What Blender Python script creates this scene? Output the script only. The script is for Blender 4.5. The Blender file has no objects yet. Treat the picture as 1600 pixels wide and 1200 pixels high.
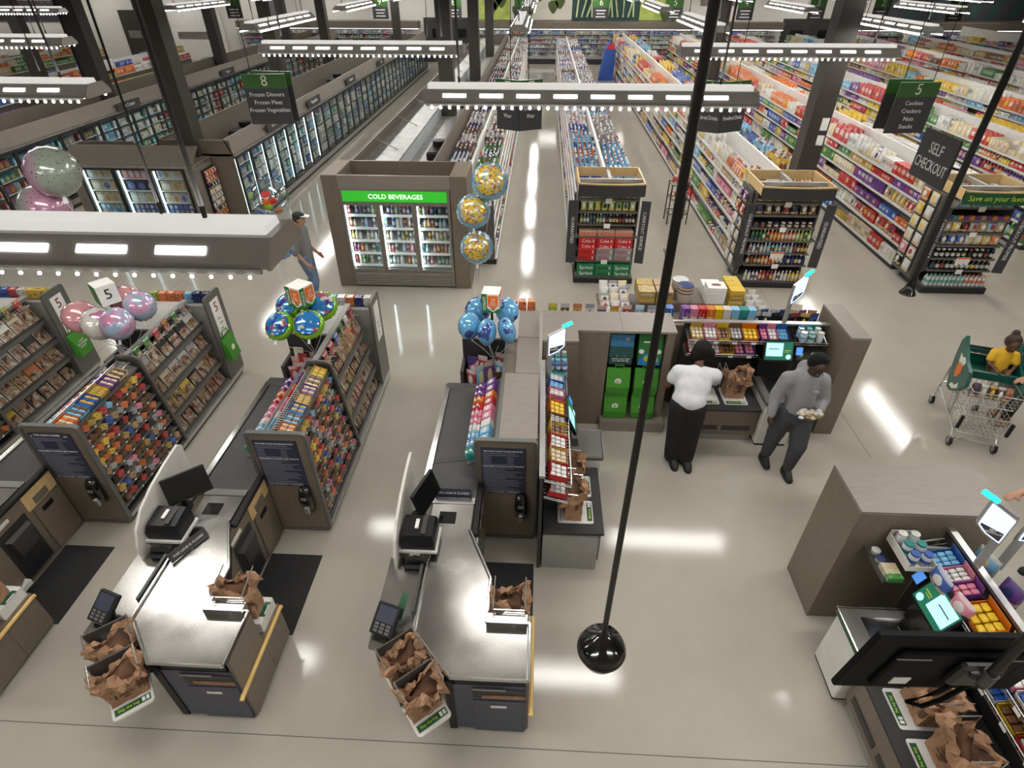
import bpy, bmesh, math, random
import numpy as np
from mathutils import Vector, Matrix, Euler

S = bpy.context.scene
COL = S.collection
# ---------------------------------------------------------------- camera, world, exposure
cam_data = bpy.data.cameras.new('camera')
cam_data.sensor_width = 36.0
cam_data.lens = 890.0 / 1600.0 * 36.0
cam_data.clip_end = 300
cam = bpy.data.objects.new('camera', cam_data)
cam.location = (0, 0, 5.1)
cam.rotation_euler = (math.radians(90 - 36.3), 0, math.radians(2.75))
COL.objects.link(cam)
S.camera = cam
W = bpy.data.worlds.new('world')
S.world = W
W.use_nodes = True
W.node_tree.nodes['Background'].inputs[0].default_value = (0.9, 0.95, 1.0, 1)
W.node_tree.nodes['Background'].inputs[1].default_value = 0.25
S.view_settings.view_transform = 'Standard'
S.view_settings.look = 'None'
S.view_settings.gamma = 1.0
S.view_settings.use_curve_mapping = False
S.view_settings.exposure = 0.0
LAMP_W = 27.5          # watts of each hanging lamp, downwards
LAMP_UP_W = 14.0       # watts through the slots on top
CASE_GLOW = 4.2        # strength of the tubes inside the refrigerated cases
S.cycles.use_denoising = True
S.cycles.max_bounces = 6
S.cycles.diffuse_bounces = 3
S.cycles.glossy_bounces = 3
S.cycles.transparent_max_bounces = 10
S.cycles.caustics_reflective = False
S.cycles.caustics_refractive = False
S.cycles.sample_clamp_indirect = 4.0

R = math.radians
rng = random.Random(7)

# ---------------------------------------------------------------- mesh helpers
class MB:
    """collects shapes (in metres) and links them as ONE mesh object"""
    def __init__(s, ox=0.0, oy=0.0, oz=0.0):
        s.v = []; s.f = []; s.m = []; s.o = (ox, oy, oz); s.M = None; s.mi = 0
    def add(s, vs, fs):
        n = len(s.v)
        ox, oy, oz = s.o
        for p in vs:
            if s.M is not None:
                p = s.M @ Vector(p)
            s.v.append((p[0] + ox, p[1] + oy, p[2] + oz))
        for f in fs:
            s.f.append(tuple(i + n for i in f)); s.m.append(s.mi)
        return s
    def b(s, x0, y0, z0, x1, y1, z1):
        if x0 > x1: x0, x1 = x1, x0
        if y0 > y1: y0, y1 = y1, y0
        if z0 > z1: z0, z1 = z1, z0
        return s.add([(x0, y0, z0), (x1, y0, z0), (x1, y1, z0), (x0, y1, z0), (x0, y0, z1), (x1, y0, z1), (x1, y1, z1), (x0, y1, z1)],
                     [(0, 3, 2, 1), (4, 5, 6, 7), (0, 1, 5, 4), (1, 2, 6, 5), (2, 3, 7, 6), (3, 0, 4, 7)])
    def cb(s, x0, y0, z0, x1, y1, z1, c=0.008):
        """box with chamfered edges"""
        X = (x0, x1); Y = (y0, y1); Z = (z0, z1)
        vs = []; idx = {}
        for i in (0, 1):
            for j in (0, 1):
                for k in (0, 1):
                    sx = 1 - 2 * i; sy = 1 - 2 * j; sz = 1 - 2 * k
                    for a, d in (('x', (0, c, c)), ('y', (c, 0, c)), ('z', (c, c, 0))):
                        idx[i, j, k, a] = len(vs)
                        vs.append((X[i] + sx * d[0], Y[j] + sy * d[1], Z[k] + sz * d[2]))
        g = lambda *q: idx[q]
        fs = []
        q4 = ((0, 0), (1, 0), (1, 1), (0, 1))
        for e in (0, 1):
            fs.append([g(e, a, b, 'x') for a, b in q4]); fs.append([g(a, e, b, 'y') for a, b in q4]); fs.append([g(a, b, e, 'z') for a, b in q4])
        for a in (0, 1):
            for b in (0, 1):
                fs.append((g(0, a, b, 'y'), g(1, a, b, 'y'), g(1, a, b, 'z'), g(0, a, b, 'z')))
                fs.append((g(a, 0, b, 'x'), g(a, 1, b, 'x'), g(a, 1, b, 'z'), g(a, 0, b, 'z')))
                fs.append((g(a, b, 0, 'x'), g(a, b, 1, 'x'), g(a, b, 1, 'y'), g(a, b, 0, 'y')))
                for c2 in (0, 1):
                    fs.append((g(a, b, c2, 'x'), g(a, b, c2, 'y'), g(a, b, c2, 'z')))
        return s.add(vs, fs)
    def obox(s, c, sx, sy, sz, rz=0.0, rx=0.0, ry=0.0):
        """oriented box about its centre"""
        M = Matrix.Translation(c) @ Euler((rx, ry, rz), 'XYZ').to_matrix().to_4x4()
        vs = [M @ Vector((a * sx / 2, b_ * sy / 2, d * sz / 2)) for a, b_, d in
              ((-1, -1, -1), (1, -1, -1), (1, 1, -1), (-1, 1, -1), (-1, -1, 1), (1, -1, 1), (1, 1, 1), (-1, 1, 1))]
        return s.add(vs, [(0, 3, 2, 1), (4, 5, 6, 7), (0, 1, 5, 4), (1, 2, 6, 5), (2, 3, 7, 6), (3, 0, 4, 7)])
    def prism(s, poly, z0, z1):
        n = len(poly)
        vs = [(x, y, z0) for x, y in poly] + [(x, y, z1) for x, y in poly]
        fs = [tuple(range(n - 1, -1, -1)), tuple(range(n, 2 * n))] + [(i, (i + 1) % n, n + (i + 1) % n, n + i) for i in range(n)]
        return s.add(vs, fs)
    def ext(s, poly, axis, a, b):
        """polygon extruded along axis: 'x' takes (y,z) points, 'y' takes (x,z)"""
        n = len(poly)
        mk = (lambda p, t: (t, p[0], p[1])) if axis == 'x' else (lambda p, t: (p[0], t, p[1]))
        vs = [mk(p, a) for p in poly] + [mk(p, b) for p in poly]
        fs = [tuple(range(n - 1, -1, -1)), tuple(range(n, 2 * n))] + [(i, (i + 1) % n, n + (i + 1) % n, n + i) for i in range(n)]
        return s.add(vs, fs)
    def tube(s, pts, r, n=6, r2=None):
        pts = [Vector(p) for p in pts]
        rings = []
        for i, p in enumerate(pts):
            if i == 0: t = pts[1] - p
            elif i == len(pts) - 1: t = p - pts[i - 1]
            else: t = (pts[i + 1] - p).normalized() + (p - pts[i - 1]).normalized()
            t.normalize()
            u = t.cross(Vector((0, 0, 1)))
            if u.length < 1e-3: u = t.cross(Vector((0, 1, 0)))
            u.normalize(); w = t.cross(u)
            rr = r if r2 is None else r + (r2 - r) * i / (len(pts) - 1)
            rings.append([p + (u * math.cos(a) + w * math.sin(a)) * rr for a in (2 * math.pi * k / n for k in range(n))])
        return s.loft(rings)
    def loft(s, rings, cap=True):
        n = len(rings[0]); vs = [p for r_ in rings for p in r_]; fs = []
        for i in range(len(rings) - 1):
            for k in range(n):
                k2 = (k + 1) % n
                fs.append((i * n + k, i * n + k2, (i + 1) * n + k2, (i + 1) * n + k))
        if cap:
            fs.append(tuple(range(n - 1, -1, -1))); o = (len(rings) - 1) * n; fs.append(tuple(range(o, o + n)))
        return s.add(vs, fs)
    def lathe(s, prof, c=(0, 0, 0), n=16, axis='z', sx=1.0, sy=1.0):
        rings = []
        for r_, h in prof:
            ring = []
            for k in range(n):
                a = 2 * math.pi * k / n
                p = (r_ * math.cos(a) * sx, r_ * math.sin(a) * sy, h)
                if axis == 'y': p = (p[0], -h, p[1])
                if axis == 'x': p = (h, p[0], p[1])
                ring.append((p[0] + c[0], p[1] + c[1], p[2] + c[2]))
            rings.append(ring)
        return s.loft(rings)
    def cyl(s, c, r, h, n=16, axis='z'):
        return s.lathe([(r, 0), (r, h)], c, n, axis)
    def ball(s, c, rx, ry=None, rz=None, n=14, m=9):
        ry = rx if ry is None else ry; rz = rx if rz is None else rz
        rings = []
        for i in range(m + 1):
            t = math.pi * i / m; rr = max(math.sin(t), 1e-3)
            rings.append([(c[0] + rx * rr * math.cos(2 * math.pi * k / n), c[1] + ry * rr * math.sin(2 * math.pi * k / n), c[2] - rz * math.cos(t)) for k in range(n)])
        return s.loft(rings)
    def quad(s, a, b, c, d):
        return s.add([a, b, c, d], [(0, 1, 2, 3)])
    def build(s, name, mat, parent=None, smooth=False, origin='base'):
        me = bpy.data.meshes.new(name)
        if parent is not None:
            L = Vector(WL.get(parent.name, (0, 0, 0)))
        elif s.v:
            a = np.array(s.v); lo = a.min(0); hi = a.max(0)
            L = Vector(((lo[0] + hi[0]) / 2, (lo[1] + hi[1]) / 2, lo[2]))
        else: L = Vector((0, 0, 0))
        me.from_pydata([(p[0] - L[0], p[1] - L[1], p[2] - L[2]) for p in s.v], [], s.f)
        mats = mat if isinstance(mat, (list, tuple)) else [mat]
        for m in mats: me.materials.append(M_(m))
        if len(mats) > 1: me.polygons.foreach_set('material_index', s.m)
        if smooth:
            me.polygons.foreach_set('use_smooth', [True] * len(me.polygons))
            if smooth != 'all': me.set_sharp_from_angle(angle=R(40))
        fix_normals(me)
        o = bpy.data.objects.new(name, me); COL.objects.link(o)
        if parent is not None:
            o.parent = parent
            WL[o.name] = tuple(L)
        else:
            o.location = L; WL[o.name] = tuple(L)
        return o

def fix_normals(me):
    bm = bmesh.new(); bm.from_mesh(me); bmesh.ops.recalc_face_normals(bm, faces=bm.faces); bm.to_mesh(me); bm.free()

WL = {}      # world place of every object's origin (none of the things is scaled or turned above its parts unless said so)
def tag(o, label, cat, group=None, kind=None):
    o['label'] = label; o['category'] = cat
    if group: o['group'] = group
    if kind: o['kind'] = kind
    return o
def thing(name, label, cat, loc=(0, 0, 0), group=None):
    o = bpy.data.objects.new(name, None); o.empty_display_size = 0.1
    o.location = loc; COL.objects.link(o); WL[o.name] = tuple(loc)
    return tag(o, label, cat, group)
def struct(o, label=None):
    o['kind'] = 'structure'
    if label: o['label'] = label
    return o
def copy_tree(o, parent=None):
    c = o.copy(); COL.objects.link(c)
    if parent is not None: c.parent = parent
    for ch in o.children: copy_tree(ch, c)
    return c
def turn(root, rz):
    root.rotation_euler = (0, 0, rz)

TEXTS = {}
def text(body, size, loc, parent, mat='print_white', rot=(90, 0, 0), name='lettering', align='CENTER', sx=1.0, ext=0.0012, space=1.0):
    """flat raised lettering as a mesh; loc in world metres"""
    key = (body, size, mat, align, space)
    me = TEXTS.get(key)
    if me is None:
        cu = bpy.data.curves.new('lettering', 'FONT'); cu.body = body; cu.size = size; cu.align_x = align; cu.align_y = 'CENTER'
        cu.extrude = ext; cu.resolution_u = 2; cu.space_line = space
        tmp = bpy.data.objects.new('lettering_source', cu); me = bpy.data.meshes.new_from_object(tmp); me.name = 'lettering'
        me.materials.clear(); me.materials.append(M_(mat)); bpy.data.objects.remove(tmp); bpy.data.curves.remove(cu); TEXTS[key] = me
    o = bpy.data.objects.new(name, me); COL.objects.link(o); o.parent = parent
    L = WL[parent.name]
    o.location = (loc[0] - L[0], loc[1] - L[1], loc[2] - L[2])
    o.rotation_euler = rot if isinstance(rot, Euler) else Euler([R(a) for a in rot], 'XYZ')
    o.scale = (sx, 1, 1)
    return o

# ---------------------------------------------------------------- materials
MATS = {}
def M_(n):
    return n if not isinstance(n, str) else MATS[n]
class NT:
    def __init__(s, name):
        m = bpy.data.materials.new(name); m.use_nodes = True
        s.m = m; s.t = m.node_tree; s.n = s.t.nodes; s.l = s.t.links
        s.bsdf = s.n['Principled BSDF']; s.out = s.n['Material Output']
        MATS[name] = m
    def new(s, typ, **kw):
        nd = s.n.new(typ)
        for k, v in kw.items(): setattr(nd, k, v)
        return nd
    def link(s, a, b): s.l.new(a, b)
    def val(s, sock, v):
        if hasattr(v, 'is_output') or isinstance(v, bpy.types.NodeSocket): s.l.new(v, sock)
        else: sock.default_value = v
    def math(s, op, a, b=0.0, c=None):
        nd = s.new('ShaderNodeMath', operation=op); s.val(nd.inputs[0], a); s.val(nd.inputs[1], b)
        if c is not None: s.val(nd.inputs[2], c)
        return nd.outputs[0]
    def mix(s, f, a, b, blend='MIX'):
        nd = s.new('ShaderNodeMix', data_type='RGBA', blend_type=blend)
        s.val(nd.inputs[0], f); s.val(nd.inputs[6], a); s.val(nd.inputs[7], b)
        return nd.outputs[2]
    def noise(s, scale, vec=None, detail=3.0, rough=0.5):
        nd = s.new('ShaderNodeTexNoise'); nd.inputs['Scale'].default_value = scale; nd.inputs['Detail'].default_value = detail; nd.inputs['Roughness'].default_value = rough
        if vec is not None: s.link(vec, nd.inputs['Vector'])
        return nd
    def ramp(s, fac, stops, const=False):
        nd = s.new('ShaderNodeValToRGB'); s.link(fac, nd.inputs[0]); cr = nd.color_ramp
        if const: cr.interpolation = 'CONSTANT'
        cr.elements[0].position = stops[0][0]; cr.elements[0].color = c4(stops[0][1])
        cr.elements[1].position = stops[1][0]; cr.elements[1].color = c4(stops[1][1])
        for p, c in stops[2:]:
            e = cr.elements.new(p); e.color = c4(c)
        return nd.outputs[0]
    def set(s, **kw):
        for k, v in kw.items(): s.val(s.bsdf.inputs[k.replace('_', ' ')], v)
def c4(c):
    return tuple(c) + (1.0,) if len(c) == 3 else tuple(c)
def hx(h):
    """sRGB hex to linear"""
    h = h.lstrip('#'); out = []
    for i in (0, 2, 4):
        x = int(h[i:i + 2], 16) / 255.0
        out.append(x / 12.92 if x <= 0.04045 else ((x + 0.055) / 1.055) ** 2.4)
    return tuple(out)
def plain(name, col, rough=0.5, metal=0.0, var=0.06, scale=6.0, bump=0.0, spec=0.5, coat=0.0):
    if isinstance(col, str): col = hx(col)
    t = NT(name)
    tc = t.new('ShaderNodeTexCoord').outputs['Object']
    nz = t.noise(scale, tc)
    d = tuple(max(c * (1 - var), 0) for c in col); e = tuple(min(c * (1 + var), 1) for c in col)
    t.set(Base_Color=t.ramp(nz.outputs[0], [(0.3, d), (0.7, e)]), Metallic=metal)
    t.set(Roughness=t.math('MULTIPLY_ADD', nz.outputs[0], 0.12, rough - 0.06))
    t.bsdf.inputs['Specular IOR Level'].default_value = spec
    if coat: t.bsdf.inputs['Coat Weight'].default_value = coat
    if bump:
        b = t.new('ShaderNodeBump'); b.inputs['Strength'].default_value = bump; b.inputs['Distance'].default_value = 0.01
        n2 = t.noise(scale * 8, tc, 4); t.link(n2.outputs[0], b.inputs['Height']); t.link(b.outputs[0], t.bsdf.inputs['Normal'])
    return t.m
def emit(name, col, strength, sampled=True):
    t = NT(name)
    t.set(Base_Color=c4(col if not isinstance(col, str) else hx(col)), Roughness=0.4)
    nz = t.noise(3.0, t.new('ShaderNodeTexCoord').outputs['Object'])
    t.bsdf.inputs['Emission Color'].default_value = c4(col if not isinstance(col, str) else hx(col))
    t.val(t.bsdf.inputs['Emission Strength'], t.math('MULTIPLY_ADD', nz.outputs[0], strength * 0.1, strength * 0.95))
    if not sampled: t.m.cycles.emission_sampling = 'NONE'
    return t.m
def woodmat(name, col, dark=0.75, axis=(1, 1, 1), rough=0.45, scale=9.0):
    if isinstance(col, str): col = hx(col)
    t = NT(name)
    tc = t.new('ShaderNodeTexCoord').outputs['Object']
    mp = t.new('ShaderNodeMapping'); mp.inputs['Scale'].default_value = axis; t.link(tc, mp.inputs[0])
    n1 = t.noise(scale, mp.outputs[0], 5, 0.65); n2 = t.noise(scale * 4.1, mp.outputs[0], 3, 0.6)
    f = t.math('MULTIPLY_ADD', n2.outputs[0], 0.35, t.math('MULTIPLY', n1.outputs[0], 0.65))
    t.set(Base_Color=t.ramp(f, [(0.3, tuple(c * dark for c in col)), (0.5, col), (0.72, tuple(min(c * 1.16, 1) for c in col))]), Roughness=rough)
    return t.m
# floor: sealed light concrete
t = NT('floor_concrete')
geo = t.new('ShaderNodeTexCoord').outputs['Object']
n1 = t.noise(0.35, geo, 5, 0.6); n2 = t.noise(3.0, geo, 5, 0.6); n3 = t.noise(140.0, geo, 2)
f = t.math('MULTIPLY_ADD', n2.outputs[0], 0.3, t.math('MULTIPLY', n1.outputs[0], 0.7))
base = t.ramp(f, [(0.3, (0.375, 0.345, 0.290)), (0.7, (0.445, 0.415, 0.355))])
sp = t.ramp(n3.outputs[0], [(0.25, (0.80, 0.80, 0.80)), (0.40, (1, 1, 1))])
t.set(Base_Color=t.mix(0.35, base, sp, 'MULTIPLY'), Roughness=t.ramp(n2.outputs[0], [(0.3, (0.055,) * 3), (0.75, (0.10,) * 3)]))
t.bsdf.inputs['Specular IOR Level'].default_value = 0.42
bp = t.new('ShaderNodeBump'); bp.inputs['Strength'].default_value = 0.05; bp.inputs['Distance'].default_value = 0.004
t.link(n3.outputs[0], bp.inputs['Height']); t.link(bp.outputs[0], t.bsdf.inputs['Normal'])

plain('wall_paint', (0.66, 0.64, 0.59), 0.8, var=0.03, scale=1.0)
plain('ceiling_deck', (0.42, 0.41, 0.39), 0.85, var=0.05, scale=0.6)
plain('joint', (0.10, 0.095, 0.085), 0.7)
woodmat('wood_v_shade', (0.168, 0.134, 0.098), 0.72, (9, 9, 0.55), 0.42)  # upright faces of the laminate, their shade put into the colour
woodmat('wood_x_lit', (0.232, 0.200, 0.172), 0.78, (0.6, 9, 9), 0.42)  # same laminate for tops, overhead light put into the colour
woodmat('wood_y_lit', (0.232, 0.200, 0.172), 0.78, (9, 0.6, 9), 0.42)  # lit top colour again, grain along y
woodmat('maple', (0.60, 0.42, 0.20), 0.85, (1, 1, 1), 0.4, 6)
woodmat('bumper_wood', (0.66, 0.44, 0.15), 0.85, (6, 0.5, 6), 0.35)
plain('rack_grey', (0.135, 0.130, 0.120), 0.45, 0.3, scale=4)
plain('panel_grey', (0.30, 0.295, 0.28), 0.45, 0.2)
plain('top_grey', (0.42, 0.41, 0.38), 0.45)
plain('steel_dark', (0.075, 0.073, 0.070), 0.4, 0.4)
plain('charcoal', (0.035, 0.034, 0.034), 0.5)
plain('black_plastic', (0.007, 0.007, 0.008), 0.42, spec=0.3)
plain('monitor_black', (0.004, 0.004, 0.0045), 0.6, spec=0.12)
plain('black_gloss', (0.008, 0.008, 0.008), 0.12, coat=0.5)
plain('black_metal', (0.020, 0.018, 0.016), 0.42, 0.2)
plain('column_paint', (0.040, 0.034, 0.029), 0.5)
plain('rubber', (0.030, 0.030, 0.031), 0.75, scale=20, bump=0.15)
plain('mat_rubber', (0.016, 0.016, 0.017), 0.85, scale=40, bump=0.3)
plain('blue_grey', (0.085, 0.090, 0.125), 0.45, 0.2)
plain('belt_rubber', (0.055, 0.055, 0.055), 0.6, scale=12, bump=0.1)
plain('chrome', (0.78, 0.78, 0.77), 0.16, 1.0, scale=3)
plain('wire', (0.58, 0.57, 0.55), 0.28, 0.9)
plain('alu', (0.50, 0.49, 0.48), 0.34, 0.85)
plain('lamp_grey', (0.50, 0.49, 0.475), 0.4, 0.15)
plain('white_plastic', (0.68, 0.67, 0.64), 0.4)
plain('cream_panel', (0.62, 0.60, 0.55), 0.4)
plain('white_shelf', (0.68, 0.67, 0.64), 0.45)
plain('taupe_metal', (0.150, 0.125, 0.098), 0.5, 0.1)
plain('bronze_frame', (0.22, 0.195, 0.165), 0.4, 0.3)
plain('freezer_black', (0.018, 0.018, 0.02), 0.45)
plain('cooler_liner', (0.10, 0.11, 0.13), 0.5)
plain('freezer_inner', (0.55, 0.62, 0.63), 0.4)
plain('galvanised', (0.40, 0.40, 0.39), 0.45, 0.6, var=0.2)
plain('price_rail', (0.60, 0.59, 0.57), 0.4)
plain('tag_white', (0.80, 0.79, 0.76), 0.5)
plain('print_white', (0.82, 0.82, 0.80), 0.5)
plain('print_cream', (0.70, 0.72, 0.60), 0.5)
plain('print_lime', (0.52, 0.66, 0.05), 0.5)
plain('print_black', (0.02, 0.02, 0.02), 0.5)
plain('print_red', (0.55, 0.02, 0.03), 0.5)
plain('print_maroon', (0.22, 0.012, 0.02), 0.5)
plain('sign_charcoal', (0.042, 0.042, 0.046), 0.5)
plain('sign_green', (0.035, 0.125, 0.020), 0.5)
plain('label_green', (0.012, 0.085, 0.035), 0.45)
plain('policy_navy', (0.030, 0.034, 0.060), 0.4)
plain('express_green', (0.030, 0.170, 0.035), 0.5)
plain('express_orange', (0.80, 0.17, 0.015), 0.5)
plain('tote_green', (0.050, 0.245, 0.018), 0.7, scale=20, bump=0.2)
plain('cart_green', (0.003, 0.075, 0.058), 0.35)
plain('cable', (0.010, 0.010, 0.010), 0.6)
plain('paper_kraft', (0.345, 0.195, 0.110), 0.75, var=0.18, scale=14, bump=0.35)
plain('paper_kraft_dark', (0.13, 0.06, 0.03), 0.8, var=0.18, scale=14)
plain('yellow_tape', (0.72, 0.52, 0.01), 0.5)
plain('string', (0.75, 0.75, 0.73), 0.6)
plain('extinguisher', (0.60, 0.02, 0.02), 0.35)
plain('mural_cream', (0.56, 0.54, 0.46), 0.7, scale=2)
plain('mural_lime', (0.38, 0.46, 0.10), 0.7, var=0.25, scale=2)
plain('mural_leaf', (0.055, 0.085, 0.018), 0.7, var=0.3, scale=3)
plain('mural_teal', (0.018, 0.055, 0.050), 0.7, scale=2)
plain('mural_stem', (0.52, 0.60, 0.34), 0.7, var=0.2, scale=3)
plain('soft_blue', (0.03, 0.10, 0.42), 0.6)
emit('lamp_glow', (1.0, 0.985, 0.96), 14.0, False)
emit('lamp_slot', (1.0, 0.985, 0.96), 5.0, False)
emit('case_tube', (0.72, 0.92, 0.95), CASE_GLOW)
emit('cooler_tube', (0.80, 0.91, 1.0), 34.0)
emit('case_tube_far', (0.95, 0.97, 1.0), 4.0)
emit('lamp_lens', (1.0, 0.98, 0.95), 0.55, False)
emit('cooler_header', (0.03, 0.42, 0.025), 0.62)
emit('cooler_letter', (0.85, 1.0, 0.85), 1.3, False)
emit('kiosk_face', (0.62, 0.70, 1.0), 0.95)
emit('kiosk_edge', (0.45, 0.60, 1.0), 3.0)
emit('kiosk_beacon', (0.02, 0.85, 0.55), 1.4)
emit('screen_green', (0.008, 0.10, 0.055), 1.0, False)
emit('screen_light', (0.38, 0.68, 0.78), 1.0, False)
emit('screen_blue', (0.07, 0.22, 0.60), 1.0, False)

# brushed steel
t = NT('steel')
tc = t.new('ShaderNodeTexCoord').outputs['Object']
mp = t.new('ShaderNodeMapping'); mp.inputs['Scale'].default_value = (60, 2, 2); t.link(tc, mp.inputs[0])
nb = t.noise(3.0, mp.outputs[0], 3); nl = t.noise(2.2, tc, 3)
t.set(Base_Color=t.ramp(nl.outputs[0], [(0.3, (0.29, 0.28, 0.265)), (0.7, (0.41, 0.40, 0.38))]), Metallic=1.0)
t.set(Roughness=t.math('MULTIPLY_ADD', nl.outputs[0], 0.26, 0.10))
# glass doors: thin clear sheet with a mirror-like sheen
def glassmat(name, tint, base, rough=0.03):
    """thin sheet: clear head on, mirror-like at a glancing angle"""
    t = NT(name)
    tr = t.new('ShaderNodeBsdfTransparent'); tr.inputs[0].default_value = c4(tint)
    gl = t.new('ShaderNodeBsdfGlossy'); gl.inputs[0].default_value = (0.9, 0.95, 0.95, 1); gl.inputs['Roughness'].default_value = rough
    lw = t.new('ShaderNodeLayerWeight'); lw.inputs[0].default_value = 0.5
    f = t.math('MULTIPLY_ADD', t.math('POWER', lw.outputs['Facing'], 4.0), 0.95 - base, base)
    mx = t.new('ShaderNodeMixShader'); t.link(f, mx.inputs[0]); t.link(tr.outputs[0], mx.inputs[1]); t.link(gl.outputs[0], mx.inputs[2])
    t.link(mx.outputs[0], t.out.inputs[0]); return t.m
glassmat('door_glass', (0.90, 0.96, 0.96), .06)
glassmat('door_glass_mirror', (0.62, 0.70, 0.70), .3, 0.06)
glassmat('clear_film', (0.95, 0.95, 0.96), .04, 0.15)
glassmat('bubble', (0.80, 0.85, 0.89), .20, 0.10)

# printed packaging: the object's own colour, with a label panel, a band and small print
def printmat(name, style, src):
    t = NT(name)
    if src == 'object':
        oi = t.new('ShaderNodeObjectInfo'); colr = oi.outputs['Color']; rnd = oi.outputs['Random']
        g = t.new('ShaderNodeTexCoord').outputs['Generated']
    else:
        colr = t.new('ShaderNodeAttribute', attribute_name='col').outputs['Color']
        rnd = t.new('ShaderNodeAttribute', attribute_name='rnd').outputs['Fac']
        g = t.new('ShaderNodeAttribute', attribute_name='gen').outputs['Vector']
    sx = t.new('ShaderNodeSeparateXYZ'); t.link(g, sx.inputs[0]); gx, gy, gz = sx.outputs
    def band(v, a, b): return t.math('MULTIPLY', t.math('GREATER_THAN', v, a), t.math('LESS_THAN', v, b))
    pal = t.ramp(rnd, [(0.0, (0.85, 0.84, 0.80)), (0.22, (0.75, 0.60, 0.30)), (0.36, (0.75, 0.74, 0.70)), (0.5, (0.45, 0.03, 0.03)), (0.6, (0.80, 0.78, 0.72)),
                       (0.72, (0.03, 0.05, 0.20)), (0.8, (0.85, 0.60, 0.04)), (0.9, (0.03, 0.025, 0.02))], True)
    off = t.new('ShaderNodeVectorMath', operation='ADD'); t.link(g, off.inputs[0])
    cx = t.new('ShaderNodeCombineXYZ'); t.link(t.math('MULTIPLY', rnd, 37.0), cx.inputs[0]); t.link(t.math('MULTIPLY', rnd, 11.0), cx.inputs[2]); t.link(cx.outputs[0], off.inputs[1])
    nz = t.noise(5.0, off.outputs[0], 2); fine = t.noise(26.0, off.outputs[0], 1)
    ink = t.math('GREATER_THAN', fine.outputs[0], 0.58)
    if style == 'box':
        m = t.math('MULTIPLY', band(gx, 0.12, 0.88), band(gz, 0.36, 0.72))
        c = t.mix(t.math('MULTIPLY', m, 0.62), colr, pal)
        c = t.mix(t.math('MULTIPLY', t.math('MULTIPLY', ink, band(gz, 0.42, 0.66)), 0.6), c, colr)
        blob = t.math('GREATER_THAN', nz.outputs[0], 0.60)
        c = t.mix(t.math('MULTIPLY', blob, 0.45), c, pal)
        rough = 0.4
    elif style == 'bag':
        dx = t.math('SUBTRACT', gx, 0.5); dz = t.math('SUBTRACT', gz, 0.56)
        rr = t.math('ADD', t.math('MULTIPLY', dx, dx), t.math('MULTIPLY', dz, dz))
        c = t.mix(t.math('LESS_THAN', rr, 0.06), colr, pal)
        c = t.mix(t.math('MULTIPLY', band(gz, 0.10, 0.30), t.math('GREATER_THAN', nz.outputs[0], 0.42)), c, (0.72, 0.50, 0.20, 1))
        c = t.mix(t.math('MULTIPLY', band(gz, 0.86, 1.1), 0.55), c, pal)
        rough = 0.25
    elif style == 'bottle':
        lab = band(gz, 0.22, 0.56)
        c = t.mix(t.math('MULTIPLY', lab, 0.85), colr, pal)
        c = t.mix(t.math('MULTIPLY', t.math('MULTIPLY', ink, lab), 0.6), c, (0.05, 0.05, 0.06, 1))
        c = t.mix(t.math('GREATER_THAN', gz, 0.87), c, t.ramp(rnd, [(0.0, (0.75, 0.75, 0.73)), (0.5, (0.03, 0.06, 0.22)), (0.68, (0.05, 0.045, 0.04)), (0.8, (0.45, 0.05, 0.03))], True))
        rough = 0.18
    elif style == 'water':
        lab = band(gz, 0.30, 0.58)
        c = t.mix(lab, (0.62, 0.68, 0.72, 1), colr)
        c = t.mix(t.math('GREATER_THAN', gz, 0.87), c, colr)
        rough = 0.12
    elif style == 'magazine':
        n4 = t.noise(3.0, off.outputs[0], 4)
        pic = t.ramp(n4.outputs[0], [(0.36, (0.015, 0.010, 0.008)), (0.44, (0.20, 0.06, 0.02)), (0.50, (0.50, 0.30, 0.15)), (0.55, (0.10, 0.10, 0.04)), (0.60, (0.75, 0.70, 0.60)), (0.66, (0.35, 0.03, 0.03))])
        dx = t.math('SUBTRACT', gx, 0.5); dz = t.math('SUBTRACT', gz, 0.42)
        rr = t.math('ADD', t.math('MULTIPLY', dx, dx), t.math('MULTIPLY', dz, dz))
        c = t.mix(t.math('MULTIPLY', band(gx, 0.05, 0.95), band(gz, 0.04, t.math('MULTIPLY_ADD', rnd, 0.35, 0.45))), colr, pic)
        head = t.math('MULTIPLY', band(gz, 0.80, 0.96), t.math('GREATER_THAN', t.noise(9.0, off.outputs[0], 1).outputs[0], 0.47))
        c = t.mix(head, c, pal)
        c = t.mix(t.math('MULTIPLY', t.math('MULTIPLY', ink, band(gz, 0.05, 0.3)), 0.6), c, (0.85, 0.83, 0.78, 1))
        rough = 0.3
    elif style == 'candy':
        logo = t.math('MULTIPLY', t.math('MULTIPLY', band(gx, 0.22, 0.78), band(gy, 0.25, 0.75)), t.math('GREATER_THAN', t.noise(7.0, off.outputs[0], 1).outputs[0], 0.46))
        c = t.mix(t.math('MULTIPLY', logo, 0.8), colr, pal)
        c = t.mix(t.math('GREATER_THAN', nz.outputs[0], 0.62), c, (0.03, 0.015, 0.01, 1))
        rough = 0.25
    elif style == 'frozen':
        dx = t.math('SUBTRACT', gx, 0.5); dz = t.math('SUBTRACT', gz, 0.42)
        rr = t.math('ADD', t.math('MULTIPLY', dx, dx), t.math('MULTIPLY', dz, dz))
        c = t.mix(t.math('LESS_THAN', rr, 0.12), colr, t.ramp(rnd, [(0.0, (0.55, 0.24, 0.06)), (0.3, (0.62, 0.38, 0.12)), (0.55, (0.10, 0.14, 0.40)), (0.75, (0.70, 0.70, 0.66))], True))
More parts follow.
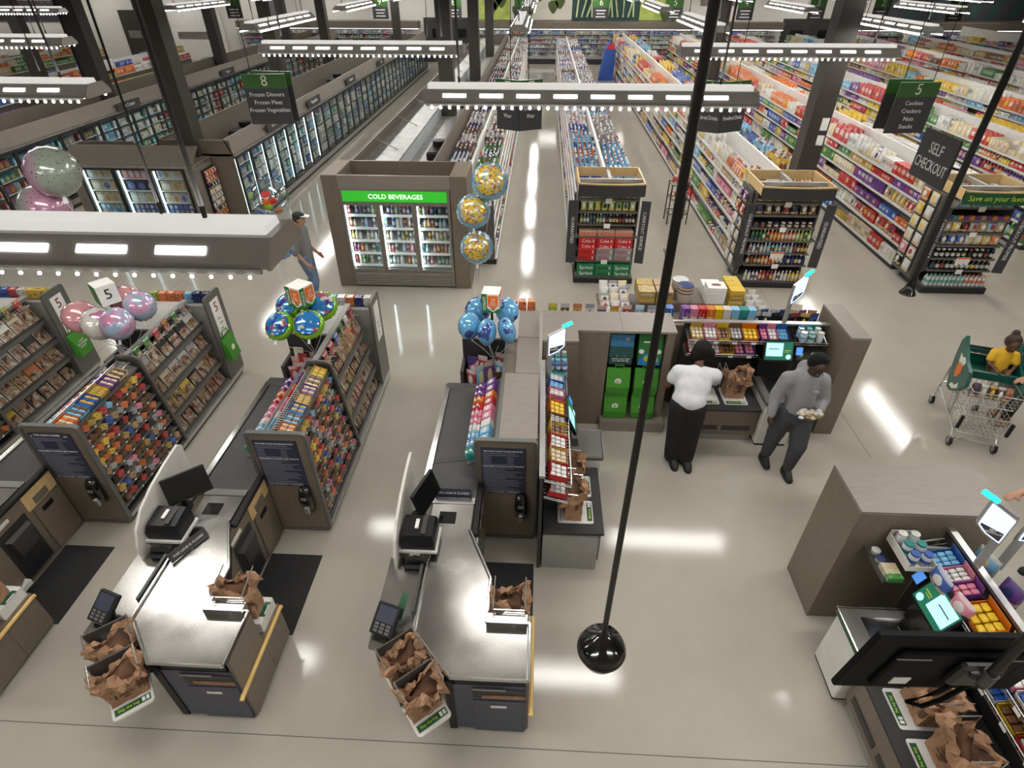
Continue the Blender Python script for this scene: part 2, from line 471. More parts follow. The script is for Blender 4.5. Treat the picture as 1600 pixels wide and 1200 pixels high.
        c = t.mix(t.math('MULTIPLY', band(gz, 0.78, 0.92), t.math('GREATER_THAN', fine.outputs[0], 0.5)), c, (0.03, 0.05, 0.15, 1))
        rough = 0.35
    hs = t.new('ShaderNodeHueSaturation'); hs.inputs['Saturation'].default_value = 1.02 if style == 'box' else 0.9; hs.inputs['Value'].default_value = 0.80; t.link(c, hs.inputs['Color'])
    t.set(Base_Color=hs.outputs[0], Roughness=rough)
    return t.m
for st in ('box', 'bag', 'bottle', 'water', 'magazine', 'frozen', 'candy'):
    printmat('pk_' + st, st, 'object')
for st in ('box', 'bottle'):
    printmat('st_' + st, st, 'attr')

# foil and film balloons: a field colour with party blotches
def balloonmat(name, base, blots, scale=4.0, th=0.56):
    t = NT(name)
    tc = t.new('ShaderNodeTexCoord').outputs['Object']
    c = c4(base)
    for i, b in enumerate(blots):
        mp = t.new('ShaderNodeMapping'); mp.inputs['Location'].default_value = (i * 7.3, i * 3.1, i * 5.7); t.link(tc, mp.inputs[0])
        n = t.noise(scale * (1 + 0.35 * i), mp.outputs[0], 1)
        c = t.mix(t.math('GREATER_THAN', n.outputs[0], th), c, c4(b))
    t.set(Base_Color=c, Roughness=0.16, Metallic=0.25); t.bsdf.inputs['Coat Weight'].default_value = 0.6
    return t.m
balloonmat('foil_party', (0.16, 0.40, 0.60), [(0.72, 0.60, 0.08), (0.70, 0.68, 0.58), (0.42, 0.05, 0.03)], 5.0, 0.57)
balloonmat('foil_blue', (0.15, 0.42, 0.70), [(0.05, 0.08, 0.28)], 7.0, 0.60)
balloonmat('foil_green', (0.22, 0.48, 0.02), [], 3.0)
balloonmat('foil_face', (0.02, 0.20, 0.52), [(0.35, 0.10, 0.14), (0.06, 0.03, 0.20), (0.65, 0.60, 0.58)], 9.0, 0.62)
balloonmat('foil_lilac', (0.48, 0.40, 0.55), [(0.55, 0.25, 0.38), (0.30, 0.42, 0.52)], 6.0, 0.55)
balloonmat('foil_pink', (0.62, 0.30, 0.32), [(0.50, 0.20, 0.24)], 16.0, 0.66)
balloonmat('foil_dots', (0.64, 0.62, 0.55), [(0.45, 0.16, 0.28)], 5.0, 0.58)
balloonmat('foil_silver', (0.36, 0.40, 0.35), [(0.10, 0.12, 0.10)], 26.0, 0.68)
balloonmat('foil_rose', (0.55, 0.34, 0.46), [(0.20, 0.10, 0.14)], 26.0, 0.68)

def balloonsplit(name, ca, cb_):
    t = NT(name); g = t.new('ShaderNodeTexCoord').outputs['Generated']; sx = t.new('ShaderNodeSeparateXYZ'); t.link(g, sx.inputs[0])
    sp = t.noise(26.0, g, 1); f = t.new('ShaderNodeMapRange'); t.link(sx.outputs[0], f.inputs[0]); f.inputs[1].default_value = .35; f.inputs[2].default_value = .6
    c = t.mix(f.outputs[0], c4(ca), c4(cb_)); c = t.mix(t.math('GREATER_THAN', sp.outputs[0], .68), c, (.05, .05, .05, 1))
    t.set(Base_Color=c, Roughness=.18, Metallic=.25); t.bsdf.inputs['Coat Weight'].default_value = .6
balloonsplit('foil_pink_grey', (0.50, 0.30, 0.42), (0.30, 0.35, 0.29))
balloonsplit('foil_grey_pink', (0.34, 0.38, 0.33), (0.50, 0.27, 0.38))
balloonmat('foil_sky', (0.15, 0.36, 0.53), [], 3.0)
balloonmat('foil_burst', (0.70, 0.52, 0.06), [(0.66, 0.62, 0.50), (0.16, 0.38, 0.58), (0.45, 0.05, 0.03)], 17.0, 0.60)
# ================================================================ the setting
YB = 42.6          # back wall
m = MB(); m.b(-44, -6, -0.2, 30, YB + 0.3, 0)
struct(m.build('floor', 'floor_concrete'), 'polished pale concrete floor of the store')
FLOOR = bpy.data.objects['floor']
for nm, (x0, y0, x1, y1) in {'joint_a': (-20, 1.965, 12, 1.972), 'joint_b': (4.35, 5.55, 4.357, 10.2), 'joint_c': (-3.5, 6.0, -3.493, 10.0), 'joint_d': (-7.15, 0.5, -7.143, 12)}.items():
    j = MB(); j.b(x0, y0, 0.0, x1, y1, 0.0008); j.build('floor_joint', 'joint', FLOOR)
m = MB(); m.b(-44, YB, 0, 30, YB + 0.3, 7.4); struct(m.build('wall_back', 'wall_paint'), 'pale grey back wall of the store')
m = MB(); m.b(-44.3, -6, 0, -44, YB + 0.3, 7.4); struct(m.build('wall_left', 'wall_paint'), 'left wall of the store')
m = MB(); m.b(30, -6, 0, 30.3, YB + 0.3, 7.4); struct(m.build('wall_right', 'wall_paint'), 'right wall of the store')
m = MB(); m.b(-44, -6.3, 0, 30, -6, 7.4); struct(m.build('wall_front', 'wall_paint'), 'front wall behind the viewer')
m = MB(); m.b(-44, -6, 7.4, 30, YB + 0.3, 7.6); struct(m.build('ceiling', 'ceiling_deck'), 'pale ceiling deck of the store')

# steel columns (foot, half width)
for i, (x, y, hw, lab) in enumerate([
        (5.30, 12.15, 0.19, 'dark square steel column rising through the snack aisle end, with white notices'),
        (-7.75, 13.0, 0.20, 'dark square steel column beside the frozen food end case'),
        (-13.55, 18.9, 0.22, 'thick dark steel column behind the second freezer run with bright streak'),
        (-13.35, 26.4, 0.19, 'dark steel column over the left freezer run, next further back'),
        (-10.0, 24.0, 0.24, 'dark column behind the aisle eight sign'),
        (-2.85, 19.0, 0.21, 'dark steel column behind the cold beverages case'),
        (-2.7, 25.6, 0.20, 'dark steel column further back on the same freezer run'),
        (-2.7, 33.0, 0.20, 'farthest dark column of the middle freezer run'),
        (6.9, 26.5, 0.20, 'dark column between the back aisles right of the long lamp'),
        (-10.5, 31.5, 0.20, 'dark column far back over the freezer aisle'),
        (-13.2, 33.5, 0.20, 'dark column far back by the left freezers'),
        (20.6, 26.4, 0.28, 'broad dark column at the far right corner'),
        (-19.9, 24.5, 0.20, 'dark column beside the produce tables'),
        (-8.1, 36.5, 0.20, 'far dark column near the stockroom door')]):
    c = MB(); c.b(x - hw, y - hw, 0, x + hw, y + hw, 7.4)
    c.b(x - hw - .03, y - hw - .03, 0, x + hw + .03, y + hw + .03, 0.3)
    root = thing('steel_column', lab, 'column', (x, y, 0), 'steel columns of the sales floor'); root['kind'] = 'structure'
    c.build('column_shaft', 'column_paint', root)
    if i == 0:
        for z in (2.55, 2.28):
            n_ = MB(); n_.b(x + hw - .16, y - hw - .012, z, x + hw - .03, y - hw, z + (.22 if z > 2.4 else .18)); n_.build('notice', 'tag_white', root)
    if i == 2:
        n_ = MB(); n_.tube([(x - .45, y + .1, 0.02), (x - .45, y + .1, 7.3)], 0.10, 10); n_.build('downpipe', 'black_metal', root)

# ---------------------------------------------------------------- hanging lamps
ordn = ['first', 'second', 'third', 'fourth', 'fifth', 'sixth', 'seventh', 'eighth', 'ninth', 'tenth', 'eleventh', 'twelfth', 'thirteenth', 'fourteenth']
def lamp(cx, cy, along, L, label, zl=4.28, slots=8, strong=True):
    root = thing('hanging_lamp', label, 'lamp', (cx, cy, zl), 'long hanging lamps')
    MT = Matrix.Translation((cx, cy, zl)) @ (Matrix.Identity(4) if along == 'x' else Matrix.Rotation(R(90), 4, 'Z'))
    h = L / 2
    def mk(): a = MB(); a.M = MT; return a
    a = mk(); a.ext([(-.15, 0.0), (.15, 0.0), (.15, .02), (.085, .085), (-.085, .085), (-.15, .02)], 'x', -h, h); a.build('housing', 'lamp_grey', root)
    a = mk(); a.ext([(-.06, .085), (.06, .085), (.05, .115), (-.05, .115)], 'x', -h + .02, h - .02); a.build('uplight_lens', 'lamp_lens', root)
    for sgn in (-1, 1):
        e = mk(); e.ext([(-.152, -.004), (.152, -.004), (.152, .022), (.087, .088), (-.087, .088), (-.152, .022)], 'x', sgn * h, sgn * (h + .012)); e.build('end_cap', 'alu', root)
    st = (L - .25) / slots
    for k in range(slots):
        x0 = -h + .14 + k * st
        for sgn in (-1, 1):
            q = mk()
            # slot lying on the sloping shoulder
            pts = []
            for px, t_ in ((x0, .30), (x0 + st - .10, .30), (x0 + st - .10, .62), (x0, .62)):
                pts.append((px, sgn * (.15 - .065 * t_ + .002), .02 + .065 * t_ + .002))
            q.quad(*pts); q.build('light_slot', 'lamp_slot', root)
    g = mk(); g.b(-h + .03, -.135, -.006, h - .03, .135, 0.0); g.build('diffuser', 'lamp_glow', root)
    for yy in (-.155, .155):
        a = mk(); a.b(-h + .02, yy - .008, -.012, h - .02, yy + .008, .004); a.build('led_bar', 'lamp_grey', root)
    d = mk(); nl = max(8, int(L / .066))
    for k in range(nl):
        for yy in (-.166, .166):
            px = -h + .06 + k * (L - .12) / (nl - 1)
            d.ball((px, yy, -.022), .0065 if along == 'x' and cy < 3 else .011 if cy < 9 else .014, n=6, m=4)
    o = d.build('led_bead', 'lamp_glow', root, smooth='all'); o['kind'] = 'stuff'
    for px in (-h + .25, h - .25):
        w = mk(); w.tube([(px, 0, .12), (px, 0, 7.38 - zl)], 0.009, 5); w.build('suspension_cable', 'cable', root)
    c = mk(); c.tube([(h - .42, .03, .12), (h - .40, .03, 1.0), (h - .45, .02, 7.36 - zl)], 0.006, 5); c.build('power_cord', 'cable', root)
    for nm, en, zz, rot in (('lamp_light', LAMP_W, -.03, 0), ('lamp_uplight', LAMP_UP_W, .16, math.pi)):
        ld = bpy.data.lights.new(nm, 'AREA'); ld.shape = 'RECTANGLE'; ld.size = L * .96; ld.size_y = .26; ld.energy = en * L / 2.44 * (1.25 if along == 'y' else 1.0); ld.color = (1.0, 0.955, 0.885)
        lo = bpy.data.objects.new(nm, ld); COL.objects.link(lo); lo.parent = root; lo.location = (0, 0, zz)
        lo.rotation_euler = (rot, 0, 0 if along == 'x' else R(90))
    return root
lamp(-2.12, 1.87, 'x', 2.44, 'large long lamp hanging in front of the frozen food end case', slots=8)
lamp(3.02, 1.91, 'x', 2.44, 'long lamp whose end cap shows beside the chip end display')
lamp(-7.0, 1.87, 'x', 2.44, 'long lamp above the far left checkout')
lamp(.34, 4.72, 'x', 2.42, 'long lamp hanging across the middle beneath the aisle seven sign')
lamp(-4.70, 4.80, 'x', 2.42, 'long lamp at the left edge below the produce tables')
lamp(5.22, 4.72, 'x', 2.42, 'long lamp above the shopping cart')
lamp(-2.12, 7.62, 'x', 2.38, 'long lamp hanging over the freezer doors, left of the big column')
lamp(2.74, 7.55, 'x', 2.38, 'long lamp hanging above the middle grocery aisles')
lamp(-7.3, 8.2, 'x', 2.42, 'long lamp above the produce tables, second from the top left')
lamp(7.6, 7.6, 'x', 2.42, 'long lamp over the right hand cookie aisle')
lamp(-11.7, 14.2, 'x', 2.6, 'topmost long lamp in the upper left corner')
lamp(-11.9, 8.2, 'x', 2.4, 'long lamp over the left freezers')
for cx in (-2.1, 2.8, -7.0, 7.6):  # unseen lamps behind the viewer, kept for their light
    lamp(cx, -1.2, 'x', 2.42, 'unseen long lamp behind the viewer')
for k in range(14):  # row added out of view to brighten the back wall
    lamp(-38 + k * 4.9, 40.7, 'x', 2.75, f'lamp washing the back wall, {ordn[k]} from the left', slots=6)
LX = {-.40: 'the water aisle', 2.70: 'the juice aisle', 5.85: 'the snack aisle', 9.10: 'the cookie aisle', -4.65: 'the frozen aisle', -8.6: 'the left freezer run', 12.6: 'the far right aisle', -14.8: 'the produce tables', 16.2: 'the outer right aisle', -20.5: 'the outer produce tables'}
for lx, nm in LX.items():
    for k in range(6):
        cy = 11.7 + k * 4.9
        if lx in (-8.6, 12.6) and k == 0: continue
        if abs(lx) > 11 and k % 2: continue
        lamp(lx, cy, 'y', 2.75, f'lamp running lengthwise above {nm}, {ordn[k]} from the front', slots=6)

# ---------------------------------------------------------------- hanging signs
def hang_rods(root, pts, ztop=7.38, r=.006, mat='cable'):
    for p in pts:
        a = MB(); a.tube([p, (p[0], p[1], ztop)], r, 5); a.build('suspension_cable', mat, root)
def aisle_sign(cx, cy, z0, num, lines, w=.74, h=.98, label='', shape='v', ang=28):
    """two boards joined at a front edge, their backs open in a V"""
    root = thing('aisle_sign', label, 'sign', (cx, cy, z0), 'aisle number signs')
    for sgn in (-1, 1):
        a = R(ang) * sgn
        rot = Matrix.Rotation(a, 4, 'Z')
        if shape == 'v':
            piv = Vector((cx, cy, z0)); M = Matrix.Translation(piv) @ rot @ Matrix.Translation((sgn * w / 2, 0, 0)); rz = math.degrees(a)
        else:
            M = Matrix.Translation((cx, cy + .30 * (sgn > 0), z0)) @ Matrix.Rotation(R(-6) * sgn, 4, 'Z'); rz = -6.0 * sgn
        q = MB(); q.M = M; q.b(-w / 2, -.012, 0, w / 2, .012, h * .72); brd = q.build('board', 'sign_charcoal', root)
        q = MB(); q.M = M; q.b(-w / 2, -.013, h * .72, w / 2, .013, h); gb = q.build('number_board', 'sign_green', root)
        if shape != 'v' and sgn > 0: continue
        p = M @ Vector((0, -.0155, h * .86)); text(num, h*.30, p, gb, 'print_cream', (90, 0, rz))
        for i, s_ in enumerate(lines):
            p = M @ Vector((0, -.0145, h * (.60 - .155 * i))); text(s_, h*.118, p, brd, 'print_white', (90, 0, rz), sx=1.0 if shape != 'v' else .62)
    hang_rods(root, [(cx - w * .35, cy + .1, z0 + h), (cx + w * .35, cy + .1, z0 + h)])
aisle_sign(-4.27, 9.6, 3.06, '8', ['Frozen Dinners', 'Frozen Meat', 'Frozen Vegetables'], .65, .71, 'hanging sign for aisle 8 listing frozen dinners, meat and vegetables', 'flat')
aisle_sign(-.36, 9.80, 2.95, '7', ['Sports Drinks', 'Soft Drinks', 'Water'], .40, .73, 'V shaped hanging sign for aisle 7 over the water aisle', ang=27)
aisle_sign(2.80, 9.80, 2.95, '6', ['Coffee', 'Juice', 'Powdered Drinks'], .46, .73, 'V shaped hanging sign for aisle 6 listing juice and powdered drinks', ang=27)
aisle_sign(5.88, 10.2, 2.90, '5', ['Cookies', 'Crackers', 'Nuts', 'Snacks'], .65, .74, 'hanging sign for aisle 5 listing cookies, crackers, nuts and snacks', 'flat')
# aisle numbers at the far ends
NW = {'11': 'eleven', '9': 'nine', '8': 'eight', '7': 'seven', '6': 'six', '5': 'five', '4': 'four', '3': 'three', '2': 'two', '1': 'one'}
for cx, num in ((-17.0, '11'), (-8.9, '9'), (-4.9, '8'), (-1.2, '7'), (3.0, '6'), (6.9, '5'), (10.6, '4'), (14.3, '3'), (17.6, '2'), (21.4, '1')):
    root = thing('aisle_marker', f'small far hanging marker reading {NW[num]}, near the back wall', 'sign', (cx, 36.5, 2.75), 'far aisle markers')
    a = MB(); a.b(cx - .42, 36.48, 2.75, cx + .42, 36.52, 3.30); a.build('board', 'sign_charcoal', root)
    a = MB(); a.b(cx - .42, 36.475, 3.30, cx + .42, 36.525, 3.75); g = a.build('number_board', 'sign_green', root)
    text(num, .42, (cx, 36.47, 3.52), g, 'print_cream')
    a = MB()
    for i in range(3): a.b(cx - .26 + .04 * (i % 2), 36.47, 3.14 - i * .14, cx + .26 - .05 * (i == 1), 36.479, 3.19 - i * .14)
    a.build('print_line', 'print_white', root)
    hang_rods(root, [(cx - .3, 36.5, 3.75), (cx + .3, 36.5, 3.75)])

# pendant security dome on its long rod
root = thing('security_dome', 'glossy black dome on a long vertical rod in the foreground', 'camera dome', (.333, 1.365, 2.60))
a = MB(); a.tube([(.333, 1.365, 2.66), (.333, 1.365, 7.38)], .0125, 10); a.build('rod', 'black_metal', root, True)
a = MB(); a.lathe([(.012, .155), (.03, .15), (.045, .13), (.088, .105), (.104, .07), (.106, .045), (.10, .042), (.098, .03), (.082, -.02), (.05, -.055), (.005, -.07)], (.333, 1.365, 2.60), 28); a.build('dome', 'black_gloss', root, True)
a = MB(); a.lathe([(.107, .04), (.109, .05), (.107, .062)], (.333, 1.365, 2.60), 28); a.build('ring', 'black_plastic', root, True)

# self checkout sign with its flared pole
root = thing('pole_sign', 'square charcoal SELF CHECKOUT sign beside a slanting black pole', 'sign', (3.31, 4.75, 2.74))
a = MB(); a.tube([(3.31, 4.75, 2.82), (3.31, 4.75, 7.38)], .026, 10); a.build('pole', 'black_metal', root, True)
a = MB(); a.lathe([(.026, .16), (.03, .10), (.042, .05), (.066, .005), (.068, -.004), (.06, -.006)], (3.31, 4.75, 2.74), 24); a.build('flared_foot', 'black_gloss', root, True)
a = MB(); a.b(3.255, 4.83, 3.62, 3.275, 5.33, 4.0); sb = a.build('board', 'sign_charcoal', root)
text('SELF', .12, (3.2535, 5.08, 3.875), sb, 'print_white', (90, 0, -90), sx=.85)
text('CHECKOUT', .12, (3.2535, 5.08, 3.745), sb, 'print_white', (90, 0, -90), sx=.70)
a = MB(); a.tube([(3.31, 4.75, 3.80), (3.265, 4.86, 3.80)], .010, 6); a.build('bracket', 'black_metal', root)
# ================================================================ packaged goods
def unit(name, mb, mat, smooth=False):
    me = bpy.data.meshes.new(name); me.from_pydata(mb.v, [], mb.f); me.materials.append(M_(mat))
    if smooth:
        me.polygons.foreach_set('use_smooth', [True] * len(me.polygons)); me.set_sharp_from_angle(angle=R(50))
    fix_normals(me); return me
def ringxy(n, wx, wy, z, p=3.0, cx=0, cy=0):
    out = []
    for k in range(n):
        a = 2 * math.pi * k / n + math.pi / n; c, s_ = math.cos(a), math.sin(a)
        out.append((cx + wx / 2 * math.copysign(abs(c) ** (2 / p), c), cy + wy / 2 * math.copysign(abs(s_) ** (2 / p), s_), z))
    return out
PK = {}
a = MB(); a.b(-.5, -.5, 0, .5, .5, 1); PK['box'] = unit('carton', a, 'pk_box')
a = MB(); a.b(-.5, -.5, 0, .5, .5, 1); PK['frozen'] = unit('frozen_carton', a, 'pk_frozen')
a = MB(); a.lathe([(.47, 0), (.5, .04), (.5, .56), (.40, .68), (.19, .80), (.17, .87), (.23, .87), (.23, 1)], n=10); PK['bottle'] = unit('bottle', a, 'pk_bottle', True)
a = MB(); a.lathe([(.47, 0), (.5, .04), (.5, .60), (.36, .76), (.19, .84), (.18, .88), (.24, .88), (.24, 1)], n=10); PK['water'] = unit('water_bottle', a, 'pk_water', True)
a = MB(); a.lathe([(.45, 0), (.5, .05), (.5, .76), (.42, .84), (.44, .86), (.44, 1)], n=10); PK['jar'] = unit('jar', a, 'pk_bottle', True)
a = MB(); a.lathe([(.46, 0), (.5, .03), (.5, .97), (.46, 1)], n=10); PK['can'] = unit('can', a, 'pk_bottle', True)
a = MB(); a.loft([ringxy(12, 1, .30, 0), ringxy(12, .98, .8, .10), ringxy(12, .96, 1, .42), ringxy(12, .96, .75, .75), ringxy(12, 1, .25, .93), ringxy(12, 1.0, .10, 1)]); PK['bag'] = unit('snack_bag', a, 'pk_bag', True)
a = MB(); a.loft([[(x, y, z) for z, y in zip((0.1, .6, .95, .95, .6, .1), (0,) * 6)] for x, y in ((-.5, 0),)] and [
    [(-.5, -.48, .15), (-.5, .48, .15), (-.5, .48, .55), (-.5, -.48, .55)], [(-.43, -.5, 0), (-.43, .5, 0), (-.43, .5, 1), (-.43, -.5, 1)],
    [(.43, -.5, 0), (.43, .5, 0), (.43, .5, 1), (.43, -.5, 1)], [(.5, -.48, .15), (.5, .48, .15), (.5, .48, .55), (.5, -.48, .55)]]); PK['bar'] = unit('wrapped_bar', a, 'pk_candy')
a = MB(); a.cb(-.5, -.5, 0, .5, .5, 1, .06); PK['candybox'] = unit('candy_box', a, 'pk_candy')
a = MB(); a.lathe([(.45, 0), (.5, .05), (.5, .76), (.42, .84), (.44, .86), (.44, 1)], n=10); PK['gumjar'] = unit('gum_jar', a, 'pk_water', True)
a = MB(); a.b(-.5, -.5, 0, .5, .5, 1); PK['mag'] = unit('magazine', a, 'pk_magazine')

NPROD = [0]
def prod(name, shape, loc, size, col, label, cat, group, rz=0.0, rx=0.0, ry=0.0):
    o = bpy.data.objects.new(name, PK[shape]); COL.objects.link(o)
    o.location = loc; o.scale = size; o.rotation_euler = (rx, ry, rz); o.color = c4(col)
    tag(o, label, cat, group); NPROD[0] += 1
    return o
CW = {'red': (0.50, 0.02, 0.02), 'orange': (0.72, 0.16, 0.01), 'yellow': (0.75, 0.50, 0.02), 'gold': (0.52, 0.34, 0.06), 'green': (0.05, 0.24, 0.04), 'lime': (0.32, 0.48, 0.04),
      'teal': (0.02, 0.28, 0.25), 'blue': (0.02, 0.10, 0.42), 'light blue': (0.18, 0.45, 0.68), 'navy': (0.015, 0.025, 0.12), 'purple': (0.16, 0.04, 0.26), 'pink': (0.70, 0.22, 0.32),
      'white': (0.70, 0.69, 0.66), 'cream': (0.66, 0.55, 0.36), 'brown': (0.16, 0.07, 0.03), 'black': (0.02, 0.018, 0.016), 'silver': (0.42, 0.42, 0.42), 'tan': (0.46, 0.30, 0.15)}
def jit(c, r=rng, a=.12):
    k = 1 + r.uniform(-a, a); return tuple(min(max(x * k * (1 + r.uniform(-.04, .04)), 0), 1) for x in c)

# many packages merged into one mesh (for shelves too deep in the picture to tell them apart)
class Heap:
    def __init__(s): s.it = {'st_box': [], 'st_bottle': []}
    def add(s, shape, loc, size, col, rz):
        s.it['st_bottle' if shape in ('bottle', 'water', 'jar', 'can') else 'st_box'].append((shape, loc, size, col, rz, rng.random()))
    def build(s, name, label, cat, parent=None):
        V = []; F4 = []; C = []; G = []; Rn = []; MI = []; n = 0
        bx = np.array([(-.5, -.5, 0), (.5, -.5, 0), (.5, .5, 0), (-.5, .5, 0), (-.5, -.5, 1), (.5, -.5, 1), (.5, .5, 1), (-.5, .5, 1)], float)
        bxf = np.array([(4, 5, 6, 7), (0, 1, 5, 4), (1, 2, 6, 5), (2, 3, 7, 6), (3, 0, 4, 7)])
        bgf = bx.copy(); bgf[4:, 1] *= .15; bgf[:4, 1] *= .5
        pr = [(.5, 0), (.5, .60), (.2, .84), (.22, 1)]; k6 = 6
        bt = np.array([(r_ * math.cos(2 * math.pi * k / k6), r_ * math.sin(2 * math.pi * k / k6), z) for r_, z in pr for k in range(k6)])
        btf = [(i * k6 + k, i * k6 + (k + 1) % k6, (i + 1) * k6 + (k + 1) % k6, (i + 1) * k6 + k) for i in range(3) for k in range(k6)] + [(18, 19, 20, 21), (18, 21, 22, 23)]
        btf = np.array(btf)
        for mi, key in enumerate(('st_box', 'st_bottle')):
            for shape, loc, size, col, rz, rn in s.it[key]:
                b_, f_ = (bt, btf) if key == 'st_bottle' else ((bgf if shape == 'bag' else bx), bxf)
                c_, s_ = math.cos(rz), math.sin(rz)
                p = b_ * np.array(size); q = np.stack([p[:, 0] * c_ - p[:, 1] * s_, p[:, 0] * s_ + p[:, 1] * c_, p[:, 2]], 1) + np.array(loc)
                V.append(q); F4.append(f_ + n); n += len(b_)
                C.append(np.tile(np.array(tuple(col) + (1.0,)), (len(b_), 1))); G.append(b_ + np.array((.5, .5, 0))); Rn.append(np.full(len(b_), rn)); MI.append(np.full(len(f_), mi))
        if not V: return None
        V = np.concatenate(V); F4 = np.concatenate(F4).astype(np.int32); L = np.array(((V[:, 0].min() + V[:, 0].max()) / 2, (V[:, 1].min() + V[:, 1].max()) / 2, V[:, 2].min()))
        if parent is not None: L = np.array(WL[parent.name])
        me = bpy.data.meshes.new(name)
        me.vertices.add(len(V)); me.vertices.foreach_set('co', (V - L).ravel())
        me.loops.add(F4.size); me.loops.foreach_set('vertex_index', F4.ravel())
        me.polygons.add(len(F4)); me.polygons.foreach_set('loop_start', np.arange(0, F4.size, 4, dtype=np.int32)); me.polygons.foreach_set('loop_total', np.full(len(F4), 4, dtype=np.int32))
        me.polygons.foreach_set('material_index', np.concatenate(MI).astype(np.int32))
        me.materials.append(M_('st_box')); me.materials.append(M_('st_bottle'))
        me.update(calc_edges=True); me.validate()
        at_ = me.attributes.new('col', 'FLOAT_COLOR', 'POINT'); at_.data.foreach_set('color', np.concatenate(C).ravel())
        at_ = me.attributes.new('gen', 'FLOAT_VECTOR', 'POINT'); at_.data.foreach_set('vector', np.concatenate(G).ravel())
        at_ = me.attributes.new('rnd', 'FLOAT', 'POINT'); at_.data.foreach_set('value', np.concatenate(Rn))
        o = bpy.data.objects.new(name, me); COL.objects.link(o)
        if parent is None: o.location = L; tag(o, label, cat, kind='stuff')
        else: o.parent = parent; o['kind'] = 'stuff'; o['label'] = label
        return o

RUNS = {}   # shape, width, depth, height, plain name, category
KINDS = {'cracker': ('box', .15, .07, .21, 'cracker_box', 'box'), 'cookie': ('bag', .17, .10, .23, 'cookie_bag', 'bag'), 'chips': ('bag', .23, .12, .30, 'chip_bag', 'bag'),
         'soda': ('bottle', .10, .10, .30, 'soda_bottle', 'bottle'), 'water': ('water', .09, .09, .27, 'water_bottle', 'bottle'), 'jar': ('jar', .09, .09, .15, 'jar', 'jar'),
         'can': ('can', .085, .085, .12, 'can', 'can'), 'carton': ('box', .10, .10, .24, 'juice_carton', 'carton'), 'small': ('box', .12, .08, .13, 'mix_box', 'box'), 'pouch': ('bag', .14, .07, .19, 'pouch', 'bag')}
def fill_shelf(face, y0, y1, z, zmax, kinds, cols, r, emitfn, rows=1, gap=.012, dense=.96):
    """packages in runs along Y on a shelf whose front edge is the line x=face[0], looking towards face[1]"""
    x, d = face
    y = y0; run = 0
    while y < y1 - .05:
        k = r.choice(kinds); shape, w, dp, h, nm, cat = KINDS[k]; sc = r.uniform(.85, 1.15); w *= sc; dp *= sc; h = min(h * sc, zmax)
        cn = r.choice(cols); n = r.randint(3, 8)
        if r.random() > dense:
            y += w * 1.5; continue
        run += 1
        for i in range(n):
            if y + w > y1: break
            c = jit(CW[cn], r)
            for q in range(rows):
                emitfn(shape, (x - d * (.02 + dp / 2 + q * (dp + .008)), y + w / 2, z), (w, dp, h), c, d * R(90), nm, cat, cn, run, q)
            y += w + gap
        y += r.uniform(0, .03)

def shelf_unit(X0, X1, Y0, Y1, name, label, faces, tops=True, H=1.92, levels=(0.12, 0.47, 0.80, 1.10, 1.38), top_z=1.62, mat='white_shelf', near=0.0, kinds=('cracker',), cols=('red',), seed=1, desc='aisle', topkinds=None, topcols=None, toprows=3, toph=.32):
    """double sided grocery gondola; faces holds 'l' and/or 'r'"""
    r = random.Random(seed); xc = (X0 + X1) / 2; dep = (X1 - X0) / 2
    root = thing(name, label, 'shelf unit', (xc, (Y0 + Y1) / 2, 0), 'grocery gondolas')
    a = MB(); a.b(X0 + .01, Y0, 0, X1 - .01, Y1, .10); a.build('plinth', 'freezer_black', root)
    a = MB(); a.b(xc - .025, Y0, .10, xc + .025, Y1, H); a.build('centre_panel', mat, root)
    for yy in (Y0, Y1 - .03):
        a = MB(); a.b(X0 + .04, yy, .10, X1 - .04, yy + .03, top_z - .02); a.build('end_panel', 'rack_grey', root)
    n = int((Y1 - Y0) / 4.6)
    heap = Heap()
    for s_ in ('l', 'r'):
        d = -1 if s_ == 'l' else 1; xf = X0 if s_ == 'l' else X1
        lv = list(levels) if s_ in faces else []
        for li, z in enumerate(lv + [top_z]):
            xin = xc - .02 * d * -1; ind = .0 if li == 0 else .05
            a = MB(); a.b(xf - d * ind, Y0 + .03, z - .025, xc, Y1 - .03, z); sh = a.build('shelf', mat, root)
            a = MB(); a.b(xf - d * ind, Y0 + .03, z - .035, xf - d * (ind - .006), Y1 - .03, z + .008); a.build('price_rail', 'price_rail', sh)
            zs = sorted(list(levels) + [top_z]); nxt = [q for q in zs if q > z + .01]; room = (nxt[0] - z - .05) if nxt else toph
            istop = z == top_z
            sidx = len(lv) - li
            def em(shape, loc, size, c, rz, nm, cat, cn, run, q, sidx=sidx, istop=istop, s_=s_):
                if loc[1] < near and (q == 0 or istop):
                    shelf_word = 'top shelf' if istop else ordn[sidx] + ' shelf down'
                    side = '' if s_ == 'l' else ', right side'
                    if NK.get(nm, 0) < 190 and not (abs(loc[0] - 5.30) < .32 and abs(loc[1] - 12.15) < .32):
                        NK[nm] = NK.get(nm, 0) + 1
                        lab = f'{cn} {nm.replace("_", " ")}, {ordn[min(run - 1, 13)]} run, {(ordn[q] + " row back, ") if istop else ""}{shelf_word}, {desc}{side}'
                        prod(nm, shape, loc, size, c, lab, cat, f'{desc} {shelf_word}{side} run {run} row {q}', rz); return
                if abs(loc[0] - 5.30) < .32 and abs(loc[1] - 12.15) < .32: return
                heap.add(shape, loc, size, c, rz)
            fill_shelf((xf - d * ind, d), Y0 + .06, Y1 - .06, z + .002, room, (topkinds or kinds) if istop else kinds, (topcols or cols) if istop else cols, r, em, rows=toprows if istop else 1)
    heap.build('shelf_goods', f'close packed goods deeper along the shelves of {desc}', 'groceries')
    return root
NK = {}
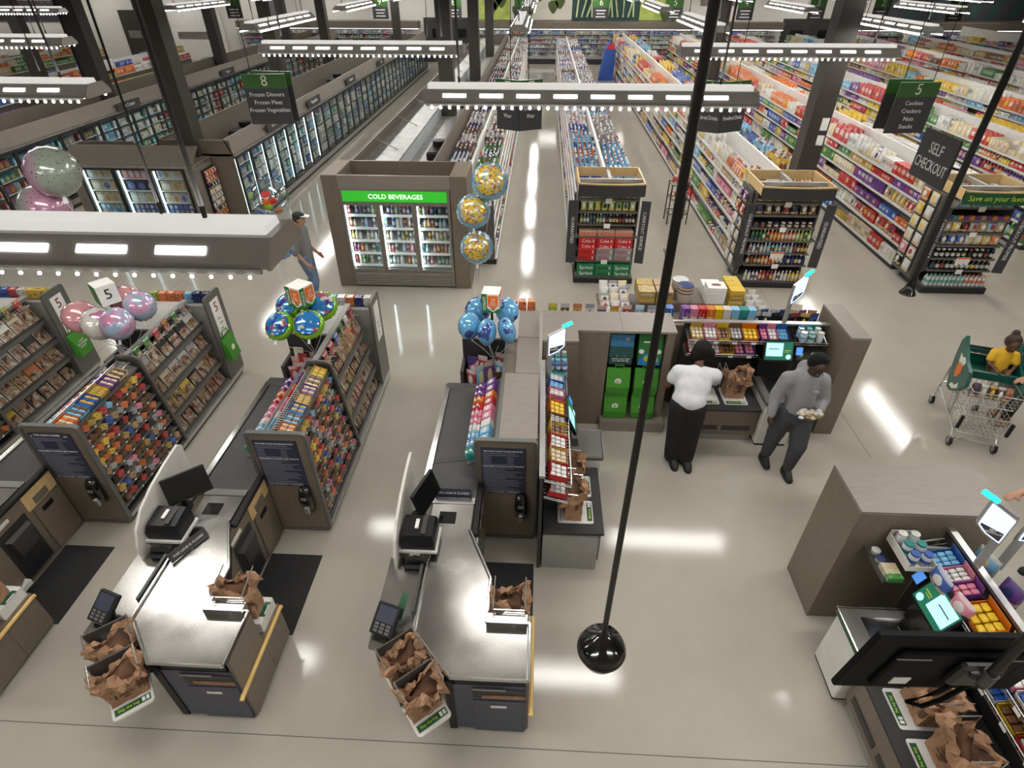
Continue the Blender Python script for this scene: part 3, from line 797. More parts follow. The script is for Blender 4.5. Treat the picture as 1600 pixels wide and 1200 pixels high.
MIXC = ('red', 'orange', 'yellow', 'gold', 'green', 'blue', 'light blue', 'purple', 'white', 'cream', 'brown', 'tan', 'silver', 'pink', 'white', 'white', 'cream', 'red')
GA = dict(kinds=('soda', 'water', 'can', 'carton'), cols=('white', 'silver', 'light blue', 'red', 'pink', 'cream', 'blue'))
shelf_unit(.66, 1.90, 11.35, 38.0, 'grocery_gondola', 'long white gondola of bottled water and juice behind the soda end display', 'l', near=15.0, seed=3, desc='the water gondola',
           topkinds=('water', 'soda'), topcols=('white', 'light blue', 'white', 'orange', 'silver', 'white', 'blue', 'white', 'light blue', 'brown'), toprows=5, toph=.30, top_z=1.50, levels=(.12, .50, .85, 1.17), H=1.86, **GA)
shelf_unit(3.98, 5.28, 11.35, 39.5, 'grocery_gondola', 'long gondola of drinks and snacks behind the dressing end display', 'l', near=14.0, seed=5, desc='the snack gondola',
           kinds=('pouch', 'small', 'jar', 'can', 'carton', 'soda'), cols=MIXC, topkinds=('chips', 'pouch', 'soda'), topcols=('yellow', 'orange', 'red', 'blue', 'white', 'white', 'light blue', 'cream'), toprows=3, top_z=1.58)
shelf_unit(7.34, 8.62, 11.35, 39.5, 'grocery_gondola', 'long gondola of cookies and crackers behind the chip end display', 'l', near=14.3, seed=8, desc='the cookie gondola',
           kinds=('cracker', 'cracker', 'cookie', 'small'), cols=('red', 'red', 'orange', 'yellow', 'gold', 'blue', 'white', 'purple', 'green', 'cream'), topkinds=('cracker', 'cookie', 'chips'), topcols=('red', 'orange', 'white', 'white', 'cream', 'yellow', 'tan'), toprows=3, top_z=1.58)
for i, (x, d) in enumerate(((10.68, 'the fourth gondola from the water aisle'), (14.0, 'the fifth gondola from the water aisle'), (17.3, 'the sixth gondola from the water aisle'), (20.6, 'the seventh gondola from the water aisle'))):
    shelf_unit(x, x + 1.28, 12.5 + i * 1.5, 39.5, 'grocery_gondola', f'long white grocery gondola far to the right, {ordn[i]} beyond the cookie aisle', 'l', seed=20 + i, desc=d,
               kinds=('cracker', 'cookie', 'small', 'jar', 'can', 'soda', 'pouch'), cols=MIXC, topkinds=('cracker', 'chips', 'carton', 'cookie'), topcols=MIXC, toprows=3, top_z=1.58)
shelf_unit(24.2, 25.4, 20, 41, 'grocery_gondola', 'outermost gondola at the far right edge', 'l', seed=31, desc='the outermost gondola', kinds=('cracker', 'small', 'jar'), cols=MIXC, H=2.2)
# one sided shelf on the left of the water aisle
shelf_unit(-2.02, -.86, 11.2, 38.5, 'grocery_gondola', 'white shelf of sodas and water along the left of the water aisle', 'r', near=14.2, seed=12, desc='the left water shelf',
           kinds=('soda', 'water', 'can'), cols=('silver', 'white', 'red', 'light blue', 'green', 'pink', 'cream'), topkinds=('soda', 'water'), topcols=('white', 'white', 'green', 'silver', 'navy', 'white', 'silver', 'navy', 'brown'), toprows=4, top_z=1.45, levels=(.12, .50, .85, 1.15), H=1.75)

# ---------------------------------------------------------------- end displays
def end_display(X0, X1, Yf, label, wings, header):
    """promotional end shelf facing the checkouts; returns root and its shelf heights"""
    xc = (X0 + X1) / 2
    root = thing('end_display', label, 'display shelf', (xc, Yf + .4, 0), 'end displays')
    a = MB(); a.cb(X0 + .02, Yf, 0, X1 - .02, Yf + .82, .12, .01); a.build('plinth', 'freezer_black', root)
    a = MB(); a.b(X0 + .04, Yf + .78, .12, X1 - .04, Yf + .82, 1.80); a.build('back_panel', 'charcoal', root)
    for x in (X0 + .02, X1 - .05):
        a = MB(); a.b(x, Yf + .30, .12, x + .03, Yf + .80, 1.78); a.build('side_panel', 'rack_grey', root)
    zs = [.14, .44, .66, .90, 1.13, 1.36, 1.58]
    for i, z in enumerate(zs):
        dep = .02 if i == 0 else .06 + .035 * i
        a = MB(); a.b(X0 + .05, Yf + dep, z - .03, X1 - .05, Yf + .78, z); sh = a.build('shelf', 'rack_grey', root)
        if i in (1, 4, 6):
            t_ = MB(); t_.b(xc - .06, Yf + dep - .012, z - .07, xc + .06, Yf + dep - .004, z + .02); t_.build('price_tag', 'tag_white', sh)
        if i == 2:
            t_ = MB(); t_.b(xc - .13, Yf + dep - .014, z - .13, xc + .12, Yf + dep - .004, z + .03); tg = t_.build('price_card', 'tag_white', sh)
            t_ = MB(); t_.b(xc - .13, Yf + dep - .017, z + .0, xc + .12, Yf + dep - .0145, z + .03); t_.build('card_header', 'express_orange', tg)
    # open box header in pale maple with a charcoal front
    z0, z1 = 1.80, 1.97; yb = Yf + 1.02; yf = Yf - .03
    a = MB(); a.ext([(X0 - .0, z0), (X0, z1 + .0), (X0 + .025, z1), (X0 + .025, z0)], 'y', yf, yb); a.build('header_side', 'maple', root)
    a = MB(); a.ext([(X1, z0), (X1, z1), (X1 - .025, z1), (X1 - .025, z0)], 'y', yf, yb); a.build('header_side', 'maple', root)
    a = MB(); a.b(X0, yb - .025, z0, X1, yb, z1); a.build('header_back', 'maple', root)
    nseg = 8; a = MB(); f = MB()
    for k in range(nseg):
        xa = X0 + (X1 - X0) * k / nseg; xb = X0 + (X1 - X0) * (k + 1) / nseg
        bow = lambda x: yf - .05 * (1 - ((x - xc) / ((X1 - X0) / 2)) ** 2)
        a.add([(xa, bow(xa), z0), (xb, bow(xb), z0), (xb, bow(xb) + .03, z0), (xa, bow(xa) + .03, z0), (xa, bow(xa), z1), (xb, bow(xb), z1), (xb, bow(xb) + .03, z1), (xa, bow(xa) + .03, z1)],
              [(0, 3, 2, 1), (4, 5, 6, 7), (0, 1, 5, 4), (2, 3, 7, 6), (0, 4, 7, 3), (1, 2, 6, 5)])
        f.add([(xa, bow(xa) - .008, z0 - .06), (xb, bow(xb) - .008, z0 - .06), (xb, bow(xb) - .008, z1 - .025), (xa, bow(xa) - .008, z1 - .025), (xa, bow(xa) - .001, z0 - .06), (xb, bow(xb) - .001, z0 - .06), (xb, bow(xb) - .001, z1 - .025), (xa, bow(xa) - .001, z1 - .025)],
              [(0, 1, 2, 3), (7, 6, 5, 4), (0, 4, 5, 1), (3, 2, 6, 7)])
    a.build('header_front', 'maple', root)
    hf = f.build('header_sign', 'label_green' if header else 'charcoal', root)
    if header: text(header, .135, (xc, yf - .062, (z0 + z1) / 2 - .03), hf, 'print_lime', sx=.95)
    a = MB(); a.b(X0 + .02, Yf + .30, z1 - .09, X1 - .02, Yf + .36, z1 - .02); a.build('header_rail', 'galvanised', root)
    a = MB(); a.b(xc - .03, Yf + .36, z1 - .10, xc + .03, yb - .02, z1 - .03); a.build('header_rail', 'galvanised', root)
    for s_, word in zip((-1, 1), wings):
        x = X0 - .07 if s_ < 0 else X1 + .07
        a = MB(); a.M = Matrix.Translation((x, Yf + .10, 0)) @ Matrix.Rotation(R(-12 * s_), 4, 'Z'); a.cb(-.085, -.012, .40, .085, .012, 1.62, .004); w = a.build('wing_board', 'sign_charcoal', root)
        text(word, .085, (x - .01 * s_, Yf + .083, 1.05), w, 'print_white', (90, 90, -12 * s_), sx=.95)
        a = MB(); a.b(x - s_ * .02, Yf + .10, .9, x - s_ * .11, Yf + .40, .94); a.build('wing_bracket', 'rack_grey', root)
    return root, zs, [(.02 if i == 0 else .06 + .035 * i) for i in range(7)]
def row(n, X0, X1, Y, z, name, shape, size, colf, label, cat, group, rz=0.0, stack=1, rows=1):
    for i in range(n):
        x = X0 + (X1 - X0) * (i + .5) / n
        for s_ in range(stack):
            for q in range(rows):
                c = colf(i) if callable(colf) else colf
                lab = label(i) if callable(label) else label
                grp = group(i) if callable(group) else group
                prod(name, shape, (x, Y + size[1] / 2 + .015 + q * (size[1] + .01), z + .001 + s_ * (size[2] + .002)), size, jit(c, rng, .06), lab, cat, grp, rz)
# 1 soda end display
D1 = 'the soda end display'
r1, zs, dp = end_display(.70, 1.90, 10.40, 'end display of soda cases, bottles and snack bags facing the checkouts', ('GUARANTEED', 'CARRYOUT SERVICE'), None)
A, B = .78, 1.82
def case_row(z, cols, words, wm, Y):
    for i in range(3):
        w = (B - A) / 3 - .012; x = A + (B - A) * (i + .5) / 3
        for s_ in range(2):
            r_ = MB(); h = .118 if z < .6 else .105
            if len(words[i]) == 0 and s_ == 1: continue
            lab = f'{cols[i][0]} twelve pack, {("left", "middle", "right")[i]} stack, {("lower", "upper")[s_]} case, {("bottom", "second", "third", "fourth")[zs.index(z)]} shelf, {D1}'
            root = thing('soda_case', lab, 'soda case', (x, Y + .2, z + .001 + s_ * (h + .002)), 'soda cases on the end display')
            r_.cb(x - w / 2, Y + .012, z + .001 + s_ * (h + .002), x + w / 2, Y + .40, z + .001 + s_ * (h + .002) + h, .006)
            bd = r_.build('carton', cols[i][1], root)
            if words[i]:
                text(words[i], h * .85, (x - .02, Y + .0105, z + h * .5 + s_ * (h + .002)), root, wm[i], sx=.9)
                t_ = MB(); t_.b(x + w * .30, Y + .009, z + h * .3 + s_ * (h + .002), x + w * .38, Y + .0118, z + h * .5 + s_ * (h + .002)); t_.b(x + w * .30, Y + .009, z + h * .62 + s_ * (h + .002), x + w * .36, Y + .0118, z + h * .75 + s_ * (h + .002)); t_.build('print_mark', 'print_white', root)
            else:
                t_ = MB()
                for q in range(9): t_.ext([(x - w / 2 + .01 + q * w / 9, z + .01 + s_ * (h + .002)), (x - w / 2 + .025 + q * w / 9, z + .01 + s_ * (h + .002)), (x - w / 2 + .04 + q * w / 9, z + h - .012), (x - w / 2 + .025 + q * w / 9, z + h - .012)], 'y', Y + .0095, Y + .0118)
                t_.build('print_stripe', 'case_red', root)
plain('case_green', (0.008, 0.17, 0.055), 0.4); plain('case_red', (0.52, 0.010, 0.010), 0.4); plain('case_silver', (0.30, 0.30, 0.31), 0.35, 0.4); plain('case_tan', (0.55, 0.36, 0.24), 0.45)
case_row(zs[0], [('green', 'case_green'), ('green', 'case_green'), ('green', 'case_green')], ['Sprite', 'Sprite', 'Sprite'], ['print_white', 'print_black', 'print_white'], 10.42)
case_row(zs[1], [('red', 'case_red'), ('silver', 'case_silver'), ('silver', 'case_silver')], ['Coca-Cola', 'Coke', 'Coke'], ['print_black', 'print_red', 'print_red'], 10.49)
case_row(zs[2], [('red', 'case_red'), ('red', 'case_red'), ('red', 'case_red')], ['Coke', 'Coke', 'Coke'], ['print_white'] * 3, 10.53)
case_row(zs[3], [('striped tan', 'case_tan'), ('striped tan', 'case_tan'), ('striped tan', 'case_tan')], ['', '', ''], [''] * 3, 10.56)
row(17, A, B, 10.60, zs[4], 'soda_bottle', 'bottle', (.055, .055, .19), lambda i: (0.10, 0.17, 0.14) if i < 8 else (0.03, 0.012, 0.008), lambda i: ('clear green' if i < 8 else 'dark cola') + ' bottle in the bottle row of ' + D1, 'bottle', lambda i: D1 + (' green bottles' if i < 8 else ' cola bottles'), rows=2)
for i in range(8): prod('chip_bag', 'bag', (A + .065 + i * .13, 10.70, zs[5] + .001), (.118, .09, .19), jit(CW['lime'], rng, .1), 'green and cream snack bag on the sixth shelf of ' + D1, 'bag', D1 + ' sixth shelf bags')
for i in range(9): prod('chip_bag', 'bag', (A + .06 + i * .115, 10.74, zs[6] + .001), (.108, .09, .185), jit(CW['white'] if i < 4 else CW['green'], rng, .1), ('pale blue and white' if i < 4 else 'dark green') + ' snack bag on the top shelf of ' + D1, 'bag', D1 + (' pale bags' if i < 4 else ' dark bags'))

# 2 dressing end display
D2 = 'the dressing end display'
end_display(3.94, 5.22, 10.36, 'end display of salad dressing bottles and bread bags facing the checkouts', ('CHECKOUT PROMISE', 'GUARANTEED'), None)
A, B = 4.02, 5.14
for si, seq in enumerate([[('white', 4), ('red', 4), ('white', 4), ('yellow', 4)], [('brown', 4), ('orange', 4), ('navy', 8)], [('silver', 4), ('light blue', 8), ('brown', 4)], [('green', 4), ('orange', 8), ('lime', 4)]]):
    cols = [c for c, n in seq for _ in range(n)]; wd = ['bottom', 'second', 'third', 'fourth'][si]
    row(len(cols), A, B, 10.36 + dp[si], zs[si], 'sauce_bottle', 'bottle', (.062, .062, .20), lambda i: CW[cols[i]], lambda i: f'{cols[i]} dressing bottle on the {wd} shelf of {D2}', 'bottle', lambda i: f'{D2} {wd} shelf {cols[i]}', rows=1)
row(9, A, B, 10.36 + dp[4], zs[4], 'jar', 'jar', (.08, .08, .10), CW['brown'], 'small brown topped tub on the fifth shelf of ' + D2, 'tub', D2 + ' tubs')
for si in (5, 6):
    for i in range(7): prod('bread_bag', 'bag', (A + .08 + i * .16, 10.36 + dp[si] + .08, zs[si] + .001), (.145, .10, .19), jit((0.06, 0.03, 0.025), rng, .2), f'dark flatbread bag on the {"sixth" if si == 5 else "top"} shelf of {D2}', 'bag', f'{D2} bags {si}')
# peg board on its left flank
a = MB(); a.b(3.90, 10.70, .14, 3.93, 11.32, 1.78)
o = a.build('side_rack', 'rack_grey', None); tag(o, 'grey side rack of hanging packs on the left flank of the dressing end display', 'rack')
for k in range(6):
    for q in range(2):
        prod('hanging_pack', 'bag', (3.85, 10.86 + q * .28, .28 + k * .25), (.19, .06, .19), jit(CW[('white', 'silver', 'white', 'white', 'red', 'purple')[k]]), f'{("white", "silver", "white", "white", "red", "purple")[k]} hanging pack, {ordn[k]} tier from the floor beside {D2}', 'pack', f'side packs tier {k}', R(-90))
# 3 chip end display
D3 = 'the chip end display'
end_display(7.36, 8.62, 10.28, 'end display of chip bags, tea bottles and water facing the checkouts', ('CARRYOUT SERVICE', 'CHECKOUT PROMISE'), 'Save on your favorites')
A, B = 7.44, 8.54
row(14, A, B, 10.30, zs[0], 'water_bottle', 'water', (.07, .07, .21), lambda i: (0.15, 0.42, 0.32) if i < 9 else (0.72, 0.14, 0.01), lambda i: ('clear water' if i < 9 else 'orange soda') + ' bottle on the bottom shelf of ' + D3, 'bottle', lambda i: D3 + (' water' if i < 9 else ' orange soda'), rows=2)
row(12, A, B, 10.28 + dp[1], zs[1], 'soda_bottle', 'bottle', (.075, .075, .19), CW['black'], 'black cola bottle with red band on the second shelf of ' + D3, 'bottle', D3 + ' cola')
row(11, A, B, 10.28 + dp[2], zs[2], 'tea_bottle', 'jar', (.07, .07, .18), CW['black'], 'dark coffee bottle on the third shelf of ' + D3, 'bottle', D3 + ' coffee')
for i in range(7): prod('chip_bag', 'bag', (A + .08 + i * .157, 10.28 + dp[3] + .08, zs[3] + .001), (.15, .11, .20), jit(CW[('navy', 'blue', 'blue', 'white', 'cream', 'yellow', 'orange')[i]]), f'{("navy", "blue", "blue", "white", "cream", "yellow", "orange")[i]} chip bag on the fourth shelf of {D3}', 'bag', D3 + ' fourth shelf ' + ('navy', 'blue', 'blue', 'white', 'cream', 'yellow', 'orange')[i])
for i in range(7): prod('chip_bag', 'bag', (A + .08 + i * .157, 10.28 + dp[4] + .08, zs[4] + .001), (.15, .11, .19), jit(CW[('tan', 'yellow', 'black', 'silver', 'gold', 'light blue', 'tan')[i]]), f'{("tan", "yellow", "black", "silver", "gold", "light blue", "tan")[i]} snack bag on the fifth shelf of {D3}{", leftmost" if i == 0 else ", rightmost" if i == 6 else ""}', 'bag', D3 + ' fifth shelf')
for i in range(11): prod('snack_bar', 'bar', (A + .05 + i * .1, 10.28 + dp[5] + .05, zs[5] + .001), (.09, .06, .07), jit(CW[('purple', 'teal', 'orange', 'purple', 'orange', 'purple', 'tan', 'purple', 'orange', 'purple', 'orange')[i]]), f'{("purple", "teal", "orange", "purple", "orange", "purple", "tan", "purple", "orange", "purple", "orange")[i]} wrapped bar on the sixth shelf of {D3}', 'snack bar', D3 + ' bars ' + ('purple', 'teal', 'orange', 'purple', 'orange', 'purple', 'tan', 'purple', 'orange', 'purple', 'orange')[i])
for i in range(5): prod('cracker_box', 'box', (A + .25 + i * .19, 10.28 + dp[6] + .06, zs[6] + .001), (.16, .08, .19), jit((.35, .50, .62)), 'pale blue and white box on the top shelf of ' + D3, 'box', D3 + ' top boxes')
a = MB(); a.b(7.30, 10.62, .14, 7.33, 11.32, 1.78); o = a.build('side_rack', 'rack_grey', None); tag(o, 'grey side rack of dog treat packs on the left flank of the chip end display', 'rack')
for k in range(6):
    for q in range(2):
        prod('hanging_pack', 'bag', (7.25, 10.80 + q * .30, .24 + k * .26), (.22, .06, .22), jit(CW[('black', 'pink', 'white', 'white', 'yellow', 'orange')[k]] if q else CW['white']), f'{(("black", "pink", "white", "red", "yellow", "orange")[k]) if q else "speckled white"} hanging pack, {ordn[k]} tier up beside {D3}', 'pack', f'chip side packs {k} {q}', R(-90))
# wire chair rack standing in the juice aisle
root = thing('wire_stand', 'small brown wire stand standing at the mouth of the juice aisle', 'stand', (3.35, 13.9, 0))
for x in (3.12, 3.58):
    for y in (13.7, 14.1):
        a = MB(); a.tube([(x, y, 0), (x, y, .95)], .014, 6); a.build('leg', 'black_metal', root)
for z in (.25, .6, .93):
    a = MB(); a.tube([(3.12, 13.7, z), (3.58, 13.7, z), (3.58, 14.1, z), (3.12, 14.1, z), (3.12, 13.7, z)], .01, 5)
    for q in range(5): a.tube([(3.18 + q * .085, 13.7, z), (3.18 + q * .085, 14.1, z)], .005, 4)
    a.build('wire_shelf', 'black_metal', root)
for i in range(6): prod('pouch', 'bag', (3.20 + (i % 3) * .15, 13.9, .615 if i < 3 else .945), (.12, .08, .14), jit(CW[('red', 'brown', 'red')[i % 3]]), f'red brown pouch on the {"middle" if i < 3 else "top"} tier of the wire stand', 'bag', f'wire stand pouches {i // 3}')
# ================================================================ refrigerated cases
def glass_door(root, M, w, z0, z1, frame='freezer_black', glass='door_glass', fw=.045, handle=True):
    """door lying in the local XZ plane, front towards -Y"""
    a = MB(); a.M = M
    a.b(0, -.035, z0, fw, 0, z1); a.b(w - fw, -.035, z0, w, 0, z1); a.b(fw, -.035, z0, w - fw, 0, z0 + fw); a.b(fw, -.035, z1 - fw, w - fw, 0, z1)
    d = a.build('door', frame, root)
    g = MB(); g.M = M; g.quad((fw, -.02, z0 + fw), (w - fw, -.02, z0 + fw), (w - fw, -.02, z1 - fw), (fw, -.02, z1 - fw)); g.build('pane', glass, d)
    if handle:
        h = MB(); h.M = M; zc = (z0 + z1) / 2; h.tube([(w - fw * .6, -.04, zc - .18), (w - fw * .6, -.07, zc - .16), (w - fw * .6, -.07, zc + .16), (w - fw * .6, -.04, zc + .18)], .008, 5); h.build('handle', 'alu', d)
    return d
# --- cold beverages case
root = thing('beverage_cooler', 'wood clad COLD BEVERAGES cooler with three glass doors and green lit header', 'cooler', (-2.58, 10.55, 0))
x0, x1, yf, yb = -3.86, -1.28, 10.05, 11.02
for a_, b_ in ((x0, -3.58), (-1.58, x1)):
    m = MB(); m.cb(a_, yf, 0, b_, yb, 2.14, .006); m.build('side_pillar', 'wood_v_shade', root)
m = MB(); m.b(-3.58, yf, 1.90, -1.58, yf + .05, 2.14); m.build('front_beam', 'wood_x_lit', root)
m = MB(); m.b(-3.58, yb - .05, .1, -1.58, yb, 2.14); m.build('rear_board', 'wood_v_shade', root)
m = MB(); m.b(-3.58, yf + .06, 1.72, -1.58, yb - .05, 1.76); m.build('case_roof', 'taupe_metal', root)
m = MB(); m.b(-3.57, yf - .02, 1.66, -1.59, yf + .04, 1.91); m.build('header_frame', 'bronze_frame', root)
m = MB(); m.b(-3.52, yf - .032, 1.69, -1.64, yf - .02, 1.88); hd = m.build('lit_header', 'cooler_header', root)
text('COLD BEVERAGES', .115, (-2.56, yf - .034, 1.782), hd, 'cooler_letter', sx=1.05)
m = MB(); m.b(-3.57, yf + .62, .33, -1.59, yf + .66, 1.66); m.build('rear_liner', 'cooler_liner', root)
m = MB(); m.b(-3.57, yf + .03, .30, -1.59, yf + .66, .34); m.build('case_floor', 'freezer_inner', root)
m = MB(); m.b(-3.57, yf - .01, .04, -1.59, yf + .04, .33); gr = m.build('grille', 'bronze_frame', root)
for k in range(6):
    s = MB(); s.b(-3.50, yf - .035, .07 + k * .042, -1.66, yf - .012, .085 + k * .042); s.build('louvre', 'alu', gr)
bevcols = [['red', 'blue', 'blue', 'teal', 'navy', 'blue', 'lime', 'silver'], ['orange', 'tan', 'black', 'light blue', 'light blue', 'blue', 'white', 'white'], ['yellow', 'cream', 'white', 'gold', 'white', 'silver', 'white', 'light blue'],
           ['pink', 'pink', 'red', 'cream', 'pink', 'white', 'teal', 'light blue'], ['red', 'white', 'green', 'green', 'silver', 'silver', 'white', 'silver']]
for k in range(3):
    xa = -3.57 + k * .66; M = Matrix.Translation((xa, yf + .02, 0))
    glass_door(root, M, .655, .34, 1.66, 'bronze_frame')
    tb = MB(); tb.b(xa + .048, yf + .05, .40, xa + .058, yf + .065, 1.6); tb.build('light_tube', 'cooler_tube', root)
    for s in range(5):
        z = .42 + s * .245
        sh = MB(); sh.b(xa + .03, yf + .10, z - .02, xa + .63, yf + .60, z); p_ = sh.build('shelf', 'white_shelf', root)
        rl = MB(); rl.b(xa + .03, yf + .09, z - .03, xa + .63, yf + .10, z + .02); rl.build('price_rail', 'tag_white', p_)
        cl = bevcols[4 - s]
        for i in range(8):
            if (i + k + s) % 7 == 5: continue
            cn = cl[(i + 3 * k) % 8]; shp = 'can' if (s + k) % 4 == 0 else 'bottle'
            prod('drink_can' if shp == 'can' else 'drink_bottle', shp, (xa + .07 + i * .072, yf + .17, z + .001), (.064, .064, .165 + .04 * ((i + s) % 2)), jit(CW[cn]), f'{cn} {"drink can" if shp == "can" else "drink bottle"}, {ordn[4 - s]} shelf behind the {("left", "middle", "right")[k]} door of the beverage cooler', 'can' if shp == 'can' else 'bottle', f'cooler door {k} shelf {s} {cn}')
# --- freezer run behind it (its doors face the frozen aisle)
def freezer_run(X0, X1, Y0, Y1, side, label, zt=1.66, near=0, desc='', seed=1, doors=True, glow_to=99, cols=('white', 'light blue', 'silver', 'blue', 'cream', 'green'), dw=.76):
    d = 1 if side == 'r' else -1; xf = X1 if side == 'r' else X0; xb = X0 if side == 'r' else X1
    root = thing('freezer_case', label, 'freezer', ((X0 + X1) / 2, (Y0 + Y1) / 2, 0), 'freezer runs')
    a = MB(); a.b(X0 + .02, Y0, 0, X1 - .02, Y1, .16); a.build('plinth', 'freezer_black', root)
    a = MB(); a.b(xf - .02 * d, Y0, .10, xf + .02 * d, Y1, .22); a.build('kick_rail', 'alu', root)
    a = MB(); a.b(xf - .78 * d, Y0, .16, xf - .74 * d, Y1, zt); a.build('liner', 'freezer_inner', root)
    a = MB(); a.b(xf - .78 * d, Y0, zt, xf, Y1, zt + .05); a.build('case_roof', 'galvanised', root)
    a = MB(); a.ext([(xf, zt + .0), (xf + .012 * d, zt + .0), (xf + .012 * d, zt + .05), (xf - .12 * d, zt + .36), (xf - .15 * d, zt + .36), (xf - .02 * d, zt + .05)], 'y', Y0, Y1); a.build('parapet', 'taupe_metal', root)
    a = MB(); a.ext([(xf + .013 * d, zt - .01), (xf + .03 * d, zt - .01), (xf + .03 * d, zt + .03), (xf + .013 * d, zt + .03)], 'y', Y0, Y1); a.build('top_rail', 'alu', root)
    a = MB(); a.b(xb, Y0, .16, xb + .04 * d, Y1, zt + .36); a.build('rear_parapet', 'taupe_metal', root)
    a = MB(); a.b(xb + .04 * d, Y0, zt - .32, xf - .78 * d, Y1, zt - .28); a.build('well_floor', 'galvanised', root)
    for yy, nm in ((Y0, 'front'), (Y1 - .04, 'rear')):
        a = MB(); a.b(X0 + .02, yy, .16, X1 - .02, yy + .04, zt + .34 if nm == 'front' else zt + .2); a.build('end_panel', 'taupe_metal', root)
    nb = int((Y1 - Y0) / 2.4)
    for k in range(1, nb):
        a = MB(); y = Y0 + k * 2.4; a.tube([(xf - .12 * d, y, zt + .30), (xf - .60 * d, y + .05, zt + .05)], .014, 5); a.build('brace', 'alu', root)
    if not doors: return root
    heap = Heap(); r = random.Random(seed); nd = int((Y1 - Y0 - .05) / dw)
    for k in range(nd):
        ya = Y0 + .04 + k * dw
        if side == 'r': M = Matrix.Translation((xf, ya, 0)) @ Matrix.Rotation(R(90), 4, 'Z')
        else: M = Matrix.Translation((xf, ya + dw, 0)) @ Matrix.Rotation(R(-90), 4, 'Z')
        glass_door(root, M, dw - .01, .24, zt - .02, handle=ya < 22)
        if k < glow_to:
            tb = MB(); tb.b(xf - .05 * d, ya + .055, .30, xf - .07 * d, ya + .072, zt - .08); tb.build('light_tube', 'case_tube', root)
        for s in range(5):
            z = .30 + s * .265
            if ya < 24:
                sh = MB(); sh.b(xf - .15 * d, ya + .03, z - .02, xf - .72 * d, ya + dw - .03, z); sh.build('shelf', 'white_shelf', root)
            y = ya + .05; cn = r.choice(cols); w = r.choice((.10, .13, .16)); h = r.uniform(.13, .20)
            while y + w < ya + dw - .04:
                if r.random() < .25: cn = r.choice(cols)
                if ya < near:
                    prod('frozen_box', 'frozen', (xf - .22 * d, y + w / 2, z + .001), (w - .012, .12, h), jit(CW[cn]), f'{cn} frozen food box, {ordn[4 - s]} shelf, {ordn[min(k, 13)]} door of {desc}', 'box', f'{desc} door {k} shelf {s} {cn}', R(90) * d)
                else: heap.add('box', (xf - .22 * d, y + w / 2, z + .001), (w - .012, .12, h), jit(CW[cn]), R(90) * d)
                y += w
    heap.build('freezer_goods', f'frozen packages behind the deeper glass doors of {desc}', 'groceries')
    return root
freezer_run(-3.84, -2.06, 11.06, 38.5, 'l', 'open topped freezer run behind the beverage cooler, doors facing away', near=0, desc='the middle freezer run', seed=41, cols=('white', 'blue', 'cream'), doors=False)
freezer_run(-8.45, -6.85, 12.95, 38.5, 'r', 'long freezer run with glass doors along the frozen aisle', near=14.0, desc='the frozen aisle run', seed=42, glow_to=8, cols=('white', 'light blue', 'silver', 'white', 'teal', 'blue'))
freezer_run(-13.6, -12.05, 10.0, 38.5, 'r', 'lit freezer run of ice cream and dairy at the far left', near=15.6, desc='the left freezer run', seed=43, zt=1.72, glow_to=14, cols=('white', 'silver', 'white', 'light blue', 'red', 'cream', 'brown', 'teal'))
# low dark equipment lying in the wells
for i, (x, y) in enumerate(((-2.45, 14.2), (-2.5, 20.5), (-2.45, 22.6), (-8.0, 16.0), (-8.1, 19.5), (-8.0, 24.4))):
    m = MB(); m.cb(x - .22, y - .45, 1.385, x + .22, y + .45, 1.60, .04); m.cyl((x, y + .2, 1.60), .16, .12, 14); m.tube([(x, y + .4, 1.48), (x + .1, y + .9, 1.44), (x, y + 1.8, 1.42)], .05, 8)
    o = m.build('compressor', 'black_plastic', smooth=True); tag(o, f'black compressor in the open top of the {"middle" if x > -5 else "frozen aisle"} freezer run, {ordn[i % 3]} from the front', 'compressor', 'compressors in the freezer tops')
# name strips on the parapets
for i, (xf, y, d, w_) in enumerate(((-6.85, 15.4, 1, 'Ice Cream'), (-6.85, 18.4, 1, 'Vegetables'), (-6.85, 22.4, 1, 'Dinners'), (-6.85, 27.0, 1, 'Pizza'), (-12.05, 17.6, 1, 'Ice Cream'), (-12.05, 24.0, 1, 'Yogurt'))):
    root = thing('category_sign', f'small charcoal category strip on the {"frozen aisle" if xf > -9 else "left"} freezer parapet, {ordn[i if i < 4 else i - 4]} from the front', 'sign', (xf + .06, y, 1.78), 'freezer category strips')
    m = MB(); m.b(xf + .04, y - .55, 1.74, xf + .06, y + .55, 1.96); b_ = m.build('strip', 'sign_charcoal', root)
    text(w_, .13, (xf + .0625, y, 1.85), b_, 'print_white', (90, 0, 90))
    m = MB(); m.b(xf + .01, y - .4, 1.74, xf + .04, y + .4, 1.76); m.build('clip', 'alu', root)
# --- frozen food end case
root = thing('freezer_end_case', 'frozen food end case with three lit glass doors and bronze frame', 'freezer', (-8.8, 12.6, 0))
x0, x1, yf, yb = -10.22, -7.38, 12.18, 12.92
m = MB(); m.b(x0 + .02, yf + .03, 0, x1 - .02, yb, .22); m.build('plinth', 'freezer_black', root)
for a_, b_ in ((x0, x0 + .24), (x1 - .24, x1)):
    m = MB(); m.cb(a_, yf, .05, b_, yb, 1.64, .006); m.build('side_pillar', 'bronze_frame', root)
m = MB(); m.b(x0 + .24, yb - .06, .2, x1 - .24, yb, 1.62); m.build('rear_liner', 'freezer_inner', root)
m = MB(); m.b(x0, yf + .0, 1.62, x1, yb, 1.68); m.build('case_roof', 'bronze_frame', root)
m = MB(); m.ext([(yf - .01, 1.66), (yf + .01, 1.68), (yf + .40, 1.97), (yf + .37, 1.97)], 'x', x0, x1); m.build('header', 'taupe_metal', root)
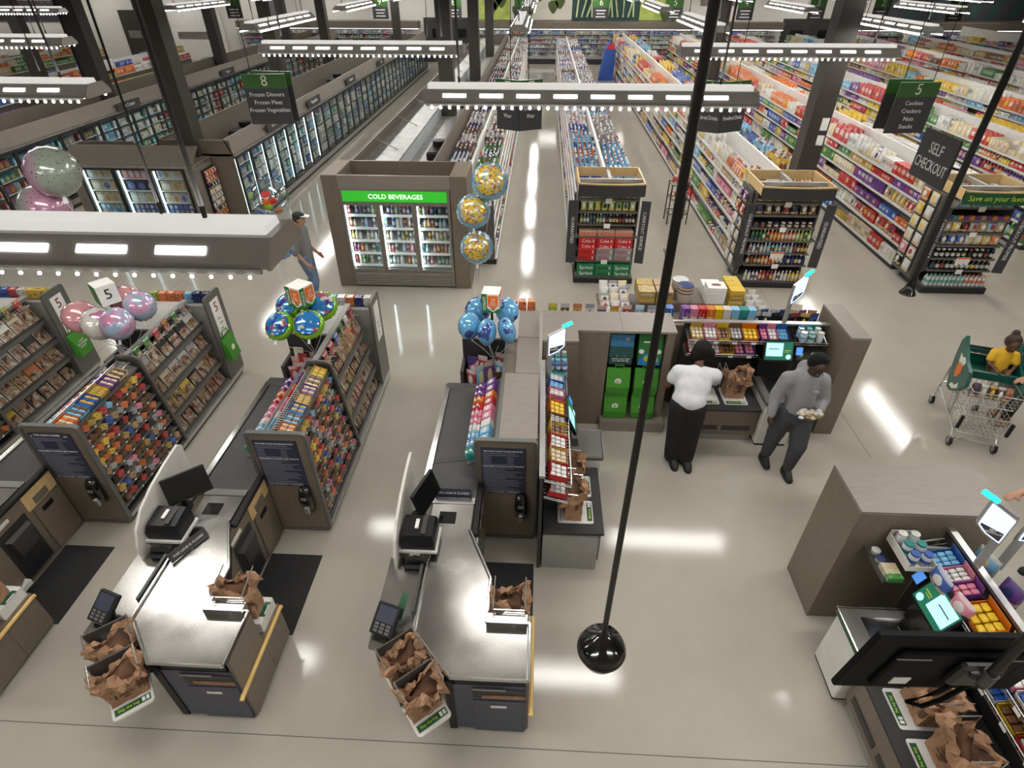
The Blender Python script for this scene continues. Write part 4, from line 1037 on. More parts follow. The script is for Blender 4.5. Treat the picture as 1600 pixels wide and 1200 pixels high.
m = MB(); m.b(x0, yf - .02, 1.60, x1, yf + .0, 1.66); m.build('top_rail', 'alu', root)
m = MB(); m.b(x0, yb + .0, 1.66, x0 + 1.2, yb + .03, 1.96); m.build('rear_board', 'taupe_metal', root)
for k in range(3):
    w = .785; xa = x0 + .245 + k * w; glass_door(root, Matrix.Translation((xa, yf + .02, 0)), w - .01, .24, 1.60)
    tb = MB(); tb.b(xa + .05, yf + .05, .30, xa + .075, yf + .08, 1.52); tb.build('light_tube', 'case_tube', root)
    for s in range(5):
        z = .30 + s * .262; sh = MB(); sh.b(xa + .02, yf + .10, z - .02, xa + w - .03, yb - .08, z); sh.build('shelf', 'white_shelf', root)
        n = (4, 6, 4, 3, 5)[s]; cn = [('white', 'light blue', 'cream', 'cream', 'white'), ('silver', 'blue', 'white', 'navy', 'pink'), ('white', 'blue', 'white', 'cream', 'white')][k][s]
        for i in range(n):
            for st_ in range(2 if s in (0, 1) else 1):
                hh = .105 if s in (0, 1) else .20; wd = (w - .10) / n
                prod('frozen_box', 'frozen', (xa + .06 + (i + .5) * wd, yf + .22, z + .001 + st_ * (hh + .002)), (wd - .015, .14, hh), jit(CW[cn], rng, .1), f'{cn} frozen meal box, {ordn[4 - s]} shelf behind the {("left", "middle", "right")[k]} door of the frozen end case', 'box', f'frozen end case door {k} shelf {s}')
m = MB(); m.b(x1 + .0, yf + .2, .2, x1 + .03, yb - .02, 1.5); o = m.build('side_rack', 'freezer_black'); tag(o, 'black side rack with red packs on the flank of the frozen end case', 'rack')
for k in range(9):
    for q in range(4): prod('hanging_pack', 'bag', (x1 + .07, yf + .27 + q * .125, .28 + k * .135), (.11, .06, .12), jit(CW[('tan', 'red', 'brown', 'white', 'silver', 'white', 'black', 'red', 'red')[k]]), f'{("tan", "red", "brown", "white", "silver", "white", "black", "red", "dark red")[k]} hanging pack, {ordn[k]} tier up on the frozen end case flank', 'pack', f'frozen flank tier {k}', R(90))

# --- wall coolers along the back
def wall_cooler(X0, X1, label, dw=1.55, seed=1):
    root = thing('wall_cooler', label, 'cooler', ((X0 + X1) / 2, YB - .5, 0), 'wall coolers at the back')
    y = YB - .95; r = random.Random(seed)
    m = MB(); m.b(X0, y, 0, X1, YB, .30); m.build('plinth', 'freezer_black', root)
    m = MB(); m.b(X0, y - .03, .30, X1, y + .02, .42); m.build('kick_rail', 'alu', root)
    m = MB(); m.b(X0, YB - .08, .3, X1, YB, 1.95); m.build('liner', 'white_plastic', root)
    m = MB(); m.b(X0, y - .05, 1.92, X1, YB, 2.30); m.build('header', 'taupe_metal', root)
    m = MB(); m.b(X0, y + .01, 1.885, X1, y + .06, 1.915); m.build('light_tube', 'case_tube_far', root)
    heap = Heap(); n = int((X1 - X0) / dw)
    for s in range(6):
        z = .42 + s * .245; sh = MB(); sh.b(X0, y + .12, z - .025, X1, YB - .08, z); sh.build('shelf', 'white_shelf', root)
    for k in range(n):
        xa = X0 + k * dw; glass_door(root, Matrix.Translation((xa, y + .02, 0)), dw - .02, .42, 1.90, 'alu', handle=False, fw=.04)
        for s in range(6):
            z = .42 + s * .245; x = xa + .05; cn = r.choice(('white', 'white', 'white', 'cream', 'red', 'blue', 'silver', 'pink'))
            while x < xa + dw - .1:
                w = r.choice((.09, .12)); 
                if r.random() < .2: cn = r.choice(('white', 'white', 'white', 'cream', 'red', 'blue', 'purple', 'silver'))
                heap.add(r.choice(('box', 'bottle')), (x + w / 2, y + .2, z), (w - .01, .1, r.uniform(.14, .2)), jit(CW[cn]), 0); x += w
    heap.build('dairy_goods', f'milk and dairy packages in the {label.split(",")[0]}', 'groceries')
wall_cooler(-4.2, 9.0, 'dairy wall cooler under the vegetable mural, facing the water aisle', seed=51)
wall_cooler(9.1, 14.6, 'wall cooler right of the mural, facing the snack aisle', seed=52)
wall_cooler(18.6, 29.4, 'far right wall cooler beyond the double doors', seed=53)
wall_cooler(-19.5, -7.9, 'far left wall cooler beyond the freezers', seed=54)
# double doors in the back wall
for n_, (xa, xb) in enumerate(((-7.6, -4.5), (14.9, 18.3))):
    m = MB(); m.b(xa - .08, YB - .06, 0, xb + .08, YB, 2.45); fr = m.build(f'door_{n_ + 1}', 'column_paint'); struct(fr, 'dark double swing door in the back wall')
    for q in range(2):
        a_ = xa + q * (xb - xa) / 2; m = MB(); m.cb(a_ + .01, YB - .10, .02, a_ + (xb - xa) / 2 - .01, YB - .06, 2.36, .01); lf = m.build('door_leaf', 'charcoal', fr)
        m = MB(); m.b(a_ + .45, YB - .108, 1.35, a_ + (xb - xa) / 2 - .45, YB - .10, 1.85); m.build('window_pane', 'black_gloss', lf)
m = MB(); m.lathe([(.05, 0), (.09, .02), (.09, .42), (.05, .50), (.03, .56)], (18.49, YB - .14, 1.5), 12); o = m.build('fire_extinguisher', 'extinguisher', smooth=True); tag(o, 'red fire extinguisher on the back wall beside the right double door', 'extinguisher')
# mural panels with vegetables
root = thing('vegetable_mural', 'wide wall mural of vegetables above the dairy cooler', 'mural', (0, YB - .1, 2.34))
for xa, xb, mt in ((-4.1, -2.2, 'mural_lime'), (-2.2, -.6, 'mural_cream'), (-.6, 1.7, 'mural_cream'), (1.7, 5.9, 'mural_teal'), (5.9, 8.4, 'mural_lime')):
    m = MB(); m.b(xa, YB - .10, 2.34, xb, YB - .01, 4.6); p_ = m.build('mural_panel', mt, root)
    r = random.Random(int(xa * 10)); v = MB()
    if mt == 'mural_teal':
        for k in range(12):
            x = xa + .3 + k * .32; x2 = x + r.uniform(-.5, .5); v.tube([(x, YB - .125, 2.5), ((x + x2) / 2 + .06, YB - .125, 3.3), (x2, YB - .125, 4.4)], .055, 5)
        v.build('asparagus_stalk', 'mural_stem', p_)
    else:
        for k in range(7):
            cx, cz = r.uniform(xa + .3, xb - .3), r.uniform(2.6, 4.2); q = [(cx + .30 * math.cos(t_) * (1 + .5 * math.sin(t_)), cz + .36 * math.sin(t_)) for t_ in [i * math.pi / 5 for i in range(10)]]
            v.ext(q, 'y', YB - .115, YB - .10)
        v.build('painted_leaf', 'mural_leaf', p_)
m = MB(); m.b(9.6, YB - .12, 3.15, 12.6, YB - .01, 3.75); o = m.build('wall_board', 'taupe_metal'); tag(o, 'grey board high on the back wall right of the mural', 'board')
# dark mural in the right corner
root = thing('dark_mural', 'dark teal and grey mural high at the far right', 'mural', (25, YB - .1, 2.4))
m = MB(); m.b(20.8, YB - .10, 2.4, 29.6, YB - .01, 5.5); p_ = m.build('mural_panel', 'sign_charcoal', root)
m = MB()
for k in range(6): m.ext([(22 + k * 1.2, 2.5), (22.5 + k * 1.2, 2.5), (23.1 + k * 1.2, 4.6), (22.8 + k * 1.2, 4.6)], 'y', YB - .12, YB - .10)
m.build('painted_streak', 'mural_teal', p_)
# blue cardboard tower by the snack gondola
root = thing('cardboard_tower', 'blue cardboard display tower by the far end of the juice aisle', 'display', (3.3, 35.6, 0))
m = MB(); m.ext([(3.05, 0), (3.85, 0), (3.85, 1.5), (3.55, 1.9), (3.3, 1.4)], 'y', 35.3, 35.9); m.build('body', 'soft_blue', root)
m = MB(); m.ext([(3.34, 1.5), (3.80, 1.5), (3.76, 1.78), (3.52, 1.78)], 'y', 35.27, 35.3); m.build('red_topper', 'print_red', root)
# --- produce and bakery tables at the left
def table_rows(X0, X1, Y0, Y1, label, desc, seed, cols, H=1.35):
    r = random.Random(seed); xc = (X0 + X1) / 2
    root = thing('grocery_table', label, 'display table', (xc, (Y0 + Y1) / 2, 0), 'left display tables')
    m = MB(); m.b(X0 + .05, Y0 + .05, 0, X1 - .05, Y1 - .05, .8); m.build('base', 'taupe_metal', root)
    m = MB(); m.b(xc - .03, Y0, .8, xc + .03, Y1, H); m.build('centre_panel', 'white_shelf', root)
    heap = Heap()
    for li, (z, ins) in enumerate(((.82, 0), (H - .25, .25))):
        m = MB(); m.b(X0 + ins, Y0, z - .03, X1 - ins, Y1, z); m.build('shelf', 'white_shelf', root)
        for d, xf in ((1, X1 - ins), (-1, X0 + ins)):
            def em(shape, loc, size, c, rz, *k_): heap.add(shape, loc, size, c, rz)
            fill_shelf((xf, d), Y0 + .05, Y1 - .05, z, .3, ('chips', 'cookie', 'small', 'cracker'), cols, r, em, rows=2)
    heap.build('table_goods', f'packages heaped on {desc}', 'groceries')
table_rows(-17.4, -15.7, 14.5, 20.5, 'white two tier table of yellow chips and blue packs behind the left freezers', 'the nearer left table', 61, ('yellow', 'yellow', 'gold', 'blue', 'white', 'silver', 'purple'))
table_rows(-17.2, -15.6, 21.6, 33, 'long white table of green and yellow packages beyond the left freezers', 'the long left table', 62, ('lime', 'green', 'yellow', 'orange', 'white', 'pink', 'blue'))
table_rows(-22.2, -20.4, 17, 25, 'second row white table of bright packages at the upper left', 'the outer left table', 63, ('yellow', 'orange', 'blue', 'purple', 'white'))
table_rows(-22.2, -20.4, 26.5, 37, 'farther white table of orange packages near the left wall', 'the far outer left table', 64, ('orange', 'gold', 'white', 'red', 'blue'))
table_rows(-28, -26, 22, 38, 'outermost display table near the left corner', 'the outermost left table', 65, ('orange', 'gold', 'cream', 'green'))
for i, (xa, xb, z0, z1, mt, lab) in enumerate(((-36, -31.5, 2.2, 3.3, 'sign_charcoal', 'dark arrow shaped department board at the upper left'), (-27.5, -24.6, .0, 2.8, 'column_paint', 'black oven front in the bakery wall'), (-24.2, -20.8, 0, 2.7, 'white_plastic', 'pale steel cold room door at the upper left'))):
    root = thing(('department_board', 'oven_front', 'cold_room_door')[i], lab, ('sign', 'oven', 'door')[i], ((xa + xb) / 2, YB - .1, z0))
    m = MB(); m.cb(xa, YB - .12, z0, xb, YB - .005, z1, .02); p_ = m.build('panel', mt, root)
    m = MB(); m.b(xa + .3, YB - .14, z0 + (z1 - z0) * .45, xb - .3, YB - .12, z0 + (z1 - z0) * .60); m.build('trim_strip', 'alu', root)
# ================================================================ staffed checkout lanes
def rnd_poly(w, h, r, n=5, x0=0, z0=0):
    """rounded rectangle outline (x,z)"""
    out = []
    for cx, cz, a0 in ((w - r, h - r, 0), (r, h - r, 90), (r, r, 180), (w - r, r, 270)):
        for k in range(n + 1):
            a = R(a0 + 90 * k / n); out.append((x0 + cx + r * math.cos(a), z0 + cz + r * math.sin(a)))
    return out
def frame_poly(m, outer, inner, axis, a, b):
    """ring between two outlines with the same number of points, extruded"""
    n = len(outer); mk = (lambda p, t: (p[0], t, p[1])) if axis == 'y' else (lambda p, t: (t, p[0], p[1]))
    vs = [mk(p, a) for p in outer] + [mk(p, a) for p in inner] + [mk(p, b) for p in outer] + [mk(p, b) for p in inner]; fs = []
    for i in range(n):
        j = (i + 1) % n
        fs += [(i, j, n + j, n + i), (2 * n + i, 3 * n + i, 3 * n + j, 2 * n + j), (i, 2 * n + i, 2 * n + j, j), (n + i, n + j, 3 * n + j, 3 * n + i)]
    m.add(vs, fs)
BAGN = [0]
def paper_bag(c, w, d, h, rz, label, lean=0.0, seed=0, flat=False):
    """crumpled open kraft bag, its rim folded out"""
    r = random.Random(100 + seed); n = 40; M = Matrix.Translation(c) @ Matrix.Rotation(rz, 4, 'Z')
    root = thing('paper_bag', label, 'paper bag', c, 'kraft paper bags')
    def rect(k):
        t_ = (k / n) % 1.0; per = 2 * (w + d); s_ = t_ * per
        if s_ < w: return (-w / 2 + s_, -d / 2)
        s_ -= w
        if s_ < d: return (w / 2, -d / 2 + s_)
        s_ -= d
        if s_ < w: return (w / 2 - s_, d / 2)
        return (-w / 2, d / 2 - (s_ - w))
    ph = [r.uniform(0, 6.28) for _ in range(6)]
    rings = []
    lv = [0, .15, .35, .55, .72, .86, .97, 1.03, .97, .84, .72]
    out = [1, 1, 1, .99, .97, .95, 1.0, 1.10, 1.22, 1.28, 1.25]
    for li, (t_, ex) in enumerate(zip(lv, out)):
        ring = []
        amp = .006 + .024 * min(1, t_) * (1.0 if li < 6 else 1.5)
        for k in range(n):
            x, y = rect(k); a = 2 * math.pi * k / n
            nz = math.sin(a * 3 + ph[0] + li * .9) + .7 * math.sin(a * 7 + ph[1] - li * 1.3) + .6 * math.sin(a * 11 + ph[2] + li * 2.1)
            x = x * ex + amp * nz * .5 * math.cos(a); y = y * (ex if li < 7 else ex * 1.1) + amp * nz * .6 * math.sin(a) + lean * t_
            saddle = .05 * math.cos(2 * a) if li >= 5 else 0
            z = h * t_ + (saddle + .018 * math.sin(a * 5 + ph[3]) + .012 * math.sin(a * 9 + ph[4])) * (1 if li >= 5 else 0)
            jj = .009 * (t_ > .2)
            ring.append((x + r.uniform(-jj, jj), y + r.uniform(-jj, jj), max(z + r.uniform(-jj, jj), 0)))
        rings.append(ring)
    m = MB(); m.M = M; m.loft([[Vector(p) for p in rg] for rg in rings], cap=False)
    m.add([rings[0][k] for k in range(n)], [tuple(range(n))])
    m.build('bag_body', 'paper_kraft', root)
    lin = MB(); lin.M = M; lin.loft([[(p[0] * .93, p[1] * .93, p[2]) for p in rings[1]], [(p[0] * .95, p[1] * .95, p[2]) for p in rings[5]]], cap=True); lin.build('bag_inner_shade', 'paper_kraft_dark', root, smooth='all')  # dark capped core: shade inside the open bag put into colour
    tx = MB(); tx.M = M
    for k in range(4):
        ww = w * (.18 + .10 * ((k * 7 + seed) % 3)); tx.b(-ww / 2, -d / 2 * 1.03 - .008, h * (.55 - .11 * k), ww / 2, -d / 2 * 1.03 - .006, h * (.55 - .11 * k) + .014)
    tx.build('printed_mark', 'paper_kraft_dark', root)
    return root
def bag_tray_label(root, c, w, d, rz, words):
    m = MB(); m.M = Matrix.Translation(c) @ Matrix.Rotation(rz, 4, 'Z'); m.cb(-w / 2, -d / 2, 0, w / 2, d / 2, .003, .001); g = m.build('green_label', 'label_green', root)
    p = m.M @ Vector((-w * .12, 0, .0042)); text(words, d * .62, p, g, 'print_lime', (0, 0, math.degrees(rz)), sx=.85)
    for k in range(2):
        q = MB(); q.M = m.M @ Matrix.Translation((w * (.30 + .12 * k), 0, .003)); q.cb(-w * .045, -d * .34, 0, w * .045, d * .30, .002, .0005); q.build('hand_icon', 'print_white', g)
def lane(dx, tagw, full=True, variant='C'):
    """counter with belt, steel bagging top, cashier cabinet"""
    mb = lambda: MB(dx)
    root = thing('checkout_counter', f'steel topped checkout counter with black belt, {tagw}', 'checkout counter', (-.5 + dx, 3.6, 0), 'staffed checkout counters')
    top = [(-.88, 3.40), (-.88, 2.40), (-.55, 2.05), (.02, 2.05), (.02, 2.50), (-.32, 2.50), (-.32, 2.90), (-.55, 3.40)]
    m = mb(); m.prism(top, .90, .915); m.build('steel_top', 'steel', root)
    rim = top + [top[0]]
    m = mb()
    for (xa, ya), (xb, yb_) in zip(rim[:-1], rim[1:]):
        if ya == 3.40 and yb_ == 3.40: continue
        m.tube([(xa, ya, .925), (xb, yb_, .925)], .014, 6)
    m.build('top_rim', 'chrome', root)
    inner = [(-.84, 3.38), (-.84, 2.42), (-.54, 2.10), (-.02, 2.10), (-.02, 2.50), (-.34, 2.50), (-.34, 2.88), (-.56, 3.38)]
    m = mb(); m.prism(inner, .74, .90); m.build('fascia', 'black_plastic', root)
    m = mb(); m.prism([(-.80, 3.38), (-.80, 2.46), (-.57, 2.14), (0.0, 2.12), (0.0, 2.5), (-.34, 2.5), (-.34, 2.88), (-.56, 3.38)], .06, .74); m.build('base', 'wood_v_shade', root)
    m = mb(); m.b(-.56, 2.095, .03, .012, 2.125, .74); fp = m.build('front_panel', 'blue_grey', root)
    m = mb(); m.b(-.61, 2.085, .02, -.55, 2.15, .80); m.build('corner_post', 'black_plastic', root)
    m = mb(); m.b(-.40, 2.085, .02, 0.0, 2.0955, .52); dr = m.build('drawer_front', 'blue_grey', fp)
    m = mb(); m.cb(-.27, 2.073, .43, -.14, 2.086, .46, .006); m.build('handle', 'white_plastic', fp)
    m = mb(); m.b(-.40, 2.088, .56, 0.0, 2.096, .70); m.build('slot', 'charcoal', fp)
    m = mb(); m.b(-.33, 2.080, .57, 0.0, 2.0875, .61); m.build('paper_stack', 'paper_kraft', fp)
    m = mb(); m.b(-.40, 2.076, .70, -.15, 2.0875, .715); m.build('edge_trim', 'alu', fp)
    # right flank with its timber bumper
    m = mb(); m.cb(0.0, 2.10, .04, .03, 2.50, .88, .004); m.cb(-.34, 2.50, .04, .03, 2.84, .50, .004); m.build('flank_panel', 'wood_v_shade', root)
    m = mb(); m.tube([(.045, 2.02, .46), (.045, 2.06, .47), (.045, 2.80, .47), (.045, 2.84, .46)], .019, 8); m.build('bumper_rail', 'bumper_wood', root, True)
    # customer ledge on the left
    m = mb(); m.prism([(-1.22, 3.10), (-1.22, 2.28), (-1.02, 2.24), (-.90, 2.40), (-.90, 3.10)], .84, .875); m.build('customer_ledge', 'steel', root)
    m = mb(); m.prism([(-1.20, 3.10), (-1.20, 2.34), (-1.02, 2.30), (-.88, 2.44), (-.82, 3.10)], .55, .84); m.build('ledge_apron', 'rack_grey', root)
    m = mb(); m.b(-.93, 2.55, .876, -.905, 3.08, .95); m.build('ledge_divider', 'steel_dark', root)
    # scanner deck and belt
    m = mb(); m.b(-.94, 3.40, .86, -.55, 3.74, .905); sc = m.build('scanner_deck', 'steel', root)
    m = mb(); m.b(-.86, 3.48, .905, -.70, 3.62, .908); m.build('scanner_window', 'black_gloss', sc)
    m = mb(); m.b(-.95, 3.72, .86, -.54, 3.80, .912); m.build('deck_threshold', 'chrome', root)
    m = mb(); m.b(-1.03, 3.80, .84, -.57, 5.56, .885); bl = m.build('belt', 'belt_rubber', root)
    m = mb(); m.b(-1.035, 3.80, .60, -1.09, 5.62, .905); m.build('belt_rail', 'chrome', root)
    m = mb(); m.b(-.57, 3.80, .60, -.53, 5.62, .90); m.build('belt_rail', 'steel_dark', root)
    m = mb(); m.cb(-1.10, 5.56, .55, -.53, 5.72, .91, .03); m.build('belt_end', 'steel_dark', root, True)
    m = mb(); m.b(-1.06, 3.42, .06, -.56, 5.66, .84); m.build('belt_cabinet', 'wood_v_shade', root)
    if variant == 'C':
        m = mb(); m.obox((-.80, 4.36, .888), .46, .07, .004, R(12)); m.build('belt_seam', 'charcoal', bl)
    # cashier cabinet facing right
    m = mb(); m.b(-.56, 3.02, .04, -.50, 4.03, .88); cb = m.build('cashier_cabinet', 'wood_v_shade', root)
    m = mb(); m.cb(-.54, 3.36, .86, -.47, 4.02, .91, .012); m.build('cabinet_edge', 'black_plastic', cb)
    m = mb(); m.b(-.499, 3.62, .66, -.488, 4.02, .86); dw_ = m.build('maple_drawer', 'maple', cb)
    m = mb(); m.b(-.488, 3.72, .68, -.478, 3.90, .76); m.build('drawer_pocket', 'taupe_metal', cb)
    m = mb(); m.b(-.499, 3.66, .05, -.484, 4.02, .64); m.build('cabinet_door', 'wood_v_shade', cb)
    m = mb(); m.cb(-.484, 3.74, .54, -.476, 3.88, .60, .003); m.build('finger_slot', 'black_plastic', cb)
    m = mb(); m.b(-.499, 3.04, .08, -.490, 3.58, .70); m.build('bin_opening', 'freezer_black', cb)
    m = mb(); m.cb(-.499, 3.22, .76, -.480, 3.42, .80, .005); m.build('pull_handle', 'cream_panel', cb)
    m = mb(); m.loft([[(-.49, 3.26, .62), (-.49, 3.56, .62), (-.44, 3.54, .60), (-.44, 3.28, .60)], [(-.49, 3.28, .40), (-.49, 3.54, .40), (-.45, 3.52, .38), (-.45, 3.30, .38)]]); m.build('bin_liner', 'charcoal', cb)
    m = mb(); m.b(-.49, 3.05, .10, -.42, 3.20, .16); m.build('paper_roll', 'white_plastic', cb)
    # white curved splash panel
    prof = [(3.00, .60), (3.00, .80)]
    pts = [(3.02, .58), (2.98, .85), (2.99, 1.02), (3.06, 1.16), (3.20, 1.27), (3.42, 1.34), (3.66, 1.38), (3.90, 1.40), (3.94, 1.36), (3.94, .60)]
    m = mb(); m.ext(pts, 'x', -1.16, -1.135); m.build('splash_panel', 'cream_panel', root)
    # floor mat
    m = mb(); m.cb(-.50, 2.83, 0, .05, 3.73, .012, .004); tag(m.build('floor_mat', 'mat_rubber'), f'black rubber standing mat for the cashier, {tagw}', 'floor mat', 'cashier mats')
    # register
    L = f'on the {tagw}' if not tagw.startswith('at') else tagw
    rt = thing('register_screen', f'black register monitor on its arm, {tagw}', 'monitor', (-1.0 + dx, 3.55, .905), 'register monitors')
    M = Matrix.Translation((-.955, 3.56, 1.22)) @ Euler((R(-18), 0, R(58 if variant != 'C' else 72)), 'XYZ').to_matrix().to_4x4()
    if variant != 'C': M = Matrix.Translation((-.93, 3.55, 1.22)) @ Euler((R(-30), 0, R(40)), 'XYZ').to_matrix().to_4x4()
    m = mb(); m.M = M; m.cb(-.19, -.012, -.13, .19, .022, .13, .008); s_ = m.build('casing', 'black_plastic', rt)
    m = mb(); m.M = M; m.b(-.178, -.015, -.118, .178, -.012, .118); m.build('display_glass', 'black_gloss', s_)
    m = mb(); m.tube([(-1.05, 3.56, .92), (-1.05, 3.57, 1.06), (-.97, 3.57, 1.18)], .022, 8); m.cyl((-1.05, 3.56, .905), .07, .02, 12); m.build('stand', 'black_plastic', rt, True)
    rt = thing('receipt_printer', f'black receipt printer on a white shelf, {tagw}', 'printer', (-.99 + dx, 3.22, .99), 'receipt printers')
    m = mb(); m.b(-1.135, 3.08, .975, -.80, 3.36, 1.0); m.build('shelf', 'white_plastic', rt)
    m = mb(); m.loft([[(-1.12, 3.10, 1.0), (-.82, 3.10, 1.0), (-.82, 3.35, 1.0), (-1.12, 3.35, 1.0)], [(-1.12, 3.10, 1.08), (-.82, 3.10, 1.08), (-.82, 3.35, 1.13), (-1.12, 3.35, 1.13)], [(-1.10, 3.13, 1.15), (-.84, 3.13, 1.15), (-.84, 3.34, 1.17), (-1.10, 3.34, 1.17)]]); b_ = m.build('body', 'black_plastic', rt)
    m = mb(); m.b(-1.0, 3.20, 1.16, -.97, 3.30, 1.172); m.build('receipt_slip', 'tag_white', rt)
    m = mb(); m.b(-.94, 3.14, 1.155, -.90, 3.34, 1.172); m.build('cover_gap', 'charcoal', rt)
    m = mb(); m.tube([(-1.12, 3.2, .98), (-1.13, 3.2, .905)], .02, 6); m.tube([(-.84, 3.2, .98), (-.86, 3.2, .905)], .02, 6); m.build('leg', 'alu', rt)
    rt = thing('hand_scanner', f'black hand scanner cradle below the printer, {tagw}', 'scanner', (-.98 + dx, 3.02, .905), 'hand scanners')
    m = mb(); m.cb(-1.08, 2.98, .878, -.86, 3.07, .93, .01); m.build('cradle', 'black_plastic', rt); m = mb(); m.tube([(-1.06, 3.03, .95), (-.98, 3.03, .97), (-.88, 3.02, .95)], .03, 8); m.build('scanner_head', 'black_gloss', rt, True)
    # card terminal
    rt = thing('card_terminal', f'black card terminal on a stalk at the customer ledge, {tagw}', 'card terminal', (-1.10 + dx, 2.44, .875), 'card terminals')
    m = mb(); m.tube([(-1.10, 2.46, .876), (-1.10, 2.45, .96)], .025, 8); m.build('stalk', 'black_plastic', rt)
    M = Matrix.Translation((-1.10, 2.44, .99)) @ Euler((R(35), 0, R(-18)), 'XYZ').to_matrix().to_4x4()
    m = mb(); m.M = M; m.cb(-.10, -.12, -.02, .10, .12, .02, .008); b_ = m.build('body', 'black_plastic', rt)
    m = mb(); m.M = M; m.b(-.075, -.02, .02, .075, .10, .024); m.build('screen', 'policy_navy', b_)
    m = mb(); m.M = M
    for i in range(3):
        for j in range(3): m.b(-.07 + i * .05, -.10 + j * .026, .02, -.035 + i * .05, -.082 + j * .026, .026)
    m.build('keypad', 'rack_grey', b_)
    if variant == 'C':
        m = mb(); m.obox((-1.0, 2.56, .99), .06, .20, .004, R(-18), R(35)); m.build('green_card', 'label_green', rt)
    # bag rack: white board on a turned arm
    rz = R(39); u = Vector((math.cos(rz), math.sin(rz), 0)); v = Vector((-math.sin(rz), math.cos(rz), 0)); c0 = Vector((-.655, 1.855, .62))
    rt = thing('bag_rack', f'white bag rack board with chrome bag arms, {tagw}', 'bag rack', tuple(c0 + v * .3 + Vector((dx, 0, 0))), 'bag racks')
    M = Matrix.Translation(c0) @ Matrix.Rotation(rz, 4, 'Z')
    m = mb(); m.M = M; m.prism(rnd_poly(.28, .66, .03, 4, -.14, -.02), -.012, .008); m.build('tray_board', 'white_plastic', rt)
    for k, vv in enumerate((.035, .325)):
        p = c0 + v * vv; bag_tray_label(rt, (p[0] + dx, p[1], .63), .24, .055, rz, 'Skip the bag')
    for k, vv in enumerate((.17, .47)):
        for su in (-.15, .15):
            m = mb(); a_ = c0 + u * su + v * (vv + .09); b2 = c0 + u * su + v * (vv - .08)
            m.tube([(a_.x, a_.y, .62), (a_.x, a_.y, 1.0), (b2.x, b2.y, .97), (b2.x, b2.y, .95)], .006, 6); m.build('bag_arm', 'chrome', rt)
        m = mb(); a_ = c0 + v * (vv + .095); m.obox((a_.x, a_.y, .80), .31, .012, .36, rz); m.build('back_plate', 'steel_dark', rt)
    m = mb(); q = c0 + v * .34 + u * .1; m.tube([(q.x, q.y, .60), (q.x + .02, q.y + .02, .52), (q.x + .22, q.y + .12, .5)], .03, 8); m.build('swing_arm', 'black_metal', rt)
    for k, vv in enumerate((.15, .45)):
        p = c0 + v * vv; paper_bag((p.x + dx, p.y, .632), .255, .13, .30, rz, f'brown paper bag, {("front", "rear")[k]} one on the swinging rack, {tagw}', seed=BAGN[0]); BAGN[0] += 1
    # third bag hanging on the bracket in the notch
    rt = thing('bag_bracket', f'steel bag bracket in the counter notch, {tagw}', 'bag rack', (-.15 + dx, 2.6, .92), 'bag brackets')
    m = mb(); m.b(-.32, 2.46, .918, .0, 2.54, .985); m.build('steel_box', 'steel', rt)
    for xx in (-.27, -.02):
        m = mb(); m.tube([(xx, 2.54, .97), (xx, 2.54, 1.05), (xx, 2.80, 1.10)], .006, 6); m.build('bag_arm', 'chrome', rt)
    m = mb(); m.tube([(-.27, 2.55, 1.02), (-.02, 2.55, 1.02)], .006, 6); m.tube([(-.27, 2.55, .985), (-.02, 2.55, .985)], .005, 6); m.build('cross_bar', 'chrome', rt)
    paper_bag((-.15 + dx, 2.68, .635), .25, .15, .38, 0, f'open brown paper bag on the bracket, counter {tagw}', seed=BAGN[0]); BAGN[0] += 1
    m = mb(); m.cb(-.33, 2.56, .50, .02, 2.82, .632, .006); m.build('bag_shelf', 'white_plastic', rt); bag_tray_label(rt, (.0 + dx, 2.70, .632), .05, .14, 0, '')
    return root

